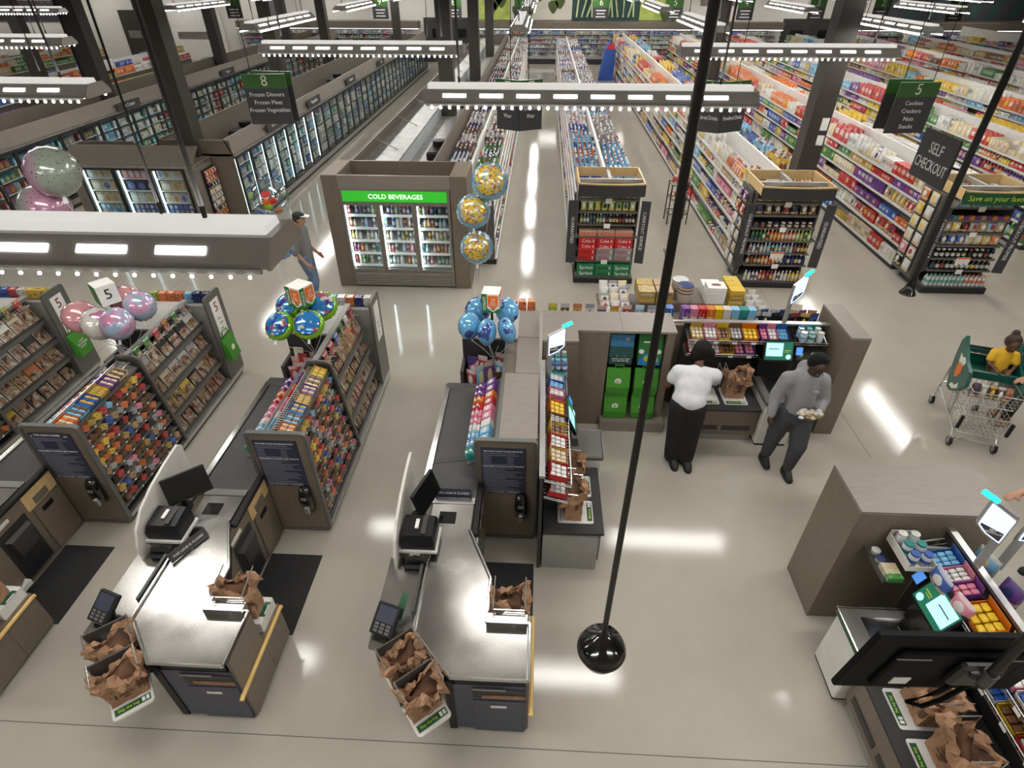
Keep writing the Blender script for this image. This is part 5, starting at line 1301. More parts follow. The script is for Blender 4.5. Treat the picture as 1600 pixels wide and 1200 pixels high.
RACKN = {'C': 'gum rack beside self checkout', 'B': 'middle candy rack', 'A': 'closed lane candy rack', 'Z': 'leftmost magazine rack'}
def end_panel(dx, v, who):
    mb = lambda: MB(dx)
    root = thing('policy_panel', f'grey notice panel with sanitiser ending the {who}', 'notice panel', (-.255 + dx, 4.07, 0), 'policy notice panels')
    o_ = rnd_poly(.62, 1.42, .05, 5, -.565, .02); i_ = rnd_poly(.56, 1.36, .03, 5, -.535, .05)
    m = mb(); m.ext(i_, 'y', 4.065, 4.09); m.build('wood_panel', 'wood_v_shade', root)
    m = mb(); frame_poly(m, o_, i_, 'y', 4.05, 4.10); m.build('frame', 'rack_grey', root)
    m = mb(); m.b(-.50, 4.052, .72, -.06, 4.066, 1.34); s_ = m.build('policy_sign', 'policy_navy', root)
    m = mb(); r = random.Random(3)
    for k in range(24):
        if k in (0, 8): continue
        z = 1.30 - k * .0245; w = r.uniform(.30, .40) if k % 5 else .22
        if 3 <= k <= 6: m.b(-.48, 4.0505, z - .004, -.40, 4.052, z + .003); m.b(-.24, 4.0505, z - .004, -.18, 4.052, z + .003); continue
        m.b(-.48, 4.0505, z - .004, -.48 + w, 4.052, z + .003)
    m.build('print_line', 'print_grey', s_)
    text('RETURNED CHECK PROCEDURE POLICY', .021, (-.28 + dx, 4.0505, 1.305), s_, 'print_white')
    text('PURCHASES OF ALCOHOL AND TOBACCO', .021, (-.28 + dx, 4.0505, 1.105), s_, 'print_white')
    m = mb(); m.b(-.46, 4.0505, .735, -.43, 4.052, .742); m.b(-.41, 4.0505, .735, -.28, 4.052, .742); m.b(-.24, 4.0505, .735, -.11, 4.052, .742); m.build('print_line', 'print_white', s_)
    m = mb(); m.loft([ringxy(16, .11, .05, .40, 4, -.10, 4.04), ringxy(16, .13, .10, .46, 4, -.10, 4.02), ringxy(16, .14, .12, .60, 3, -.10, 4.01), ringxy(16, .12, .10, .70, 3, -.10, 4.02), ringxy(16, .08, .05, .74, 3, -.10, 4.04)]); sd = m.build('sanitiser_dispenser', 'black_gloss', root, smooth='all')
    m = mb(); m.cb(-.125, 3.945, .40, -.075, 3.985, .50, .008); m.build('push_lever', 'alu', sd)
    m = mb(); m.cb(-.13, 3.944, .60, -.07, 3.962, .64, .006); m.build('view_window', 'rack_grey', sd)
    if v == 'A':
        m = mb(); m.b(-.45, 4.046, 1.29, -.13, 4.0505, 1.36); p_ = m.build('closed_plate', 'sign_charcoal', root); text('THIS LANE IS CLOSED', .028, (-.29 + dx, 4.0448, 1.325), p_, 'print_white')
plain('print_grey', (0.22, 0.23, 0.28), 0.5)
plain('rack_wire', (0.24, 0.235, 0.225), 0.4, 0.5)
CANDYC = ['orange', 'brown', 'red', 'brown', 'gold', 'black', 'orange', 'blue', 'silver', 'brown', 'tan', 'pink', 'red', 'silver', 'brown', 'black']
GUMC = ['teal', 'light blue', 'light blue', 'white', 'pink', 'pink', 'red', 'orange', 'purple', 'purple']
def rack(dx, v):
    who = RACKN[v]; mb = lambda: MB(dx); r = random.Random(ord(v)); fl = v != 'C'
    root = thing('checkout_rack', f'{who}, grey metal frame along the belt', 'rack', (-.25 + dx, 5.4, 0), 'checkout racks')
    m = mb(); m.b(-.52, 4.10, 0, .02, 7.05, .10); m.build('plinth', 'steel_dark', root)
    m = mb(); m.b(.0, 4.10, .06, .05, 7.06, .11); m.build('bumper_strip', 'alu', root)
    m = mb(); m.b(-.37, 4.10, .10, -.33, 6.06, 1.34); m.build('spine', 'rack_grey', root)
    # sloping gum tray above the belt
    m = mb(); m.ext([(-.66, 1.02), (-.645, 1.02), (-.38, 1.20), (-.38, 1.22), (-.655, 1.04)], 'y', 4.12, 5.40); m.build('gum_tray', 'rack_grey', root)
    m = mb(); m.b(-.52, 4.12, .91, -.37, 5.40, 1.03); m.build('gum_tray_bracket', 'steel_dark', root)
    # rounded end frames around the candy section
    if fl:
        for yy in (5.34,):
            o_ = [(-.40, .10), (-.40, 1.36), (-.36, 1.42), (-.16, 1.42), (-.09, 1.38), (.05, .20), (.05, .10)]; i_ = [(-.37, .13), (-.37, 1.34), (-.345, 1.385), (-.17, 1.385), (-.115, 1.36), (.02, .20), (.02, .13)]
            m = mb(); frame_poly(m, o_, i_, 'y', yy, yy + .03); m.build('divider_frame', 'rack_grey', root)
            m = mb(); m.ext(i_, 'y', yy + .012, yy + .018); m.build('divider_board', 'steel_dark', root)
        m = mb(); m.tube([(-.385, 4.10, 1.40), (-.385, 5.36, 1.40)], .014, 6); m.build('top_rail', 'rack_grey', root)
        wr = mb()
        for k in range(34):
            y = 4.13 + k * .036; wr.tube([(-.37, y, 1.35), (-.20, y, 1.33)], .003, 4)
        wr.tube([(-.36, 4.11, 1.35), (-.36, 5.34, 1.35)], .004, 4); wr.tube([(-.22, 4.11, 1.335), (-.22, 5.34, 1.335)], .004, 4)
        o = wr.build('wire_grid', 'wire', root); o['kind'] = 'stuff'
        # sloping candy shelves, stepping out towards the floor
        for s in range(9):
            t_ = s / 8; xf = -.135 + .165 * t_; z = 1.27 - 1.05 * t_
            m = mb(); m.ext([(xf - .16, z + .065), (xf, z - .02), (xf + .004, z + .012), (xf - .002, z + .012), (xf - .004, z - .012), (xf - .16, z + .072)], 'y', 4.12, 5.33); sh = m.build('candy_shelf', 'rack_grey', root)
            if s:
                tg = mb()
                for k in range(6): tg.b(xf + .004, 4.19 + k * .19 + .02 * (s % 3), z - .012, xf + .007, 4.215 + k * .19 + .02 * (s % 3), z + .006)
                tg.build('price_tag', 'tag_white', sh)['kind'] = 'stuff'
            n = 11; y = 4.16
            i = 0
            while y < 5.29:
                w = (.092 if s else .17) * r.uniform(.85, 1.12)
                if y + w > 5.32: break
                if s == 0:
                    cn = ('orange', 'light blue', 'blue', 'gold', 'purple', 'cream', 'yellow', 'red')[i % 8]; sz = (w * .96, .15, .075)
                    nm, lab = 'candy_display_box', f'{cn} carton of candy bars, {ordn[i]} on the top shelf, {who}'
                    bx_ = thing(nm, lab, 'candy box', (xf - .085 + dx, y + w / 2, z + .028), 'candy cartons on the rack tops')
                    c0_ = (xf - .085, y + w / 2, z + .032); M_x = Matrix.Translation((c0_[0] + dx, c0_[1], c0_[2])) @ Euler((0, R(19), R(90)), 'XYZ').to_matrix().to_4x4()
                    q = MB(); q.M = Matrix.Translation((c0_[0] + dx, c0_[1], c0_[2] + .006)) @ Matrix.Rotation(R(19), 4, 'Y') @ Matrix.Rotation(R(90), 4, 'Z')
                    ww, dd, hh = w * .94, .15, .06
                    q.b(-ww / 2, -dd / 2, 0, ww / 2, dd / 2, .004); q.b(-ww / 2, -dd / 2, 0, -ww / 2 + .003, dd / 2, hh); q.b(ww / 2 - .003, -dd / 2, 0, ww / 2, dd / 2, hh); q.b(-ww / 2, -dd / 2, 0, ww / 2, -dd / 2 + .003, hh * .6); q.b(-ww / 2, dd / 2 - .003, 0, ww / 2, dd / 2, hh * 1.2)
                    q.build('carton', cmat(cn), bx_)
                    for kk in range(4):
                        for jj in range(2):
                            q2 = MB(); q2.M = q.M; xx = -ww / 2 + .006 + (kk + .5) * (ww - .012) / 4; yy = -dd / 2 + .006 + (jj + .5) * (dd - .012) / 2
                            q2.cb(xx - (ww - .012) / 8 * .86, yy - (dd - .02) / 4, .005, xx + (ww - .012) / 8 * .86, yy + (dd - .02) / 4, .052, .006); q2.build('candy_bar', cmat(('cream', 'brown', 'gold', cn)[(i + kk // 4) % 4] if kk % 2 else cn), bx_)
                else:
                    cn = CANDYC[(i * 3 + s * 5 + ord(v)) % 16] if s > 1 else ('red', 'orange', 'gold', 'yellow', 'red', 'light blue', 'brown')[i % 7]
                    if s in (3, 4) and i < 4: cn = ('yellow', 'orange')[i % 2]
                    h = r.uniform(.065, .085)
                    prod('candy_bar', 'bar' if (i + s) % 3 else 'candybox', (xf - .072 + dx, y + w / 2, z + .022), (w * .95, .145, h), jit(CW[cn], r, .2), f'{cn} candy pack, {ordn[s - 1]} tier below the top, {who}', 'candy', f'{who} tier {s} {cn}', R(90), 0, R(28))
                y += w; i += 1
        # magazine section
        for s in range(4):
            t_ = s / 3; xf = -.10 + .10 * t_; z = 1.06 - .31 * s
            m = mb(); m.ext([(xf - .25, z + .02), (xf, z - .04), (xf + .006, z + .05), (xf, z + .05), (xf - .006, z - .02), (xf - .25, z + .035)], 'y', 5.38, 6.70); m.build('magazine_shelf', 'steel_dark', root)
            m = mb(); m.b(xf + .002, 5.38, z - .05, xf + .010, 6.70, z + .01); m.build('shelf_lip', 'rack_grey', root)
            for i in range(6):
                y = 5.40 + i * .216; cn = r.choice(('white', 'cream', 'orange', 'yellow', 'white', 'silver', 'tan', 'brown', 'brown', 'black', 'black', 'red'))
                prod('magazine', 'mag', (xf - .045 + dx, y + .108, z - .01), (.195, .012, .275), jit(CW[cn], r), f'{cn} magazine, {ordn[i]} on {("top", "second", "third", "lowest")[s]} tier, {who}', 'magazine', f'{who} magazines', R(90), R(-22))
        for i in range(6):
            y = 5.44 + i * .21; cn = r.choice(('red', 'white', 'green', 'blue', 'white'))
            prod('booklet', 'mag', (-.18 + dx, y + .05, 1.30), (.10, .02, .15), jit(CW[cn], r), f'small {cn} booklet, {ordn[i]} on the top wire, {who}', 'booklet', f'{who} booklets', R(90), R(-12))
        wr = mb(); wr.tube([(-.20, 5.38, 1.295), (-.20, 6.70, 1.295)], .008, 5)
        for k in range(13): wr.tube([(-.33, 5.42 + k * .1, 1.30), (-.13, 5.42 + k * .1, 1.31)], .004, 4)
        o = wr.build('wire_hooks', 'wire', root); o['kind'] = 'stuff'
        m = mb(); m.b(-.35, 5.37, .10, -.33, 6.72, 1.34); m.build('magazine_back', 'rack_grey', root)
    else:
        m = mb(); m.b(-.34, 4.11, .10, .04, 6.06, 1.32); m.build('core_panel', 'wood_v_shade', root)
        for ya, yb_ in ((4.20, 5.31), (5.32, 6.09), (6.10, 6.78)):
            m = mb(); m.b(-.33 if ya < 5.3 else -.22, ya, 1.32, .05, yb_, 1.35); m.build('top_board', 'wood_x_lit', root)
    # far end unit: flat top, end board, bin behind the belt
    m = mb(); m.b(-.90 if not fl else -.90, 6.04, .08, -.24, 6.09, 1.33); m.build('bin_wall', 'charcoal', root)
    m = mb(); m.b(-.92, 5.74, .05, -.88, 6.08, 1.05); m.b(-.92, 6.08, .05, -.88, 6.80, 1.30); m.build('bin_side', 'steel_dark', root)
    m = mb(); m.b(-.90, 5.74, .70, -.36, 6.04, .74); m.build('bin_floor', 'steel_dark', root)
    m = mb(); m.b(-.92, 6.06, 1.32, -.22 if not fl else -.30, 6.80, 1.35); m.build('top_slab', 'top_grey', root)
    m = mb(); m.b(-.90, 6.78, .06, .02, 6.86, 1.30); m.build('rear_board', 'panel_grey', root)
    if fl:
        m = mb(); m.b(-.35, 5.36, 1.335, -.28, 6.82, 1.375); m.build('top_edge', 'panel_grey', root)
        e = rnd_poly(.42, 1.36, .05, 4, 6.70, .08)
        m = mb(); m.ext(e, 'x', .0, .03); eb = m.build('end_board', 'rack_grey', root)
        m = mb(); m.b(.03, 6.80, .78, .036, 7.02, 1.34); nb = m.build('lane_number_card', 'tag_white', eb)
        if v in 'AZ': text('5', .20, (.0372 + dx, 6.91, 1.22), nb, 'print_maroon', (90, 0, 90))
        m = mb()
        for k in range(3): m.b(.036, 6.86 + .03 * (k % 2), 1.04 - k * .08, .0372, 6.93 + .03 * (k % 2), 1.055 - k * .08)
        m.build('print_line', 'rack_grey', nb)
        m = mb(); m.b(-.30, 6.86, .06, .0, 7.05, 1.30); m.build('end_core', 'steel_dark', root)
        if v in 'AZ':
            bg = thing('tote_bag', f'green reusable tote hanging on the end board of the {who}', 'tote bag', (.06 + dx, 6.88, .40), 'green totes on the end boards')
            m = mb(); m.loft([[(.04, 6.74, .42), (.12, 6.76, .40), (.12, 7.02, .40), (.04, 7.04, .42)], [(.036, 6.75, .6), (.10, 6.76, .6), (.10, 7.01, .6), (.036, 7.03, .6)], [(.034, 6.73, .76), (.05, 6.74, .77), (.05, 7.03, .77), (.034, 7.05, .76)]]); b_ = m.build('bag_body', 'tote_green', bg)
            m = mb(); m.tube([(.05, 6.80, .76), (.05, 6.82, .86), (.05, 6.95, .86), (.05, 6.98, .76)], .008, 5); m.build('bag_handle', 'tote_green', bg)
            if v == 'A':
                m = mb(); m.cyl((.108, 6.88, .58), .045, .004, 18, 'x'); m.build('round_badge', 'print_white', b_)
            else: text('GOT\nREUSABLE\nBAGS?', .045, (.113 + dx, 6.88, .58), b_, 'print_white', (90, 0, 90))
    # gum packs in rows along the tray
    for i in range(10):
        cn = GUMC[i]
        for q in range(2):
            y = 4.15 + i * .122
            o_ = thing('gum_box', f'{cn} gum carton, {ordn[i]} from the front, {("belt", "rack")[q]} side, {who}', 'gum box', (-.58 + q * .125 + dx, y + .055, 1.075 + q * .08), 'gum cartons along the belts')
            m = mb(); m.M = Matrix.Translation((-.58 + q * .125, y + .055, 1.078 + q * .082)) @ Matrix.Rotation(R(-33), 4, 'Y')
            m.cb(-.058, -.054, 0, .058, .054, .085 if q else .065, .004); m.build('carton', cmat(cn), o_)
            for kk in range(3 if not q else 1):
                m2 = mb(); m2.M = m.M
                if not q: m2.lathe([(.017, .06), (.019, .075), (.019, .098), (.012, .105)], (-.035 + 0.0, -.036 + kk * .036, 0), 8); m2.lathe([(.017, .06), (.019, .075), (.019, .098), (.012, .105)], (.012, -.036 + kk * .036, 0), 8); m2.build('gum_bottle', cmat('white' if kk == 1 else cn), o_, True)
                else: m2.lathe([(.036, .0855), (.036, .087)], (0, 0, 0), 12); m2.build('carton_print', cmat('white'), o_)
    # bags and packs heaped in the bin
    bc = {'Z': ('white', 'red', 'yellow', 'blue'), 'A': ('blue', 'blue', 'blue', 'purple', 'white', 'pink'), 'B': ('red', 'red', 'white', 'light blue', 'pink', 'red'), 'C': ('red', 'light blue', 'purple', 'brown', 'pink', 'red')}[v]
    for i in range(12):
        cn = bc[i % len(bc)]; prod('candy_pouch', 'bag', (-.78 + (i % 4) * .11 + dx, 5.80 + (i // 4) * .085, .742), (.13, .07, .30 + .06 * (i % 3)), jit(CW[cn]), f'{cn} candy pouch heaped in the bin of the {who}', 'candy bag', f'{who} bin {cn}', r.uniform(-.5, .5), r.uniform(-.15, .15))
    # row of snacks on the far ledge
    fc = {'Z': ('blue', 'blue', 'red', 'white', 'yellow', 'yellow', 'yellow'), 'A': ('lime', 'orange', 'orange', 'orange', 'light blue', 'navy', 'navy'), 'B': ('cream', 'teal', 'teal', 'white', 'orange', 'navy', 'white'), 'C': ('brown', 'light blue', 'light blue', 'orange', 'orange', 'orange', 'orange')}[v]
    m = mb(); m.b(-.88, 6.86, 1.16, .0, 7.02, 1.20); m.build('rear_ledge', 'rack_grey', root)
    for i in range(7):
        prod('snack_bar', 'bar', (-.80 + i * .122 + dx, 6.94, 1.205), (.115, .10, .22), jit(CW[fc[i]]), f'{fc[i]} snack carton standing on the rear ledge of the {who}', 'snack box', f'{who} rear ledge {fc[i]}')
CM = {}
def cmat(cn):
    if cn not in CM: CM[cn] = plain('colour_' + cn.replace(' ', '_'), tuple(x * .85 for x in CW[cn]), 0.35, var=.22, scale=40)
    return CM[cn]
for v, dx in (('Z', -6.84), ('A', -4.55), ('B', -2.26), ('C', 0.0)):
    rack(dx, v); end_panel(dx, v, RACKN[v])
lane(0.0, 'nearest to the self checkout', variant='C')
lane(-2.26, 'second from the self checkout', variant='B')
lane(-4.55, 'third from the self checkout', variant='A')
# loose plates reading that the lane is closed
root = thing('closed_sign', 'navy THIS LANE IS CLOSED plate at the end of the belt nearest the self checkout', 'sign', (-.76, 3.85, .885))
m = MB(); m.obox((-.76, 3.83, .945), .36, .012, .10, R(0), R(-12)); b_ = m.build('plate', 'policy_navy', root); text('THIS LANE IS CLOSED', .033, (-.76, 3.822, .945), b_, 'print_white', (78, 0, 0))
m = MB(); m.b(-.90, 3.82, .885, -.62, 3.86, .90); m.build('foot', 'black_plastic', root)
root = thing('closed_sign', 'dark THIS LANE IS CLOSED plate propped on the second steel top', 'sign', (-3.02, 3.06, .92))
m = MB(); m.obox((-3.02, 3.08, .965), .36, .012, .09, R(62), R(-25)); b_ = m.build('plate', 'sign_charcoal', root); text('THIS LANE IS CLOSED', .030, (-3.012, 3.074, .966), b_, 'print_white', (65, 0, 62))
# lane lights: cubes on poles
def lane_cube(x, y, z, s_, kind, label):
    root = thing('lane_sign', label, 'sign', (x, y, 1.36), 'lane marker cubes')
    m = MB(); m.tube([(x, y, 1.05), (x, y, z)], .016, 8); m.build('pole', 'black_metal', root)
    M = Matrix.Translation((x, y, z)) @ Matrix.Rotation(R(-3 if x > -1 else -24 if x > -4 else -38), 4, 'Z'); h = s_ / 2
    m = MB(); m.M = M; m.cb(-h, -h, 0, h, h, s_ * 1.15, .004); c_ = m.build('cube', 'tag_white', root)
    for rz in (0, 90):
        Mf = M @ Matrix.Rotation(R(rz), 4, 'Z')
        def pl(a, b2, c2, d2, mt, e=.002, nm='panel'):
            q = MB(); q.M = Mf; q.b(a, -h - e, b2, c2, -h - .0003, d2); return q.build(nm, mt, c_)
        ang = math.degrees(Mf.to_euler().z)
        if kind == 'express':
            g = pl(-h, 0, -h * .38, s_ * 1.15, 'express_green'); g2 = pl(-h * .38, 0, h, s_ * .26, 'express_green')
            q = MB(); q.M = Mf; q.ext([(-h * .30, s_ * 1.05), (h * .85, s_ * 1.05), (h * .85, s_ * .42), (h * .28, s_ * .22), (-h * .30, s_ * .42)], 'y', -h - .003, -h - .0005); od = q.build('shield', 'express_orange', c_)
            q = MB(); q.M = Mf; q.ext([(-h * .30, s_ * .34), (h * .28, s_ * .14), (h * .85, s_ * .34), (h * .85, s_ * .26), (h * .28, s_ * .06), (-h * .30, s_ * .26)], 'y', -h - .004, -h - .0005); q.build('chevron', 'print_white', c_)
            p = Mf @ Vector((-h * .70, -h - .003, s_ * .57)); text('EXPRESS', s_ * .22, p, g, 'print_white', (90, 90, ang))
            p = Mf @ Vector((h * .28, -h - .0045, s_ * .80)); text('10', s_ * .26, p, od, 'print_white', (90, 0, ang))
            p = Mf @ Vector((h * .28, -h - .0045, s_ * .56)); text('Items\nor fewer', s_ * .13, p, od, 'print_white', (90, 0, ang))
        else:
            if rz == 0:
                g = pl(-h, 0, h, s_ * 1.15, 'express_green')
            else:
                p = Mf @ Vector((0, -h - .002, s_ * .6)); text('5', s_ * .8, p, c_, 'print_black', (90, 0, ang))
lane_cube(-.53, 6.0, 1.80, .21, 'express', 'white EXPRESS cube sign above the blue balloons')
lane_cube(-2.82, 6.0, 1.80, .23, 'express', 'white EXPRESS cube sign above the green balloons')
lane_cube(-5.20, 5.95, 1.80, .22, 'five', 'green and white number five cube sign above the pastel balloons')
# ================================================================ self checkout
def wood_block(name, polys, z0, z1, label, cat='partition', vert='wood_v_shade', topm='wood_x_lit'):
    xs = [p[0] for q in polys for p in q]; ys = [p[1] for q in polys for p in q]
    root = thing(name, label, cat, ((min(xs) + max(xs)) / 2, (min(ys) + max(ys)) / 2, 0), 'wood partitions of the self checkout')
    for q in polys:
        m = MB(); m.prism(q, z0, z1 - .03); m.build('wood_body', vert, root)
        m = MB(); m.prism(q, z1 - .03, z1); m.build('top_board', topm, root)
    return root
# L shaped partition with the tote alcove
root = thing('tote_alcove', 'wood partition with an alcove of green reusable bags', 'partition', (.9, 6.2, 0), 'wood partitions of the self checkout')
for q in ([(.10, 5.80), (.52, 5.80), (.52, 6.52), (.10, 6.52)], [(.52, 6.06), (.92, 6.06), (.92, 6.52), (.52, 6.52)], [(1.62, 6.06), (1.72, 6.06), (1.72, 6.52), (1.62, 6.52)], [(.92, 6.40), (1.62, 6.40), (1.62, 6.52), (.92, 6.52)]):
    m = MB(); m.prism(q, 0, 1.47); m.build('wood_body', 'wood_v_shade', root)
m = MB(); m.prism([(.09, 5.79), (.52, 5.79), (.52, 6.05), (1.73, 6.05), (1.73, 6.53), (.09, 6.53)], 1.47, 1.50); m.build('top_board', 'wood_x_lit', root)
m = MB(); m.b(1.07, 6.052, 1.4995, 1.075, 6.53, 1.5005); m.build('board_seam', 'joint', root)
m = MB(); m.b(.90, 5.92, 0, 1.74, 6.42, .16); m.build('alcove_floor', 'wood_x_lit', root)
m = MB(); m.b(.925, 6.385, .16, 1.615, 6.40, 1.47); m.build('alcove_back', 'freezer_black', root)
for k in range(4):
    i, j = k % 2, k // 2; x = 1.09 + i * .35; z = .95 if j else .0
    m = MB(); m.tube([(x, 6.39, (1.42, 1.0)[j]), (x, 6.20, (1.40, .98)[j])], .006, 5); m.build('hook', 'wire', root)
plain('tote_night', (0.010, 0.060, 0.055), 0.6); plain('tote_sky', (0.03, 0.16, 0.32), 0.6); plain('tote_sun', (0.65, 0.55, 0.12), 0.6); plain('tote_cloud', (0.62, 0.66, 0.66), 0.6); plain('tote_land', (0.42, 0.46, 0.03), 0.6); plain('tote_sea', (0.01, 0.17, 0.42), 0.6); plain('tote_forest', (0.015, 0.13, 0.02), 0.6)
def tote(x, y, z0, h, kind, label):
    rt = thing('tote_bag', label, 'tote bag', (x, y, z0), 'reusable totes in the alcove'); w = .30
    m = MB(); m.loft([[(x - w * .48, y - .10, z0), (x + w * .48, y - .10, z0), (x + w * .48, y, z0), (x - w * .48, y, z0)], [(x - w * .5, y - .11, z0 + h * .3), (x + w * .5, y - .11, z0 + h * .3), (x + w * .5, y, z0 + h * .3), (x - w * .5, y, z0 + h * .3)], [(x - w * .5, y - .04, z0 + h), (x + w * .5, y - .04, z0 + h), (x + w * .5, y, z0 + h), (x - w * .5, y, z0 + h)]])
    b_ = m.build('bag_body', {'night': 'tote_night', 'earth': 'tote_forest', 'green': 'tote_green'}[kind], rt)
    m = MB(); m.tube([(x - .06, y - .03, z0 + h - .02), (x - .05, y - .03, z0 + h + .05), (x + .05, y - .03, z0 + h + .05), (x + .06, y - .03, z0 + h - .02)], .008, 5); m.build('bag_handle', 'tote_green', rt)
    yf = lambda t_: y - (.11 if t_ < .3 else .11 - .07 * (t_ - .3) / .7) - .004
    def pic(poly, mt, nm='print'):
        m_ = MB(); n = len(poly)
        vs = [(x + px * w, yf(pz), z0 + pz * h) for px, pz in poly]; m_.add(vs + [(a, b2 + .003, c) for a, b2, c in vs], [tuple(range(n)), tuple(range(2 * n - 1, n - 1, -1))] + [(i, (i + 1) % n, n + (i + 1) % n, n + i) for i in range(n)])
        m_.build(nm, mt, b_)
    circ = lambda cx, cz, r_, ra: [(cx + r_ * math.cos(i * math.pi / 7), cz + ra * math.sin(i * math.pi / 7)) for i in range(14)]
    if kind == 'night':
        pic([(-.48, .62), (.48, .62), (.48, .97), (-.48, .97)], 'tote_sky', 'print_sky'); pic([(q, p) for q, p in circ(.22, .85, .08, .06)], 'tote_sun', 'print_sun')
        for k in range(5): pic([(-.44 + k * .19, .56), (-.30 + k * .19, .56), (-.37 + k * .19, .82)], 'tote_night', 'print_pine')
        for k, s_ in enumerate(('The earth', 'smiles every time', 'you use this bag')): text(s_, .032, (x, y - .108, z0 + h * (.30 - k * .075)), b_, 'print_white', (90, 0, 0))
    elif kind == 'earth':
        pic([(q, p) for q, p in circ(0, .14, .46, .30)][0:8] + [(-.46, .02), (.46, .02)], 'tote_sea', 'print_sea'); pic(circ(-.12, .26, .14, .10), 'tote_land', 'print_land'); pic(circ(.20, .20, .16, .12), 'tote_land', 'print_land')
        pic(circ(-.36, .48, .11, .07), 'tote_cloud', 'print_cloud'); pic(circ(.34, .48, .12, .07), 'tote_cloud', 'print_cloud')
        pic([(-.30, .76), (.30, .76), (.30, .79), (-.30, .79)], 'print_white', 'print_line')
    else:
        m = MB(); m.cyl((x - .005, y - .090, z0 + h * .55), .045, .004, 20, 'y'); c_ = m.build('round_badge', 'print_white', b_)
        text('p', .075, (x - .003, y - .0955, z0 + h * .56), c_, 'tote_green', (90, 0, 0)) if label.startswith('upper left') or label.startswith('lower left') else None
tote(1.09, 6.19, .98, .42, 'night', 'dark green tote with night forest and sun print, top left in the alcove')
tote(1.45, 6.19, .98, .42, 'earth', 'green tote with earth and clouds print, top right in the alcove')
tote(1.09, 6.12, .56, .36, 'green', 'upper left plain green tote with round white badge, middle row of the alcove')
tote(1.45, 6.12, .56, .36, 'green', 'plain green tote partly behind the black rod, middle row right')
tote(1.09, 6.10, .17, .36, 'green', 'lower left plain green tote with round white badge, bottom row')
tote(1.45, 6.10, .17, .36, 'green', 'plain green tote, bottom row right of the alcove')
wood_block('wood_partition', [[(3.78, 6.0), (4.02, 6.0), (4.02, 6.86), (3.78, 6.86)]], 0, 1.51, 'upright wood partition right of the person in the grey hoodie', topm='wood_y_lit')
wood_block('wood_partition', [[(2.71, 3.27), (3.96, 3.27), (3.96, 3.82), (2.71, 3.82)]], 0, 1.50, 'broad wood partition with a wide pale top at the near self checkout')
# low wall behind the middle station
root = thing('station_wall', 'low wood wall with metal rail behind the middle self checkout', 'partition', (2.75, 6.66, 0))
m = MB(); m.b(1.73, 6.62, 0, 3.78, 6.70, 1.27); m.build('wood_body', 'wood_v_shade', root)
m = MB(); m.b(.10, 6.53, 1.36, 3.80, 6.57, 1.385); m.build('metal_rail', 'alu', root)
m = MB(); m.b(.10, 6.72, 1.02, 3.76, 6.96, 1.05); m.build('rear_shelf', 'rack_grey', root)
m = MB(); m.b(.10, 6.535, 0, 1.73, 6.57, 1.36); m.b(.10, 6.57, .95, 1.73, 6.72, 1.02); m.b(1.73, 6.70, .9, 3.78, 6.72, 1.27); m.build('rear_board', 'rack_grey', root)

def kiosk(x, y, z0, rz, label, zh=1.66, lean=0.0):
    """pole with a lit slanted SELF CHECKOUT head and a green beacon"""
    rt = thing('kiosk_sign', label, 'kiosk sign', (x, y, z0), 'lit self checkout signs')
    M = Matrix.Translation((x, y, 0)) @ Matrix.Rotation(rz, 4, 'Z')
    def mk(): q = MB(); q.M = M; return q
    m = mk(); m.cb(-.025, -.02, z0, .025, .02, zh + .02, .004); m.build('pole', 'panel_grey', rt)
    out = [(-.03, zh - .04), (.10, zh + .03), (.17, zh + .10), (.17, zh + .34), (-.03, zh + .24)]; n = len(out)
    m = mk(); m.ext(out, 'y', -.018, .018); m.build('head_frame', 'alu', rt)
    ins = [(-.012, zh - .005), (.09, zh + .045), (.152, zh + .105), (.152, zh + .315), (-.012, zh + .23)]
    for sgn in (-1, 1):
        m = mk(); m.ext(ins, 'y', sgn * .018, sgn * .022); f_ = m.build('lit_face', 'kiosk_face', rt)
        low = [(-.012, zh - .005), (.09, zh + .045), (.152, zh + .105), (.152, zh + .125), (-.012, zh + .085)]
        m = mk(); m.ext(low, 'y', sgn * .0222, sgn * .024); lb = m.build('dark_label', 'sign_charcoal', f_)
        p = M @ Vector((.062, sgn * .0255, zh + .078)); text('SELF\nCHECKOUT', .024, p, lb, 'print_white', (90, 0, math.degrees(rz) + (0 if sgn < 0 else 180)))
        e = mk(); cl = ins + [ins[0]]
        for a, b2 in zip(cl[:-1], cl[1:]): e.tube([(a[0], sgn * .022, a[1]), (b2[0], sgn * .022, b2[1])], .005, 5)
        e.build('edge_light', 'kiosk_edge', rt)
    m = mk(); m.tube([(.13, 0, zh + .335), (.17, 0, zh + .355), (.235, 0, zh + .385)], .022, 8); m.build('beacon', 'kiosk_beacon', rt, True)
    return rt
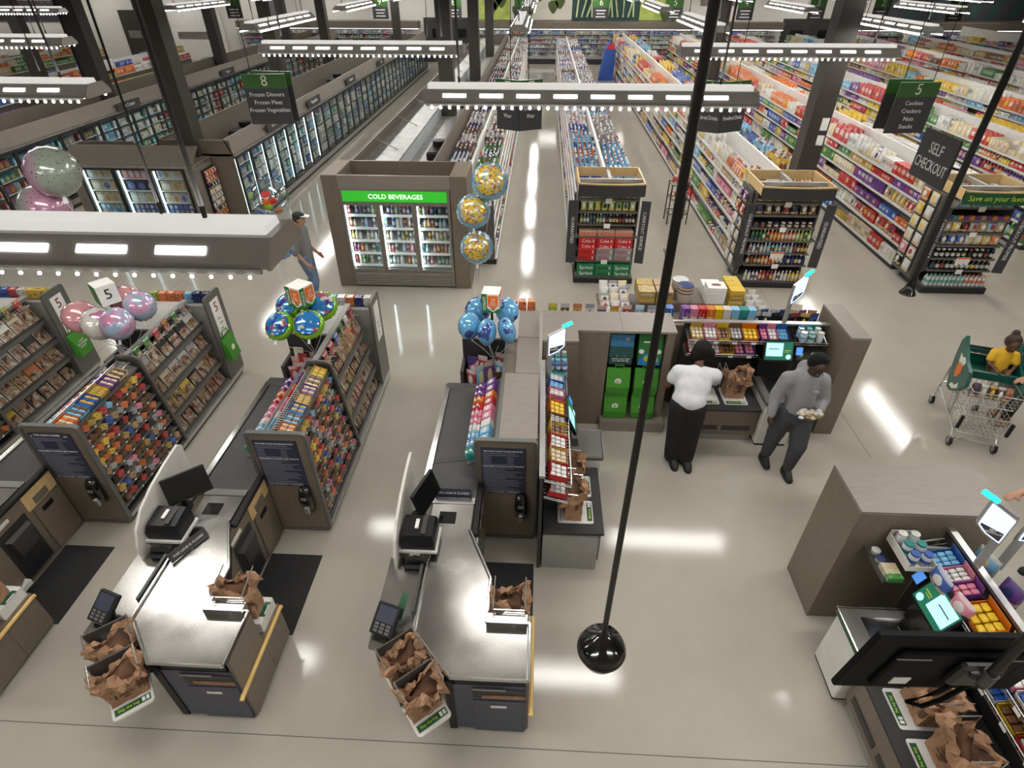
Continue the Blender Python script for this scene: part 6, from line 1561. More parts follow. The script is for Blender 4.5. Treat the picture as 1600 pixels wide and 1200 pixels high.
def station(M, D, mir, who, label, ang, candy):
    """self checkout: low bagging shelf at local left, scanner at right, rack on the spine behind; user stands at y<0"""
    sx = -1 if mir else 1
    Mx = M @ Matrix.Diagonal((sx, 1, 1, 1))
    def mk(): q = MB(); q.M = Mx; return q
    P = lambda x, y, z: tuple(Mx @ Vector((x, y, z)))
    base = P(-.2, D / 2, 0)
    root = thing('self_checkout', label, 'self checkout', base, 'self checkout stations')
    m = mk(); m.b(-.93, .03, .12, -.03, D - .05, .52); m.build('bag_base', 'blue_grey' if who == 'C' else 'wood_v_shade', root)
    m = mk(); m.cb(-.95, 0, .52, -.02, D - .05, .555, .006); m.build('bag_shelf', 'rubber', root)
    for k in range(2):
        m = mk(); m.b(-.88 + k * .42, .02, .20, -.52 + k * .42, .0305, .27); m.build('vent_slot', 'charcoal', root)
    m = mk(); m.b(-.96, .05, 0, -.93, D - .05, .50); m.b(-.90, .06, 0, -.06, D - .1, .12); m.build('foot_panel', 'panel_grey', root)
    # scanner cabinet
    m = mk(); m.cb(-.01, -.04, .03, .40, D - .10, .68, .012); sc = m.build('scanner_cabinet', 'white_plastic', root)
    m = mk(); m.cb(.0, -.03, .0, .39, D - .12, .03, .004); m.build('black_foot', 'black_plastic', root)
    m = mk(); m.cb(-.03, -.055, .66, .42, D - .20, .725, .014); tp = m.build('scanner_top', 'rack_grey', root)
    m = mk(); m.tube([(-.03, -.055, .727), (.42, -.055, .727), (.42, D - .2, .727)], .009, 6); m.build('top_trim', 'chrome', root)
    m = mk(); m.b(.02, -.056, .675, .38, -.053, .715); m.build('green_strip', 'label_green', tp)
    m = mk(); m.b(.06, .10, .7255, .33, D - .34, .728); m.build('scan_plate', 'steel', tp)
    m = mk(); m.b(.14, D - .44, .728, .26, D - .36, .730); m.build('scan_window', 'black_gloss', tp)
    m = mk(); m.cb(-.01, D - .34, .72, .38, D - .14, 1.0, .01); m.build('terminal_back', 'black_plastic', root)
    # screen
    rs = thing('checkout_screen', f'lit green and pale blue touch screen of the {who_name[who]} self checkout', 'screen', P(.19, D - .36, .95), 'self checkout screens')
    Ms = Mx @ Matrix.Translation((.19, D - .33, 1.13)) @ Matrix.Rotation(R(-24), 4, 'X')
    def sk(): q = MB(); q.M = Ms; return q
    m = sk(); m.cb(-.19, -.015, -.14, .19, .02, .14, .006); cs = m.build('casing', 'black_plastic', rs)
    m = sk(); m.b(-.172, -.0165, -.118, .172, -.015, .118); g = m.build('display', 'screen_green', cs)
    m = sk(); m.b(-.16, -.018, -.07, .05, -.0166, .10); m.build('message_window', 'screen_light', g)
    m = sk(); m.b(-.13, -.0186, .02, .0, -.0181, .03); m.build('print_line', 'sign_charcoal', g)
    m = sk(); m.lathe([(.032, 0), (.032, .002)], (.125, -.0166, -.075), 16, 'y'); m.build('round_badge', 'screen_light', g)
    m = sk(); m.b(.07, -.0175, .0, .15, -.0166, .012); m.b(.07, -.0175, -.02, .13, -.0166, -.012); m.build('print_line', 'print_lime', g)
    m = sk(); m.cb(.21, -.01, -.06, .31, .02, .06, .004); sd = m.build('side_reader', 'black_plastic', cs)
    m = sk(); m.b(.22, -.012, -.05, .30, -.0101, .05); m.build('reader_display', 'screen_blue', sd)
    m = mk(); m.tube([(.19, D - .25, .90), (.19, D - .30, 1.05)], .03, 8); m.build('neck', 'black_plastic', rs)
    # bag trays with bags
    rt = thing('bag_rack', f'white bag trays on the bagging shelf of the {who_name[who]} self checkout', 'bag rack', P(-.45, .3, .556), 'self checkout bag racks')
    for k, xx in enumerate((-.68, -.32)):
        m = mk(); m.prism(rnd_poly(.30, .36, .02, 3, xx - .15, .10), .556, .566); m.build('tray_board', 'white_plastic', rt)
        c_ = Mx @ Vector((xx, .135, .567)); bag_tray_label(rt, tuple(c_), .24, .05, R(ang), 'Skip the bag')
        for su in (-.14, .14):
            m = mk(); m.tube([(xx + su, .44, .56), (xx + su, .44, .98), (xx + su, .22, .95)], .006, 6); m.build('bag_arm', 'chrome', rt)
        if who == '2' and k == 0: continue
        b_ = Mx @ Vector((xx, .31, .568)); paper_bag(tuple(b_), .25, .17, .36, R(ang), f'brown paper bag, {("outer", "inner")[k]} one at the {who_name[who]} self checkout', seed=BAGN[0]); BAGN[0] += 1
    # spine with wire racks
    rr = thing('wire_rack', f'wire impulse rack above the {who_name[who]} self checkout', 'rack', P(-.2, D - .05, .7), 'wire racks of the self checkout')
    m = mk(); m.b(-.97, D - .03, 0, {'2': .84, 'N': .77, 'C': .45}[who], D, 1.36); m.build('spine_panel', 'charcoal', rr)
    m = mk(); m.b(-.99, D - .045, 1.345, {'2': .84, 'N': .77, 'C': .9}[who], D + .01, 1.375); m.build('top_rail', 'alu', rr)
    wr = mk()
    for s in range(2):
        z = 1.22 - s * .22; ext_ = .26 - .02 * s; x1_ = {'2': .80, 'N': .74}[who] if (s == 0 and who != 'C') else (-.02 if who != 'C' else .8)
        wr.tube([(-.95, D - .04, z + .05), (-.95, D - ext_ - .03, z - .02), (x1_, D - ext_ - .03, z - .02), (x1_, D - .04, z + .05)], .006, 5)
        k = 0
        while -.93 + k * .045 < x1_:
            xx = -.93 + k * .045; wr.tube([(xx, D - .04, z + .05), (xx, D - ext_ - .03, z - .02)], .0028, 4); k += 1
        wr.tube([(-.95, D - ext_ - .035, z + .015), (x1_, D - ext_ - .035, z + .015)], .005, 5)
    o = wr.build('wire_grid', 'wire', rr); o['kind'] = 'stuff'
    for s in range(2):
        tg = mk(); z = 1.22 - s * .22
        for k in range(4): tg.b(-.88 + k * .24, D - .30 + .02 * s, z - .03, -.82 + k * .24, D - .297 + .02 * s, z + .0)
        tg.build('price_tag', 'tag_white', rr)['kind'] = 'stuff'
    # cartons of bars
    for s, seq in enumerate(candy):
        x = -.92
        for i, (cn, w) in enumerate(seq):
            if cn is None: x += w; continue
            z = 1.235 - s * .22; Mc = Mx @ Matrix.Translation((x + w / 2, D - .16, z)) @ Matrix.Rotation(R(15), 4, 'X')
            lab = f'{cn} carton of bars, {ordn[i]} along the {("upper", "lower")[s]} wire shelf of the {who_name[who]} self checkout'
            bx = thing('candy_display_box', lab, 'candy box', tuple(Mc.translation), 'cartons on the self checkout racks')
            q = MB(); q.M = Mc; ww, dd, hh = w * .93, .19, .07
            q.b(-ww / 2, -dd / 2, 0, ww / 2, dd / 2, .004); q.b(-ww / 2, -dd / 2, 0, -ww / 2 + .003, dd / 2, hh); q.b(ww / 2 - .003, -dd / 2, 0, ww / 2, dd / 2, hh); q.b(-ww / 2, -dd / 2, 0, ww / 2, -dd / 2 + .003, hh * .6); q.b(-ww / 2, dd / 2 - .003, 0, ww / 2, dd / 2, hh * 1.9)
            q.build('carton', cmat(cn), bx)
            c2 = {'orange': 'yellow', 'gold': 'cream', 'yellow': 'brown', 'pink': 'white', 'red': 'white', 'brown': 'silver', 'black': 'silver', 'purple': 'pink', 'blue': 'light blue', 'teal': 'green', 'white': 'blue', 'silver': 'brown'}.get(cn, 'white')
            nk = 2 if w < .14 else 3
            for kk in range(nk):
                for jj in range(3):
                    q2 = MB(); q2.M = Mc; bw = (ww - .012) / nk; xx = -ww / 2 + .006 + (kk + .5) * bw; yy = -dd / 2 + .012 + (jj + .5) * (dd - .02) / 3
                    q2.cb(xx - bw * .42, yy - .026, .006, xx + bw * .42, yy + .026, .05 + .006 * jj, .007); q2.build('candy_bar', cmat(c2), bx)
            x += w
    return root
who_name = {'C': 'left', '2': 'middle', 'N': 'near right'}
M2 = Matrix.Translation((2.92, 5.76, 0))
station(M2, .85, False, '2', 'self checkout station used by the two shoppers', 0,
        [[('gold', .17), ('pink', .17), ('yellow', .16), ('brown', .16), ('orange', .20), (None, .02), ('purple', .10), ('pink', .12), ('blue', .14), (None, .14), ('light blue', .14), ('teal', .14)], [('red', .15), ('white', .15), ('pink', .12), ('yellow', .18), ('purple', .13), ('purple', .13)]])
MC = Matrix.Translation((.74, 4.66, 0)) @ Matrix.Rotation(R(90), 4, 'Z')
station(MC, .66, False, 'C', 'self checkout station standing against the gum rack', 90,
        [[('red', .20), ('gold', .20), ('red', .20), ('yellow', .18), ('brown', .14), ('orange', .24), (None, .08), ('pink', .14), ('blue', .14), ('light blue', .14), ('teal', .14)], [('red', .2)]])
MN = Matrix.Translation((2.67, 2.48, 0)) @ Matrix.Rotation(R(-90), 4, 'Z')
station(MN, .81, True, 'N', 'self checkout station under the hanging black monitor', -90,
        [[('red', .22), ('white', .2), ('pink', .2), ('yellow', .16), (None, .02), ('orange', .26), (None, .04), ('purple', .12), ('pink', .14), ('blue', .16)], [('red', .24), ('yellow', .2), ('white', .16)]])
kiosk(3.22, 6.60, 1.37, R(28), 'lit SELF CHECKOUT sign on a pole above the middle self checkout')
kiosk(.165, 5.35, 1.20, R(10), 'lit SELF CHECKOUT sign on a pole above the left self checkout', zh=1.60)
kiosk(3.47, 2.90, 1.37, R(152), 'lit SELF CHECKOUT sign on the near right pole with green beacon', zh=1.66)
kiosk(3.66, 2.92, 1.30, R(-25), 'second lit sign pole behind the near right one, seen from its back', zh=1.66)
# gum, razors and hanging packs on the racks
def pack(name, shape, P, size, cn, lab, cat, grp, rz=0, rx=0, ry=0): return prod(name, shape, P, size, jit(CW[cn]), lab, cat, grp, rz, rx, ry)
for i in range(3):
    for j in range(2):
        pack('gum_bottle', 'gumjar', (3.05 + j * .10, 2.98 + i * .10, 1.235), (.08, .08, .13), ('blue', 'teal', 'white')[i], f'{("blue", "teal", "white")[i]} gum bottle at the far end of the near right rack', 'gum', f'near gum {i}')
m = MB(); m.b(2.995, 2.92, 1.215, 3.205, 3.24, 1.233); m.b(2.995, 2.92, 1.233, 3.0, 3.24, 1.30); m.b(3.2, 2.92, 1.233, 3.205, 3.24, 1.30); m.b(3.0, 3.235, 1.233, 3.2, 3.24, 1.33); m.b(3.0, 2.92, 1.233, 3.2, 2.925, 1.27); m.b(3.205, 3.0, 1.21, 3.45, 3.02, 1.225); m.b(3.205, 3.15, 1.21, 3.45, 3.17, 1.225); o = m.build('gum_tray', 'white_plastic'); tag(o, 'white plastic tray of gum bottles at the far end of the near right rack', 'tray')
for i in range(2): pack('mint_tin', 'can', (2.92, 3.10 + i * .085, 1.10), (.075, .075, .035), 'silver', 'round silver mint tin on the near right rack ledge', 'tin', 'mint tins near')
m = MB(); m.b(2.86, 2.90, 1.07, 3.02, 3.25, 1.098); m.tube([(2.86, 2.90, 1.10), (2.86, 3.25, 1.10)], .006, 5); o = m.build('tin_ledge', 'steel_dark'); tag(o, 'small dark ledge of mint tins on the near right rack', 'ledge')
for i in range(3): pack('battery_pack', 'box', (2.94, 2.915 + i * .052, 1.10), (.05, .12, .05), ('green', 'cream', 'cream')[i], f'{("green", "cream", "cream")[i]} small pack on the tin ledge', 'pack', f'tin ledge packs {min(i, 1)}', R(90))
pack('mint_pouch', 'bag', (3.19, 2.80, 1.20), (.20, .10, .15), 'blue', 'bright blue hanging pouch beside the near right screen', 'pouch', 'near pouches', R(-90))
pack('mint_pouch', 'bag', (3.22, 2.58, 1.20), (.17, .10, .15), 'pink', 'pink hanging pouch beside the near right screen', 'pouch', 'near pouches', R(-80))
pack('mint_pouch', 'bag', (3.66, 2.72, 1.18), (.17, .10, .18), 'purple', 'purple pouch on the far side of the near right rack', 'pouch', 'near pouches', R(-80))
pack('mint_pouch', 'bag', (3.62, 2.98, 1.22), (.20, .10, .17), 'light blue', 'pale blue pouch on the far side of the near right rack', 'pouch', 'near pouches', R(-80))
# middle station: gum multi packs on the right
for i in range(3):
    for j in range(2): pack('gum_bottle', 'gumjar', (3.40 + i * .105, 6.36 + j * .11, 1.235), (.085, .085, .13), ('light blue', 'teal', 'white')[i], f'{("light blue", "teal", "white")[i]} gum bottle at the right end of the middle rack', 'gum', f'middle gum {i}')
for i in range(4): pack('mint_tin', 'can', (3.40 + i * .085, 6.28, 1.06), (.075, .075, .035), 'silver' if i > 1 else 'green', f'{"silver" if i > 1 else "green"} mint tin on the right ledge of the middle rack', 'tin', f'middle tins {i // 2}')
m = MB(); m.b(3.34, 6.22, 1.03, 3.76, 6.60, 1.058); o = m.build('tin_ledge', 'steel_dark'); tag(o, 'dark ledge of mint tins at the right end of the middle rack', 'ledge')
# left station: mouthwash and gum stacked at the far end of its rack
for i in range(4):
    for j in range(3): pack('gum_bottle', 'gumjar', (.20 + j * .075, 5.50 + i * .085, 1.22), (.066, .066, .15), ('blue', 'light blue', 'teal', 'white')[i], f'{("blue", "light blue", "teal", "white")[i]} gum bottle at the far end of the left rack', 'gum', f'left gum {i}')
m = MB(); m.b(.10, 5.44, 1.19, .40, 5.80, 1.219); o = m.build('gum_ledge', 'rack_grey'); tag(o, 'grey ledge of gum bottles at the far end of the left self checkout rack', 'ledge')

# goods on the back of the wall facing the aisles
gc = ['light blue', 'blue', None, 'purple', 'pink', 'red', 'orange', 'yellow', 'white', 'light blue', 'teal', 'light blue']
for i, cn in enumerate(gc):
    if cn: pack('tissue_box', 'box', (1.66 + i * .108, 6.80, 1.052), (.10, .12, .40), cn, f'{cn} gum carton standing behind the self checkout wall, {ordn[i]} in the row', 'carton', 'cartons behind the wall')
for i in range(14):
    cn = 'black' if i < 6 else 'blue' if i < 13 else 'gold'
    pack('candy_pouch', 'bag', (2.92 + (i % 7) * .125, 6.77 + .09 * (i // 7), 1.052), (.115, .07, .36), cn, f'{cn} candy pouch behind the middle self checkout', 'candy bag', f'pouches behind {cn}', .2 * (-1) ** i)
for i in range(9):
    cn = ('lime', 'brown', 'gold', 'white', 'purple', 'yellow', 'red', 'light blue', 'white')[i]
    pack('hanging_toy', 'bag', (.22 + i * .165, 6.78, 1.052), (.12, .05, .42 if i not in (4, 5) else .40), cn, f'{cn} hanging pack behind the alcove wall, {ordn[i]} in the row', 'pack', 'packs behind the alcove')
# bakery table beyond the wall
root = thing('bakery_table', 'low bakery table of cookies and pies behind the self checkout', 'table', (2.05, 8.0, 0))
m = MB(); m.cb(.98, 7.55, .70, 3.55, 8.50, .76, .01); m.build('table_top', 'taupe_metal', root)
for x in (1.05, 3.48):
    for y in (7.62, 8.43): m = MB(); m.b(x - .03, y - .03, 0, x + .03, y + .03, .70); m.build('leg', 'steel_dark', root)
m = MB(); m.b(1.65, 7.9, .76, 3.3, 8.45, .92); m.build('riser', 'taupe_metal', root)
m = MB(); m.tube([(2.02, 8.42, .92), (2.05, 8.46, 1.34), (1.95, 8.48, 1.56)], .012, 6); m.build('sign_stem', 'alu', root)
for i in range(3):
    for j in range(5): pack('cookie_bag', 'bag', (1.06 + i * .15, 7.66 + j * .16, .762), (.14, .12, .18 + .03 * j), 'white', 'white bag of mini cookies on the bakery table', 'bag', 'bakery white bags', 0, R(-15))
for i in range(2):
    for j in range(2):
        for k in range(2): pack('cookie_box', 'box', (1.68 + i * .27, 7.98 + j * .25, .922 + k * .10), (.25, .23, .095), ('tan', 'gold')[(i + k) % 2], 'clear tray of brown cookies on the bakery riser', 'cookie box', 'bakery cookie trays')
for k in range(5): pack('pie_tin', 'can', (2.28, 8.02, .922 + k * .052), (.26, .26, .05), 'tan', 'round pie tin in the stack on the bakery riser', 'pie', 'bakery pie stack')
for k in range(4): pack('pie_tin', 'can', (2.26, 8.32, .922 + k * .052), (.25, .25, .05), 'cream', 'round pale pie tin in the rear stack on the bakery riser', 'pie', 'bakery rear pies')
for j in range(2):
    for k in range(3 - j): 
        bx = thing('donut_box', f'white donut box with oval window, {("front", "rear")[j]} stack, {ordn[k]} from below', 'box', (2.72, 8.0 + j * .26, .922 + k * .092), 'donut boxes on the bakery table')
        m = MB(); m.cb(2.58, 7.88 + j * .26, .922 + k * .092, 2.86, 8.12 + j * .26, .922 + k * .092 + .09, .004); m.build('carton', 'tag_white', bx)
        m = MB(); m.lathe([(.075, 0), (.075, .0015)], (2.72, 8.0 + j * .26, .922 + k * .092 + .09), 16, sx=1, sy=.6); m.build('oval_window', cmat('brown'), bx)
for j in range(3):
    for k in range(3): pack('cake_box', 'box', (3.03, 7.96 + j * .18, .922 + k * .08), (.22, .17, .075), ('yellow', 'gold')[k % 2], 'golden cake box on the right of the bakery riser', 'box', 'bakery gold boxes')
for i in range(8): pack('cookie_bag', 'bag', (3.24 + (i % 2) * .12, 7.68 + (i // 2) * .18, .762), (.12, .10, .26), 'white', 'white snack bag at the right end of the bakery table', 'bag', 'bakery right bags')
# hanging black monitor seen from behind
root = thing('hanging_monitor', 'black monitor seen from behind hanging on a pole at the lower right', 'monitor', (2.45, 1.8, 1.55))
M = Matrix.Translation((2.40, 1.80, 1.90)) @ Matrix.Rotation(R(1.5), 4, 'Z') @ Matrix.Rotation(R(6), 4, 'X')
def hk(): q = MB(); q.M = M; return q
m = hk(); m.cb(-.53, -.02, -.34, .53, .02, .34, .008); m.build('casing', 'monitor_black', root)
m = hk(); m.cb(-.36, -.045, -.26, .36, -.018, .20, .02); m.build('rear_bulge', 'monitor_black', root)
m = hk(); m.b(-.36, -.05, .12, -.17, -.044, .128); m.b(.20, -.05, .13, .36, -.044, .138); m.build('rear_slot', 'panel_grey', root)
m = hk(); m.b(-.27, -.052, -.20, -.17, -.0455, -.12); m.build('rating_label', 'tag_white', root)
m = hk(); m.cb(-.02, -.10, -.10, .22, -.04, .14, .02); m.tube([(.02, -.10, .1), (.10, -.13, .12), (.18, -.10, .08)], .02, 6); m.build('mount', 'black_metal', root, True)
m = hk(); m.tube([(.08, -.07, -.08), (.0, -.09, -.22), (-.12, -.10, -.34), (-.02, -.11, -.38), (.06, -.10, -.30), (.14, -.08, -.12)], .014, 6); m.build('cable_loop', 'monitor_black', root, True)
m = MB(); m.tube([(2.49, 1.66, 1.92), (2.49, 1.66, 7.38)], .026, 10); m.build('pole', 'black_metal', root, True)
m = MB(); m.tube([(2.49, 1.66, 1.95), (2.49, 1.66, 2.05)], .036, 10); m.tube([(2.49, 1.66, 1.96), (2.46, 1.72, 1.93)], .03, 8); m.build('clamp', 'steel_dark', root, True)
# ================================================================ people
DG = None
def blob(name, caps, mat, parent, voxel=.014, smooth=6, ells=()):
    """one continuous surface grown from tapered limbs and ellipsoids"""
    m = MB()
    for p0, r0, p1, r1 in caps:
        p0 = Vector(p0); p1 = Vector(p1); ax = p1 - p0; L = max(ax.length, 1e-4); t = ax / L
        u = t.cross(Vector((0, 0, 1)))
        if u.length < 1e-3: u = t.cross(Vector((0, 1, 0)))
        u.normalize(); w = t.cross(u); rings = []
        for k in range(-4, 1):
            a = math.pi / 2 * k / 4; rings.append((p0 + t * (r0 * math.sin(a)), max(r0 * math.cos(a), .001)))
        for k in range(0, 5):
            a = math.pi / 2 * k / 4; rings.append((p1 + t * (r1 * math.sin(a)), max(r1 * math.cos(a), .001)))
        m.loft([[c + (u * math.cos(q) + w * math.sin(q)) * rr for q in (2 * math.pi * i / 14 for i in range(14))] for c, rr in rings])
    for c, rad, rot in ells:
        q = MB(); q.M = Matrix.Translation(c) @ Euler(rot).to_matrix().to_4x4(); q.ball((0, 0, 0), rad[0], rad[1], rad[2], 18, 12)
        n = len(m.v); m.v += q.v; m.f += [tuple(i + n for i in f) for f in q.f]; m.m += q.m
    o = m.build(name, mat, parent, smooth='all')
    md = o.modifiers.new('skin', 'REMESH'); md.mode = 'VOXEL'; md.voxel_size = voxel; md.use_smooth_shade = True
    ms = o.modifiers.new('relax', 'SMOOTH'); ms.factor = .5; ms.iterations = smooth
    dg = bpy.context.evaluated_depsgraph_get(); ev = o.evaluated_get(dg); me = bpy.data.meshes.new_from_object(ev, depsgraph=dg)
    o.modifiers.clear(); old = o.data; o.data = me; bpy.data.meshes.remove(old)
    if not me.materials: me.materials.append(M_(mat))
    me.polygons.foreach_set('use_smooth', [True] * len(me.polygons))
    return o
plain('skin_brown', (0.105, 0.048, 0.026), 0.5, var=.1); plain('skin_deep', (0.055, 0.026, 0.016), 0.5, var=.1); plain('skin_light', (0.42, 0.22, 0.14), 0.5, var=.08)
plain('hair_black', (0.004, 0.0035, 0.003), 0.6, var=.4, scale=40, bump=.6, spec=.2); plain('hair_brown', (0.035, 0.020, 0.011), 0.55, var=.3, scale=40, bump=.6)
plain('tee_white', (0.62, 0.63, 0.66), 0.8, scale=12, bump=.15); plain('cloth_black', (0.005, 0.005, 0.006), 0.85, scale=12, bump=.15); plain('hoodie_grey', (0.26, 0.26, 0.27), 0.9, var=.1, scale=30, bump=.25)
plain('jogger_grey', (0.050, 0.052, 0.060), 0.9, scale=20, bump=.2); plain('shoe_black', (0.010, 0.010, 0.010), 0.6); plain('tee_grey', (0.20, 0.20, 0.20), 0.85, scale=15, bump=.15); plain('denim', (0.13, 0.19, 0.30), 0.85, var=.25, scale=15, bump=.2)
plain('tee_yellow', (0.66, 0.38, 0.02), 0.8, scale=15); plain('jersey_grey', (0.12, 0.12, 0.13), 0.8, scale=9); plain('sandal_tan', (0.30, 0.15, 0.07), 0.6); plain('cap_black', (0.02, 0.018, 0.018), 0.7)
def hand(caps, wrist, dirv, side, curl=.5, s=1.0, palm_n=(0, 0, -1)):
    """palm, four unequal bent fingers and a thumb leaving the side of the palm"""
    d = Vector(dirv).normalized(); n = Vector(palm_n); n = (n - d * n.dot(d)).normalized(); sd = d.cross(n) * side; w = Vector(wrist)
    caps.append((w, .026 * s, w + d * .05 * s, .030 * s)); caps.append((w + d * .03 * s + sd * .018 * s, .020 * s, w + d * .085 * s + sd * .026 * s, .016 * s)); caps.append((w + d * .03 * s - sd * .018 * s, .020 * s, w + d * .08 * s - sd * .026 * s, .016 * s))
    for off, ln in ((.030, .062), (.010, .072), (-.010, .068), (-.030, .052)):
        b = w + d * .085 * s + sd * off * s; k1 = b + (d * (1 - .35 * curl) + n * .6 * curl).normalized() * ln * .5 * s; k2 = k1 + (d * (1 - curl) + n * 1.2 * curl + d * .05).normalized() * ln * .5 * s
        caps.append((b, .0095 * s, k1, .009 * s)); caps.append((k1, .009 * s, k2, .0075 * s))
    tb = w + d * .025 * s + sd * .030 * s; t1 = tb + (d * .6 + sd * .7 + n * .2).normalized() * .04 * s; t2 = t1 + (d * .9 + sd * .1 + n * .5).normalized() * .03 * s
    caps.append((tb, .013 * s, t1, .0105 * s)); caps.append((t1, .0105 * s, t2, .0085 * s))
def face(root, c, fwd, up, s=1.0, mat='skin_brown'):
    """eyes, mouth and ears on a head centred at c"""
    f = Vector(fwd).normalized(); u = Vector(up); u = (u - f * u.dot(f)).normalized(); r_ = f.cross(u); c = Vector(c)
    for k in (-1, 1):
        m = MB(); p = c + f * .088 * s + r_ * .032 * s * k + u * .012 * s; m.ball(tuple(p), .010 * s, .010 * s, .006 * s, 8, 6); m.build('eye', 'eye_white', root, smooth='all')
        m = MB(); p = p + f * .009 * s; m.ball(tuple(p), .006 * s, n=6, m=4); m.build('pupil', 'black_gloss', root, smooth='all')
    m = MB(); p = c + f * .088 * s - u * .05 * s; m.ball(tuple(p), .024 * s, .016 * s, .008 * s, 10, 6); m.build('mouth', 'lip', root, smooth='all')
plain('eye_white', (0.22, 0.19, 0.17), 0.35)
plain('lip', (0.12, 0.035, 0.03), 0.5)
def head_ells(c, fwd, s=1.0):
    f = Vector(fwd).normalized(); c = Vector(c); rz = math.atan2(f.y, f.x) - math.pi / 2; pit = math.asin(max(-1, min(1, f.z)))
    e = (pit, 0, rz); up = Euler(e).to_matrix() @ Vector((0, 0, 1)); rt = Euler(e).to_matrix() @ Vector((1, 0, 0))
    L = [(tuple(c + up * .025 * s - f * .005 * s), (.077 * s, .096 * s, .092 * s), e), (tuple(c - up * .045 * s + f * .022 * s), (.058 * s, .066 * s, .068 * s), e), (tuple(c + f * .098 * s - up * .016 * s), (.014 * s, .018 * s, .022 * s), e)]
    for k in (-1, 1): L.append((tuple(c + rt * .078 * s * k - up * .005 * s), (.010 * s, .022 * s, .032 * s), e))
    return L, up
def person(loc, label, group=None): return thing('person', label, 'person', loc, group)

# --- shopper in a white tee leaning over the bagging shelf
rt = person((1.86, 5.40, 0), 'person in white tee and black trousers leaning over the bagging shelf')
hip = Vector((1.83, 5.40, .93)); ch = Vector((1.89, 5.52, 1.10)); sh = Vector((1.93, 5.62, 1.21)); nk = Vector((1.96, 5.72, 1.30)); hd = Vector((2.00, 5.83, 1.37))
fw = (.25, .75, -.6); hl, up = head_ells(hd, fw, 1.06)
shL = sh + Vector((-.215, .03, -.01)); shR = sh + Vector((.20, -.03, -.01)); elL = Vector((1.62, 5.66, 1.00)); wrL = Vector((1.80, 5.88, .90)); elR = Vector((2.20, 5.74, .98)); wrR = Vector((2.28, 5.94, .82))
legs = [((1.73, 5.42, .90), .11, (1.76, 5.38, .50), .08), ((1.76, 5.38, .50), .066, (1.78, 5.38, .09), .048), ((1.93, 5.38, .90), .11, (1.92, 5.36, .50), .08), ((1.92, 5.36, .50), .066, (1.93, 5.35, .09), .048)]
feet = ((1.78, 5.37), (1.94, 5.34))
caps = [(hip, .11, ch, .11), (ch, .11, sh, .10), (shL, .065, shR, .065), (sh, .065, nk, .055), (nk, .055, hd, .052), (shL, .06, elL, .048), (elL, .047, wrL, .031), (shR, .06, elR, .048), (elR, .047, wrR, .031)] + legs
for x, y in feet: caps += [((x, y, .06), .04, (x + .02, y - .10, .035), .032)]
hand(caps, wrL, (.5, .7, -.35), -1, .6); hand(caps, wrR, (.1, .7, -.6), 1, .6)
bd = blob('body', caps, 'skin_brown', rt, ells=hl); face(rt, hd, fw, up, 1.06)
ax = sh - hip
blob('tee', [(shL, .088, shR, .088), (shL, .088, shL + (elL - shL) * .5, .078), (shR, .088, shR + (elR - shR) * .55, .078), (hip + ax * .5 + Vector((-.08, 0, 0)), .135, sh + Vector((-.09, 0, -.02)), .10), (hip + ax * .5 + Vector((.08, 0, 0)), .135, sh + Vector((.09, 0, -.02)), .10)], 'tee_white', rt, .016, 10,
     ells=[(tuple(hip + ax * .10), (.205, .165, .15), (R(-25), 0, R(-10))), (tuple(hip + ax * .48), (.200, .155, .22), (R(-38), R(10), 0)), (tuple(hip + ax * .85), (.20, .13, .15), (R(-40), R(10), 0))])
blob('trousers', [((1.74, 5.40, .88), .132, (1.92, 5.39, .88), .132), ((1.75, 5.40, .86), .135, (1.765, 5.38, .48), .122), ((1.765, 5.38, .48), .122, (1.775, 5.38, .10), .105), ((1.92, 5.38, .86), .135, (1.92, 5.36, .48), .122), ((1.92, 5.36, .48), .122, (1.93, 5.35, .10), .105)], 'cloth_black', rt, .016)
blob('hair', [(hd + Vector((-.02, -.03, .03)), .108, hd + Vector((0, .01, .05)), .105), (hd + Vector((-.05, -.05, -.01)), .10, hd + Vector((-.07, -.04, -.09)), .08), (hd + Vector((.06, -.03, 0)), .09, hd + Vector((.10, .02, -.13)), .06), (hd + Vector((.10, .02, -.12)), .055, hd + Vector((.11, .03, -.20)), .03)], 'hair_black', rt, .012)
for x, y in feet:
    m = MB(); m.loft([ringxy(16, .10, .28, .0, 3, x + .01, y - .05), ringxy(16, .105, .29, .03, 3, x + .01, y - .05), ringxy(16, .10, .25, .075, 3, x + .01, y - .05), ringxy(16, .085, .13, .115, 3, x, y)]); m.build('shoe', 'shoe_black', rt, smooth='all')

# --- shopper in a grey hoodie holding a bag of food
rt = person((3.06, 5.32, 0), 'person in grey hoodie and dark joggers holding a clear bag of food')
hip = Vector((3.07, 5.34, .93)); ch = Vector((3.05, 5.33, 1.20)); sh = Vector((3.04, 5.33, 1.38)); nk = Vector((3.05, 5.30, 1.47)); hd = Vector((3.06, 5.24, 1.585))
fw = (.18, -.80, -.55); hl, up = head_ells(hd, fw)
shL = sh + Vector((-.185, .01, -.02)); shR = sh + Vector((.185, .0, -.02)); elL = Vector((2.80, 5.37, 1.10)); wrL = Vector((2.77, 5.28, .86)); elR = Vector((3.31, 5.31, 1.10)); wrR = Vector((3.20, 5.12, 1.04))
feet = ((2.96, 5.45), (3.16, 5.22))
caps = [(hip, .12, ch, .12), (ch, .12, sh, .11), (shL, .065, shR, .065), (sh, .06, nk, .055), (nk, .055, hd, .05), (shL, .055, elL, .044), (elL, .043, wrL, .03), (shR, .055, elR, .044), (elR, .043, wrR, .03)]
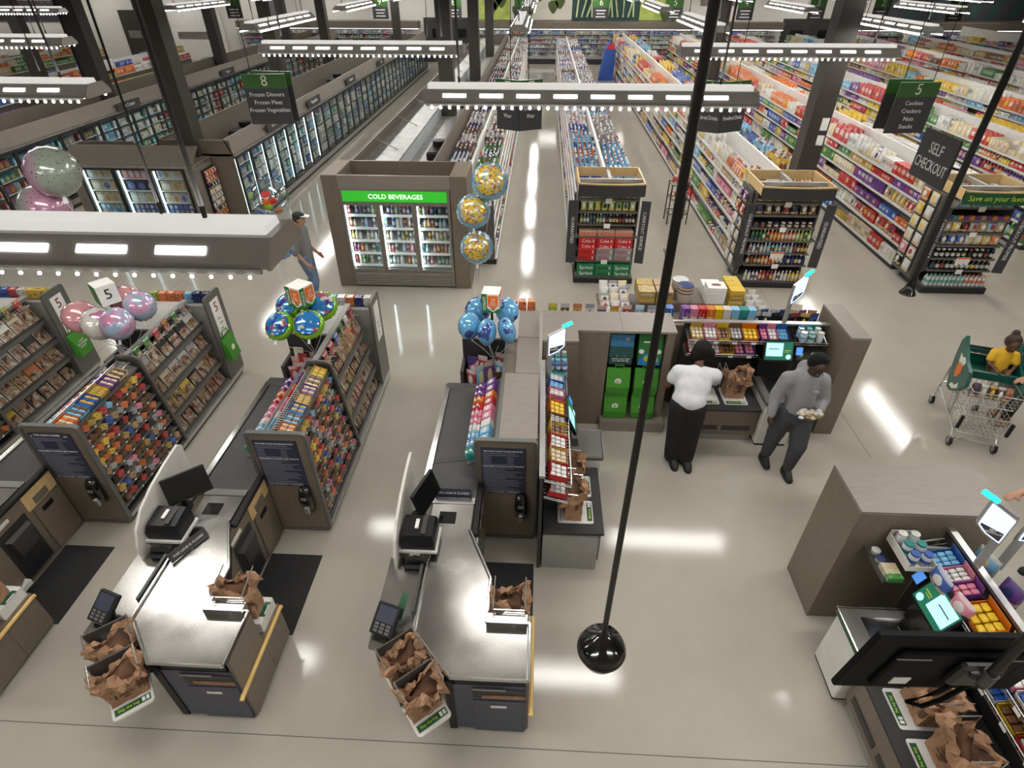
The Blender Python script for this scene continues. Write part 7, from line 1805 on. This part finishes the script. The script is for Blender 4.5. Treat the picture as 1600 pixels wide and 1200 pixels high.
for (fx, fy), s_ in zip(feet, (-1, 1)): caps += [((3.07 + .09 * s_, 5.34, .90), .095, ((3.07 + fx) / 2 + .05 * s_, fy - .03, .50), .07), (((3.07 + fx) / 2 + .05 * s_, fy - .03, .50), .06, (fx, fy, .09), .042), ((fx, fy, .05), .04, (fx - .02, fy - .12, .035), .032)]
hand(caps, wrL, (-.05, -.2, -1), 1, .45, palm_n=(1, 0, 0)); hand(caps, wrR, (-.75, -.35, .0), -1, .7, palm_n=(0, 0, 1))
blob('body', caps, 'skin_deep', rt, ells=hl); face(rt, hd, fw, up)
blob('hoodie', [(hip + Vector((0, 0, .03)), .155, ch, .155), (ch, .155, sh, .14), (shL, .09, shR, .09), (shL, .088, elL, .075), (elL, .072, wrL + Vector((0, 0, .03)), .05), (shR, .088, elR, .078), (elR, .072, wrR + (elR - wrR) * .12, .05), (sh + Vector((0, .07, .04)), .10, sh + Vector((.0, .09, .08)), .09), (sh + Vector((-.10, .0, .05)), .06, sh + Vector((.10, .0, .05)), .06)], 'hoodie_grey', rt, .016)
blob('joggers', [(hip + Vector((0, 0, .02)), .15, hip + Vector((0, 0, -.06)), .165), ((2.97, 5.35, .86), .125, (2.97, 5.42, .48), .104), ((2.97, 5.42, .50), .102, (2.96, 5.45, .12), .066), ((3.16, 5.33, .86), .125, (3.165, 5.20, .48), .104), ((3.165, 5.20, .50), .102, (3.16, 5.22, .12), .066)], 'jogger_grey', rt, .016)
blob('hair', [(hd + Vector((0, .03, .05)), .102, hd + Vector((0, .02, .075)), .096)], 'hair_black', rt, .012)
for fx, fy in feet:
    m = MB(); m.loft([ringxy(16, .095, .27, .0, 3, fx - .01, fy - .05), ringxy(16, .10, .28, .03, 3, fx - .01, fy - .05), ringxy(16, .085, .22, .07, 3, fx - .01, fy - .03), ringxy(16, .07, .11, .11, 3, fx, fy)]); m.build('shoe', 'shoe_black', rt, smooth='all')
m = MB(); m.ext([(3.155, .62), (3.19, .62), (3.175, .655)], 'y', 5.145, 5.15); m.build('trouser_mark', 'print_white', rt)
m = MB(); m.b(3.10, 5.172, 1.30, 3.115, 5.176, 1.312); m.b(3.12, 5.172, 1.30, 3.14, 5.176, 1.312); m.build('chest_mark', 'print_white', rt)
fb = thing('food_bag', 'clear bag of pale food held against the grey hoodie', 'food bag', (3.08, 5.07, 1.03))
m = MB(); m.loft([[(3.08 + .13 * c, 5.07 + .06 * s_, 1.03 + .0 + .01 * c) for c, s_ in ((math.cos(a), math.sin(a)) for a in [i * math.pi / 8 for i in range(16)])], [(3.08 + .15 * c, 5.07 + .075 * s_, 1.07 + .01 * s_) for c, s_ in ((math.cos(a), math.sin(a)) for a in [i * math.pi / 8 for i in range(16)])], [(3.08 + .12 * c, 5.08 + .05 * s_, 1.12) for c, s_ in ((math.cos(a), math.sin(a)) for a in [i * math.pi / 8 for i in range(16)])]]); m.build('film', 'clear_film', fb, smooth='all')
r = random.Random(5)
for k in range(26):
    m = MB(); m.ball((3.08 + r.uniform(-.11, .11), 5.07 + r.uniform(-.05, .05), 1.07 + r.uniform(-.025, .04)), .034, .026, .020, 8, 6); m.build('food_piece', cmat(('cream', 'white', 'white', 'cream', 'tan')[k % 5]), fb, smooth='all')

# --- man in cap walking past the freezers
rt = person((-4.15, 9.35, 0), 'person in cap, grey tee and jeans walking past the freezers')
hip = Vector((-4.14, 9.35, .92)); ch = Vector((-4.14, 9.35, 1.18)); sh = Vector((-4.15, 9.35, 1.38)); nk = Vector((-4.13, 9.35, 1.47)); hd = Vector((-4.10, 9.35, 1.60)); fw = (1, 0, -.05); hl, up = head_ells(hd, fw)
shL = sh + Vector((0, .18, -.02)); shR = sh + Vector((0, -.18, -.02)); elR = Vector((-4.20, 9.12, 1.08)); wrR = Vector((-4.02, 9.08, .88)); elL = Vector((-4.18, 9.58, 1.08)); wrL = Vector((-4.0, 9.58, .90))
caps = [(hip, .11, ch, .12), (ch, .12, sh, .11), (shL, .06, shR, .06), (sh, .06, nk, .055), (nk, .055, hd, .05), (shL, .052, elL, .042), (elL, .041, wrL, .028), (shR, .052, elR, .042), (elR, .041, wrR, .028)]
lg = (((-4.14, 9.26, .9), (-4.02, 9.26, .50), (-4.10, 9.26, .09)), ((-4.14, 9.44, .9), (-4.10, 9.44, .50), (-4.36, 9.44, .12)))
for a, b_, c in lg: caps += [(a, .09, b_, .065), (b_, .058, c, .042), ((c[0], c[1], c[2] - .03), .04, (c[0] + .13, c[1], .035), .03)]
hand(caps, wrR, (.7, 0, -.6), 1, .5, palm_n=(0, 1, 0)); hand(caps, wrL, (.7, 0, -.6), -1, .5, palm_n=(0, -1, 0))
blob('body', caps, 'skin_light', rt, ells=hl); face(rt, hd, fw, up)
blob('tee', [(hip + Vector((0, 0, -.02)), .14, ch, .145), (ch, .145, sh, .13), (shL, .08, shR, .08), (shL, .078, elL, .066), (shR, .078, elR, .066)], 'tee_grey', rt, .016)
blob('jeans', [(hip, .13, hip + Vector((0, 0, -.05)), .14)] + [q for a, b_, c in lg for q in ((a, .108, b_, .082), (b_, .08, (c[0], c[1], .12), .06))], 'denim', rt, .016)
blob('hair', [(hd + Vector((-.03, 0, .02)), .088, hd + Vector((-.02, 0, .03)), .09)], 'hair_brown', rt, .012)
m = MB(); m.ball((hd.x - .005, hd.y, hd.z + .065), .105, .09, .065, 16, 10); cp = m.build('cap', 'cap_black', rt, smooth='all')
m = MB(); m.loft([[(hd.x + .06, hd.y - .075, hd.z + .06), (hd.x + .06, hd.y + .075, hd.z + .06), (hd.x + .18, hd.y + .05, hd.z + .045), (hd.x + .18, hd.y - .05, hd.z + .045)], [(hd.x + .06, hd.y - .075, hd.z + .072), (hd.x + .06, hd.y + .075, hd.z + .072), (hd.x + .18, hd.y + .05, hd.z + .055), (hd.x + .18, hd.y - .05, hd.z + .055)]]); m.build('cap_brim', 'tag_white', cp)
for a, b_, c in lg:
    m = MB(); m.loft([ringxy(14, .28, .095, max(c[2] - .09, 0), 3, c[0] + .05, c[1]), ringxy(14, .28, .10, max(c[2] - .06, .03), 3, c[0] + .05, c[1]), ringxy(14, .13, .075, c[2] + .03, 3, c[0] - .01, c[1])]); m.build('shoe', 'shoe_black', rt, smooth='all')

# ================================================================ shopping cart with a child seat
CX, CY = 5.86, 6.26; ca = R(-17)
MCt = Matrix.Translation((CX, CY, 0)) @ Matrix.Rotation(ca, 4, 'Z')
cart = thing('shopping_cart', 'wire shopping cart with a green plastic child seat', 'shopping cart', (CX, CY, 0))
def ck(): q = MB(); q.M = MCt; return q
def wire_box(nm, x0, x1, y0, y1, z0, z1, t_=.03, nx=8, nz=5, r_=.003):
    w = ck()
    for z, k in ((z0, t_), (z1, 0)):
        w.tube([(x0 + k, y0 + k, z), (x1 - k, y0 + k, z), (x1 - k, y1 - k, z), (x0 + k, y1 - k, z), (x0 + k, y0 + k, z)], .007, 5)
    for q in range(1, nz):
        z = z0 + (z1 - z0) * q / nz; k = t_ * (1 - q / nz); w.tube([(x0 + k, y0 + k, z), (x1 - k, y0 + k, z), (x1 - k, y1 - k, z), (x0 + k, y1 - k, z), (x0 + k, y0 + k, z)], r_, 4)
    for q in range(nx + 1):
        x = x0 + (x1 - x0) * q / nx; xb_ = x0 + t_ + (x1 - x0 - 2 * t_) * q / nx
        w.tube([(x, y0, z1), (xb_, y0 + t_, z0), (xb_, y1 - t_, z0), (x, y1, z1)], r_, 4)
    ny = int(nx * (y1 - y0) / (x1 - x0))
    for q in range(1, ny):
        y = y0 + (y1 - y0) * q / ny; w.tube([(x0, y, z1), (x0 + t_, y, z0)], r_, 4); w.tube([(x1, y, z1), (x1 - t_, y, z0)], r_, 4)
    w.build(nm, 'wire', cart)
wire_box('lower_basket', -.25, .25, -.50, .12, .22, .52)
wire_box('upper_basket', -.27, .27, -.42, .10, .62, .82, .03, 8, 4)
m = ck(); m.tube([(-.27, .45, .10), (-.27, .42, .62), (-.29, .30, .98), (.29, .30, .98), (.27, .42, .62), (.27, .45, .10)], .014, 8); m.tube([(-.25, -.48, .10), (-.25, -.40, .20), (-.27, .42, .30)], .013, 8); m.tube([(.25, -.48, .10), (.25, -.40, .20), (.27, .42, .30)], .013, 8)
m.tube([(-.25, -.48, .12), (.25, -.48, .12)], .012, 8); m.tube([(-.27, .42, .40), (.27, .42, .40)], .012, 8); m.tube([(-.26, -.15, .26), (-.27, -.10, .70)], .012, 6); m.tube([(.26, -.15, .26), (.27, -.10, .70)], .012, 6); m.build('frame', 'wire', cart, True)
for x, y in ((-.25, -.48), (.25, -.48), (-.27, .45), (.27, .45)):
    m = ck(); m.lathe([(.03, -.016), (.062, -.016), (.065, 0), (.062, .016), (.03, .016)], (x, y, .065), 18, 'x'); w_ = m.build('wheel', 'black_plastic', cart, True)
    m = ck(); m.cyl((x - .018, y, .065), .036, .036, 14, 'x'); m.build('hub', 'panel_grey', w_, True)
    m = ck(); m.b(x - .024, y - .02, .06, x - .019, y + .02, .13); m.b(x + .019, y - .02, .06, x + .024, y + .02, .13); m.b(x - .024, y - .02, .128, x + .024, y + .02, .135); m.build('caster_fork', 'alu', cart)
for x in (-.27, .27):
    m = ck(); m.cb(x - .02, -.53, .30, x + .02, -.49, .50, .008); m.build('bumper', 'black_plastic', cart)
m = ck(); m.tube([(-.26, .33, 1.06), (.26, .33, 1.06)], .017, 8); m.tube([(-.27, .31, .98), (-.26, .33, 1.06)], .012, 6); m.tube([(.27, .31, .98), (.26, .33, 1.06)], .012, 6); m.build('handle', 'black_plastic', cart, True)
m = ck(); m.cb(-.27, -.02, .80, .27, .36, .83, .01); m.cb(-.27, .32, .80, .27, .36, 1.05, .012); m.cb(-.27, -.06, .80, .27, -.02, .92, .012); m.build('child_seat', 'cart_green', cart, True)
sidep = [(-.26, .78), (-.12, .62), (.05, .50), (.18, .48), (.28, .60), (.38, .86), (.42, 1.08), (.36, 1.18), (.22, 1.08), (.02, .98), (-.18, .94)]
for s_ in (-1, 1):
    m = ck(); m.ext(sidep, 'x', s_ * .27, s_ * .31); p_ = m.build('side_panel', 'cart_green', cart)
    if s_ < 0:
        for poly, mt in (([(.06, .72), (.12, .68), (.18, .74), (.20, .86), (.12, .94), (.05, .90), (.02, .80)], 'express_orange'), ([(.05, .88), (.20, .86), (.25, .98), (.16, .96), (.10, 1.0), (.02, .96)], 'print_cream'), ([(-.10, .64), (.02, .55), (.14, .54), (.10, .60), (.0, .62), (-.06, .70)], 'print_cream')):
            q = ck(); q.ext(poly, 'x', -.312, -.3102); q.build('sticker', mt, p_)
def CP(x, y, z): return MCt @ Vector((x, y, z))
for i in range(5):
    p = CP(-.18 + i * .09, -.22, .632); pack('cereal_box', 'bag', tuple(p), (.085, .10, .20), ('brown', 'silver', 'brown', 'brown', 'tan')[i], 'brown grocery bag lying in the upper cart basket', 'bag', 'bags in the cart', ca)
# child in the seat
rt = person(tuple(CP(.10, .16, .83)), 'child in a yellow top seated in the green cart seat')
def cpt(x, y, z): return CP(.10 + x, .17 + y, .83 + z)
hd = cpt(0, -.05, .43); fw = MCt.to_3x3() @ Vector((.1, -.9, -.4)); hl, up = head_ells(hd, fw, .86)
shL = cpt(-.11, 0, .27); shR = cpt(.11, 0, .27)
caps = [(cpt(0, 0, .06), .085, cpt(0, 0, .18), .085), (cpt(0, 0, .18), .085, cpt(0, 0, .28), .07), (shL, .04, shR, .04), (cpt(0, 0, .28), .04, cpt(0, -.02, .36), .036), (cpt(0, -.02, .36), .036, hd, .04), (shL, .034, cpt(-.15, -.06, .15), .028), (cpt(-.15, -.06, .15), .027, cpt(-.08, -.16, .11), .02), (shR, .034, cpt(.15, -.06, .15), .028), (cpt(.15, -.06, .15), .027, cpt(.08, -.16, .11), .02),
        (cpt(-.06, -.02, .06), .055, cpt(-.07, -.17, .06), .042), (cpt(.06, -.02, .06), .055, cpt(.07, -.17, .06), .042)]
hand(caps, cpt(-.08, -.16, .11), MCt.to_3x3() @ Vector((.5, -.7, -.1)), 1, .5, .7); hand(caps, cpt(.08, -.16, .11), MCt.to_3x3() @ Vector((-.5, -.7, -.1)), -1, .5, .7)
blob('body', caps, 'skin_brown', rt, .011, ells=hl); face(rt, hd, fw, up, .86)
blob('top', [(cpt(0, 0, .04), .105, cpt(0, 0, .18), .10), (cpt(0, 0, .18), .10, cpt(0, 0, .28), .085), (shL, .055, shR, .055), (shL, .052, cpt(-.14, -.04, .19), .045), (shR, .052, cpt(.14, -.04, .19), .045)], 'tee_yellow', rt, .012)
blob('hair', [(hd + Vector((0, .03, .04)), .088, hd + Vector((0, .02, .06)), .085), (hd + Vector((0, .05, .12)), .045, hd + Vector((0, .05, .15)), .045)], 'hair_brown', rt, .011)
# grown up pushing the cart, cut by the picture edge
rt = person((6.56, 6.46, 0), 'person in grey patterned jersey at the cart, cut by the right edge')
hip = Vector((6.56, 6.52, .92)); sh = Vector((6.34, 6.32, 1.24)); ch = (hip + sh) / 2; hd = Vector((6.26, 6.24, 1.45)); fw = (-.8, -.3, -.5); hl, up = head_ells(hd, fw)
shL = sh + Vector((.08, .18, -.02)); shR = sh + Vector((-.08, -.17, -.02)); elR = Vector((6.17, 6.05, 1.05)); wrR = Vector((6.08, 6.03, .98)); elL = Vector((6.30, 6.60, 1.05)); wrL = Vector((6.14, 6.56, 1.08))
lg = (((6.46, 6.36, .9), (6.46, 6.34, .5), (6.46, 6.34, .09)), ((6.54, 6.54, .9), (6.54, 6.54, .5), (6.56, 6.54, .09)))
caps = [(hip, .12, ch, .12), (ch, .12, sh, .11), (shL, .06, shR, .06), (sh, .06, hd, .052), (shL, .054, elL, .043), (elL, .042, wrL, .028), (shR, .054, elR, .043), (elR, .042, wrR, .028)]
for a, b_, c in lg: caps += [(a, .09, b_, .065), (b_, .06, c, .042), ((c[0], c[1], .05), .04, (c[0] - .12, c[1] - .04, .035), .032)]
hand(caps, wrR, (-.7, .1, -.5), 1, .6); hand(caps, wrL, (-.9, 0, -.2), -1, .7)
blob('body', caps, 'skin_light', rt, ells=hl); face(rt, hd, fw, up)
blob('jersey', [(hip, .15, ch, .15), (ch, .15, sh, .135), (shL, .085, shR, .085), (shL, .085, shL + (elL - shL) * .6, .075), (shR, .085, shR + (elR - shR) * .6, .075)], 'jersey_grey', rt, .016)
m = MB(); m.M = Matrix.Translation((6.23, 6.16, 1.06)) @ Matrix.Rotation(R(-50), 4, 'Z'); m.tube([(-.05, -.035, -.03), (.05, -.04, .0), (-.03, -.04, .04), (.05, -.04, .08)], .010, 5); m.build('jersey_print', 'tag_white', rt, smooth='all')
blob('trousers', [(hip, .14, hip + Vector((0, 0, -.06)), .145)] + [q for a, b_, c in lg for q in ((a, .11, b_, .085), (b_, .082, (c[0], c[1], .12), .062))], 'cloth_black', rt, .016)
blob('hair', [(hd + Vector((.03, .01, .03)), .095, hd + Vector((.02, .01, .05)), .095)], 'hair_brown', rt, .012)
for a, b_, c in lg:
    m = MB(); m.loft([ringxy(14, .26, .10, 0, 3, c[0] - .05, c[1] - .02), ringxy(14, .26, .105, .04, 3, c[0] - .05, c[1] - .02), ringxy(14, .14, .08, .10, 3, c[0], c[1])]); m.build('sandal', 'sandal_tan', rt, smooth='all')
# reaching shopper beyond the near partition: only a forearm shows
rt = person((5.28, 3.78, 0), 'person reaching in with a bare forearm at the right edge beside the wood partition')
hip = Vector((5.28, 3.78, .92)); sh = Vector((5.14, 3.80, 1.38)); ch = (hip + sh) / 2; hd = Vector((5.08, 3.80, 1.60)); fw = (-1, 0, -.3); hl, up = head_ells(hd, fw)
shL = sh + Vector((.06, -.17, -.02)); shR = sh + Vector((-.09, .15, -.03)); elR = Vector((4.76, 3.99, 1.23)); wrR = Vector((4.50, 3.85, 1.18)); elL = Vector((5.20, 3.56, 1.08)); wrL = Vector((5.16, 3.55, .84))
lg = (((5.28, 3.69, .9), (5.26, 3.69, .5), (5.28, 3.69, .09)), ((5.28, 3.87, .9), (5.26, 3.87, .5), (5.28, 3.87, .09)))
caps = [(hip, .12, ch, .12), (ch, .12, sh, .11), (shL, .06, shR, .06), (sh, .06, hd, .052), (shL, .054, elL, .043), (elL, .042, wrL, .028), (shR, .054, elR, .046), (elR, .044, wrR, .031)]
for a, b_, c in lg: caps += [(a, .09, b_, .065), (b_, .06, c, .042), ((c[0], c[1], .05), .04, (c[0] - .13, c[1], .035), .032)]
hand(caps, wrR, (-1, -.2, -.2), 1, .4, 1.0); hand(caps, wrL, (0, 0, -1), -1, .5, palm_n=(0, 1, 0))
blob('body', caps, 'skin_light', rt, ells=hl); face(rt, hd, fw, up)
blob('tee', [(hip, .15, ch, .15), (ch, .15, sh, .135), (shL, .085, shR, .085), (shL, .085, shL + (elL - shL) * .5, .075), (shR, .085, shR + (elR - shR) * .5, .075)], 'tee_grey', rt, .016)
blob('trousers', [(hip, .14, hip + Vector((0, 0, -.06)), .145)] + [q for a, b_, c in lg for q in ((a, .11, b_, .085), (b_, .082, (c[0], c[1], .12), .062))], 'denim', rt, .016)
blob('hair', [(hd + Vector((.03, 0, .03)), .095, hd + Vector((.02, 0, .05)), .095)], 'hair_brown', rt, .012)
for a, b_, c in lg:
    m = MB(); m.loft([ringxy(14, .27, .10, 0, 3, c[0] - .05, c[1]), ringxy(14, .27, .105, .04, 3, c[0] - .05, c[1]), ringxy(14, .14, .08, .11, 3, c[0], c[1])]); m.build('shoe', 'shoe_black', rt, smooth='all')

# ================================================================ balloons
def foil(c, r_, th, rz, tilt, mats, label, group, foot, cat='balloon', face2=None):
    """pillow shaped foil balloon with a puckered seam, neck and string; rz turns its face, tilt leans it back"""
    rt = thing('foil_balloon', label, cat, foot, group)
    M = Matrix.Translation(c) @ Matrix.Rotation(rz, 4, 'Z') @ Matrix.Rotation(tilt, 4, 'X')
    n = 36; rings = []
    prof = [(.02, -1.0), (.35, -.94), (.62, -.78), (.82, -.55), (.94, -.28), (1.0, 0), (.94, .28), (.82, .55), (.62, .78), (.35, .94), (.02, 1.0)]
    for q, h in prof:
        ring = []
        for k in range(n):
            a = 2 * math.pi * k / n; pk = 1 + .022 * math.cos(a * 18) * max(0, (q - .6) / .4) ** 2
            ring.append((q * r_ * pk * math.cos(a), -h * th, q * r_ * pk * math.sin(a)))
        rings.append(ring)
    m = MB(); m.M = M; m.loft(rings); b_ = m.build('envelope', mats, rt, smooth='all')
    if face2:
        m = MB(); m.M = M; m.loft([[(q * r_ * .80 * math.cos(2 * math.pi * k / 28), -th * (1.02 - .42 * q * q * .9), q * r_ * .80 * math.sin(2 * math.pi * k / 28)) for k in range(28)] for q in (.02, .3, .55, .75, .9, 1.0)]); m.build('printed_face', face2, b_, smooth='all')
    m = MB(); m.M = M; m.loft([[(.03 * r_ * 2, -.004, -r_ * .96), (.03 * r_ * 2, .004, -r_ * .96), (-.06 * r_, .004, -r_ * .96), (-.06 * r_, -.004, -r_ * .96)], [(.09 * r_, -.003, -r_ * 1.25), (.09 * r_, .003, -r_ * 1.25), (-.09 * r_, .003, -r_ * 1.25), (-.09 * r_, -.003, -r_ * 1.25)]]); m.build('neck', 'string', rt)
    nb = M @ Vector((0, 0, -r_ * 1.2)); f = Vector(foot)
    m = MB(); m.tube([nb, nb.lerp(f, .5) + Vector((.02, 0, 0)), f], .0035, 4); m.build('string', 'string', rt)
    return rt
def bubble(c, r_, label, group, foot, mat, inner):
    rt = thing('bubble_balloon', label, 'balloon', foot, group)
    m = MB(); m.ball(c, r_, r_, r_ * .98, 24, 16); b_ = m.build('envelope', mat, rt, smooth='all')
    rr = random.Random(int(c[0] * 100))
    for k in range(7):
        a, e = rr.uniform(-2.4, -.6), rr.uniform(-.9, .6); d = Vector((math.cos(a) * math.cos(e), math.sin(a) * math.cos(e), math.sin(e)))
        q = MB(); M = Matrix.Translation(Vector(c) + d * r_ * 1.0) @ d.to_track_quat('Z', 'Y').to_matrix().to_4x4(); q.M = M; q.lathe([(.02, .006), (r_ * .22, .0), (r_ * .24, -.004), (.02, -.002)], n=12, sx=1, sy=.7); q.build('printed_spot', cmat(inner[k % len(inner)]), b_)
    m = MB(); m.tube([(c[0], c[1], c[2] - r_ * .97), (c[0], c[1], c[2] - r_ * 1.15)], .012, 6); m.build('neck', 'string', rt)
    m = MB(); m.tube([(c[0], c[1], c[2] - r_ * 1.1), ((c[0] + foot[0]) / 2 + .02, (c[1] + foot[1]) / 2, (c[2] + foot[2]) / 2), foot], .0035, 4); m.build('string', 'string', rt)
def weight(x, y, label):
    m = MB(); m.lathe([(.06, 0), (.065, .02), (.05, .10), (.02, .13), (.005, .135)], (x, y, 0), 12); tag(m.build('balloon_weight', cmat('silver'), smooth=True), label, 'weight')
W1 = (-1.12, 8.9, .13); weight(-1.12, 8.9, 'small weight holding the three party balloons beside the beverage cooler')
foil((-.74, 8.55, 2.52), .275, .24, R(4), R(-25), 'foil_sky', 'uppermost round blue and yellow party balloon beside the beverage cooler', 'party balloons by the cooler', W1, face2='foil_burst')
foil((-1.00, 8.55, 2.07), .262, .23, R(4), R(-25), 'foil_sky', 'middle round pale blue party balloon beside the beverage cooler', 'party balloons by the cooler', W1, face2='foil_burst')
foil((-.97, 8.55, 1.49), .262, .23, R(4), R(-25), 'foil_sky', 'lowest round blue and yellow party balloon beside the beverage cooler', 'party balloons by the cooler', W1, face2='foil_burst')
W2 = (-4.0, 8.1, .13); weight(-4.0, 8.1, 'small weight holding the clear bubble balloons behind the near lamp')
bubble((-3.92, 8.1, 2.39), .275, 'clear bubble balloon with coloured spots above the cap wearer', 'bubble balloons', W2, 'bubble', ('lime', 'red', 'orange', 'blue'))
bubble((-4.12, 8.1, 1.94), .26, 'second clear bubble balloon half behind the near lamp', 'bubble balloons', W2, 'bubble', ('pink', 'yellow', 'white', 'blue'))
foil((-3.95, 8.1, 1.63), .20, .17, R(20), R(-10), 'foil_blue', 'round blue balloon beside the person in the cap', 'bubble balloons', W2)
W3 = (-5.9, 7.6, .13); weight(-5.9, 7.6, 'small weight holding the two large pastel balloons at the left edge')
foil((-5.71, 6.6, 3.15), .29, .27, R(35), R(-20), ['foil_pink_grey'], 'upper large speckled silver and pink balloon at the left edge', 'large pastel balloons', W3)
foil((-6.03, 6.6, 2.71), .29, .27, R(10), R(-20), ['foil_grey_pink'], 'lower large speckled pink and silver balloon at the left edge', 'large pastel balloons', W3)
def cluster(items, foot, grp):
    for c, r_, th, rz, tl, mt, f2, lab in items: foil(c, r_, th, R(rz), R(tl), mt, lab, grp, foot, face2=f2)
cluster([((-3.08, 5.80, 1.60), .185, .10, -10, -48, 'foil_green', 'foil_face', 'front left green rimmed balloon in the cluster under the middle EXPRESS cube'),
         ((-2.72, 5.80, 1.63), .19, .10, 10, -48, 'foil_green', 'foil_face', 'front right green rimmed balloon in the cluster under the middle EXPRESS cube'),
         ((-3.06, 6.12, 1.70), .18, .10, -14, -48, 'foil_green', 'foil_face', 'rear left green rimmed balloon in the cluster under the middle EXPRESS cube'),
         ((-2.66, 6.14, 1.70), .20, .10, 14, -48, 'foil_green', 'foil_face', 'rear right green rimmed balloon in the cluster under the middle EXPRESS cube')], (-2.82, 5.98, 1.10), 'green rimmed balloons')
cluster([((-.79, 5.85, 1.64), .165, .12, 60, -10, 'foil_blue', None, 'left blue balloon in the cluster under the right EXPRESS cube'),
         ((-.57, 5.75, 1.62), .165, .10, 72, -8, 'foil_blue', None, 'middle blue balloon in the cluster under the right EXPRESS cube'),
         ((-.34, 5.80, 1.62), .165, .10, 112, -8, 'foil_blue', None, 'right blue balloon in the cluster under the right EXPRESS cube'),
         ((-.72, 6.20, 1.66), .165, .10, 20, -20, 'foil_blue', None, 'rear left blue balloon half hidden under the right EXPRESS cube'),
         ((-.36, 6.20, 1.66), .165, .10, -30, -20, 'foil_blue', None, 'rear right blue balloon half hidden under the right EXPRESS cube')], (-.53, 5.98, 1.10), 'blue balloons')
cluster([((-5.52, 5.80, 1.66), .20, .13, 50, -30, 'foil_pink', None, 'speckled pink balloon at the left of the pastel cluster'),
         ((-5.26, 5.72, 1.62), .20, .15, 30, -30, 'foil_dots', None, 'dotted cream balloon in the middle of the pastel cluster'),
         ((-4.98, 5.66, 1.66), .20, .15, 10, -30, 'foil_lilac', None, 'lilac balloon at the front right of the pastel cluster'),
         ((-4.88, 6.00, 1.72), .19, .15, 20, -30, 'foil_lilac', None, 'lilac and blue balloon at the rear right of the pastel cluster'),
         ((-5.12, 6.12, 1.74), .18, .13, -10, -30, 'foil_pink', None, 'pink balloon at the rear of the pastel cluster')], (-5.20, 5.93, 1.10), 'pastel balloons')
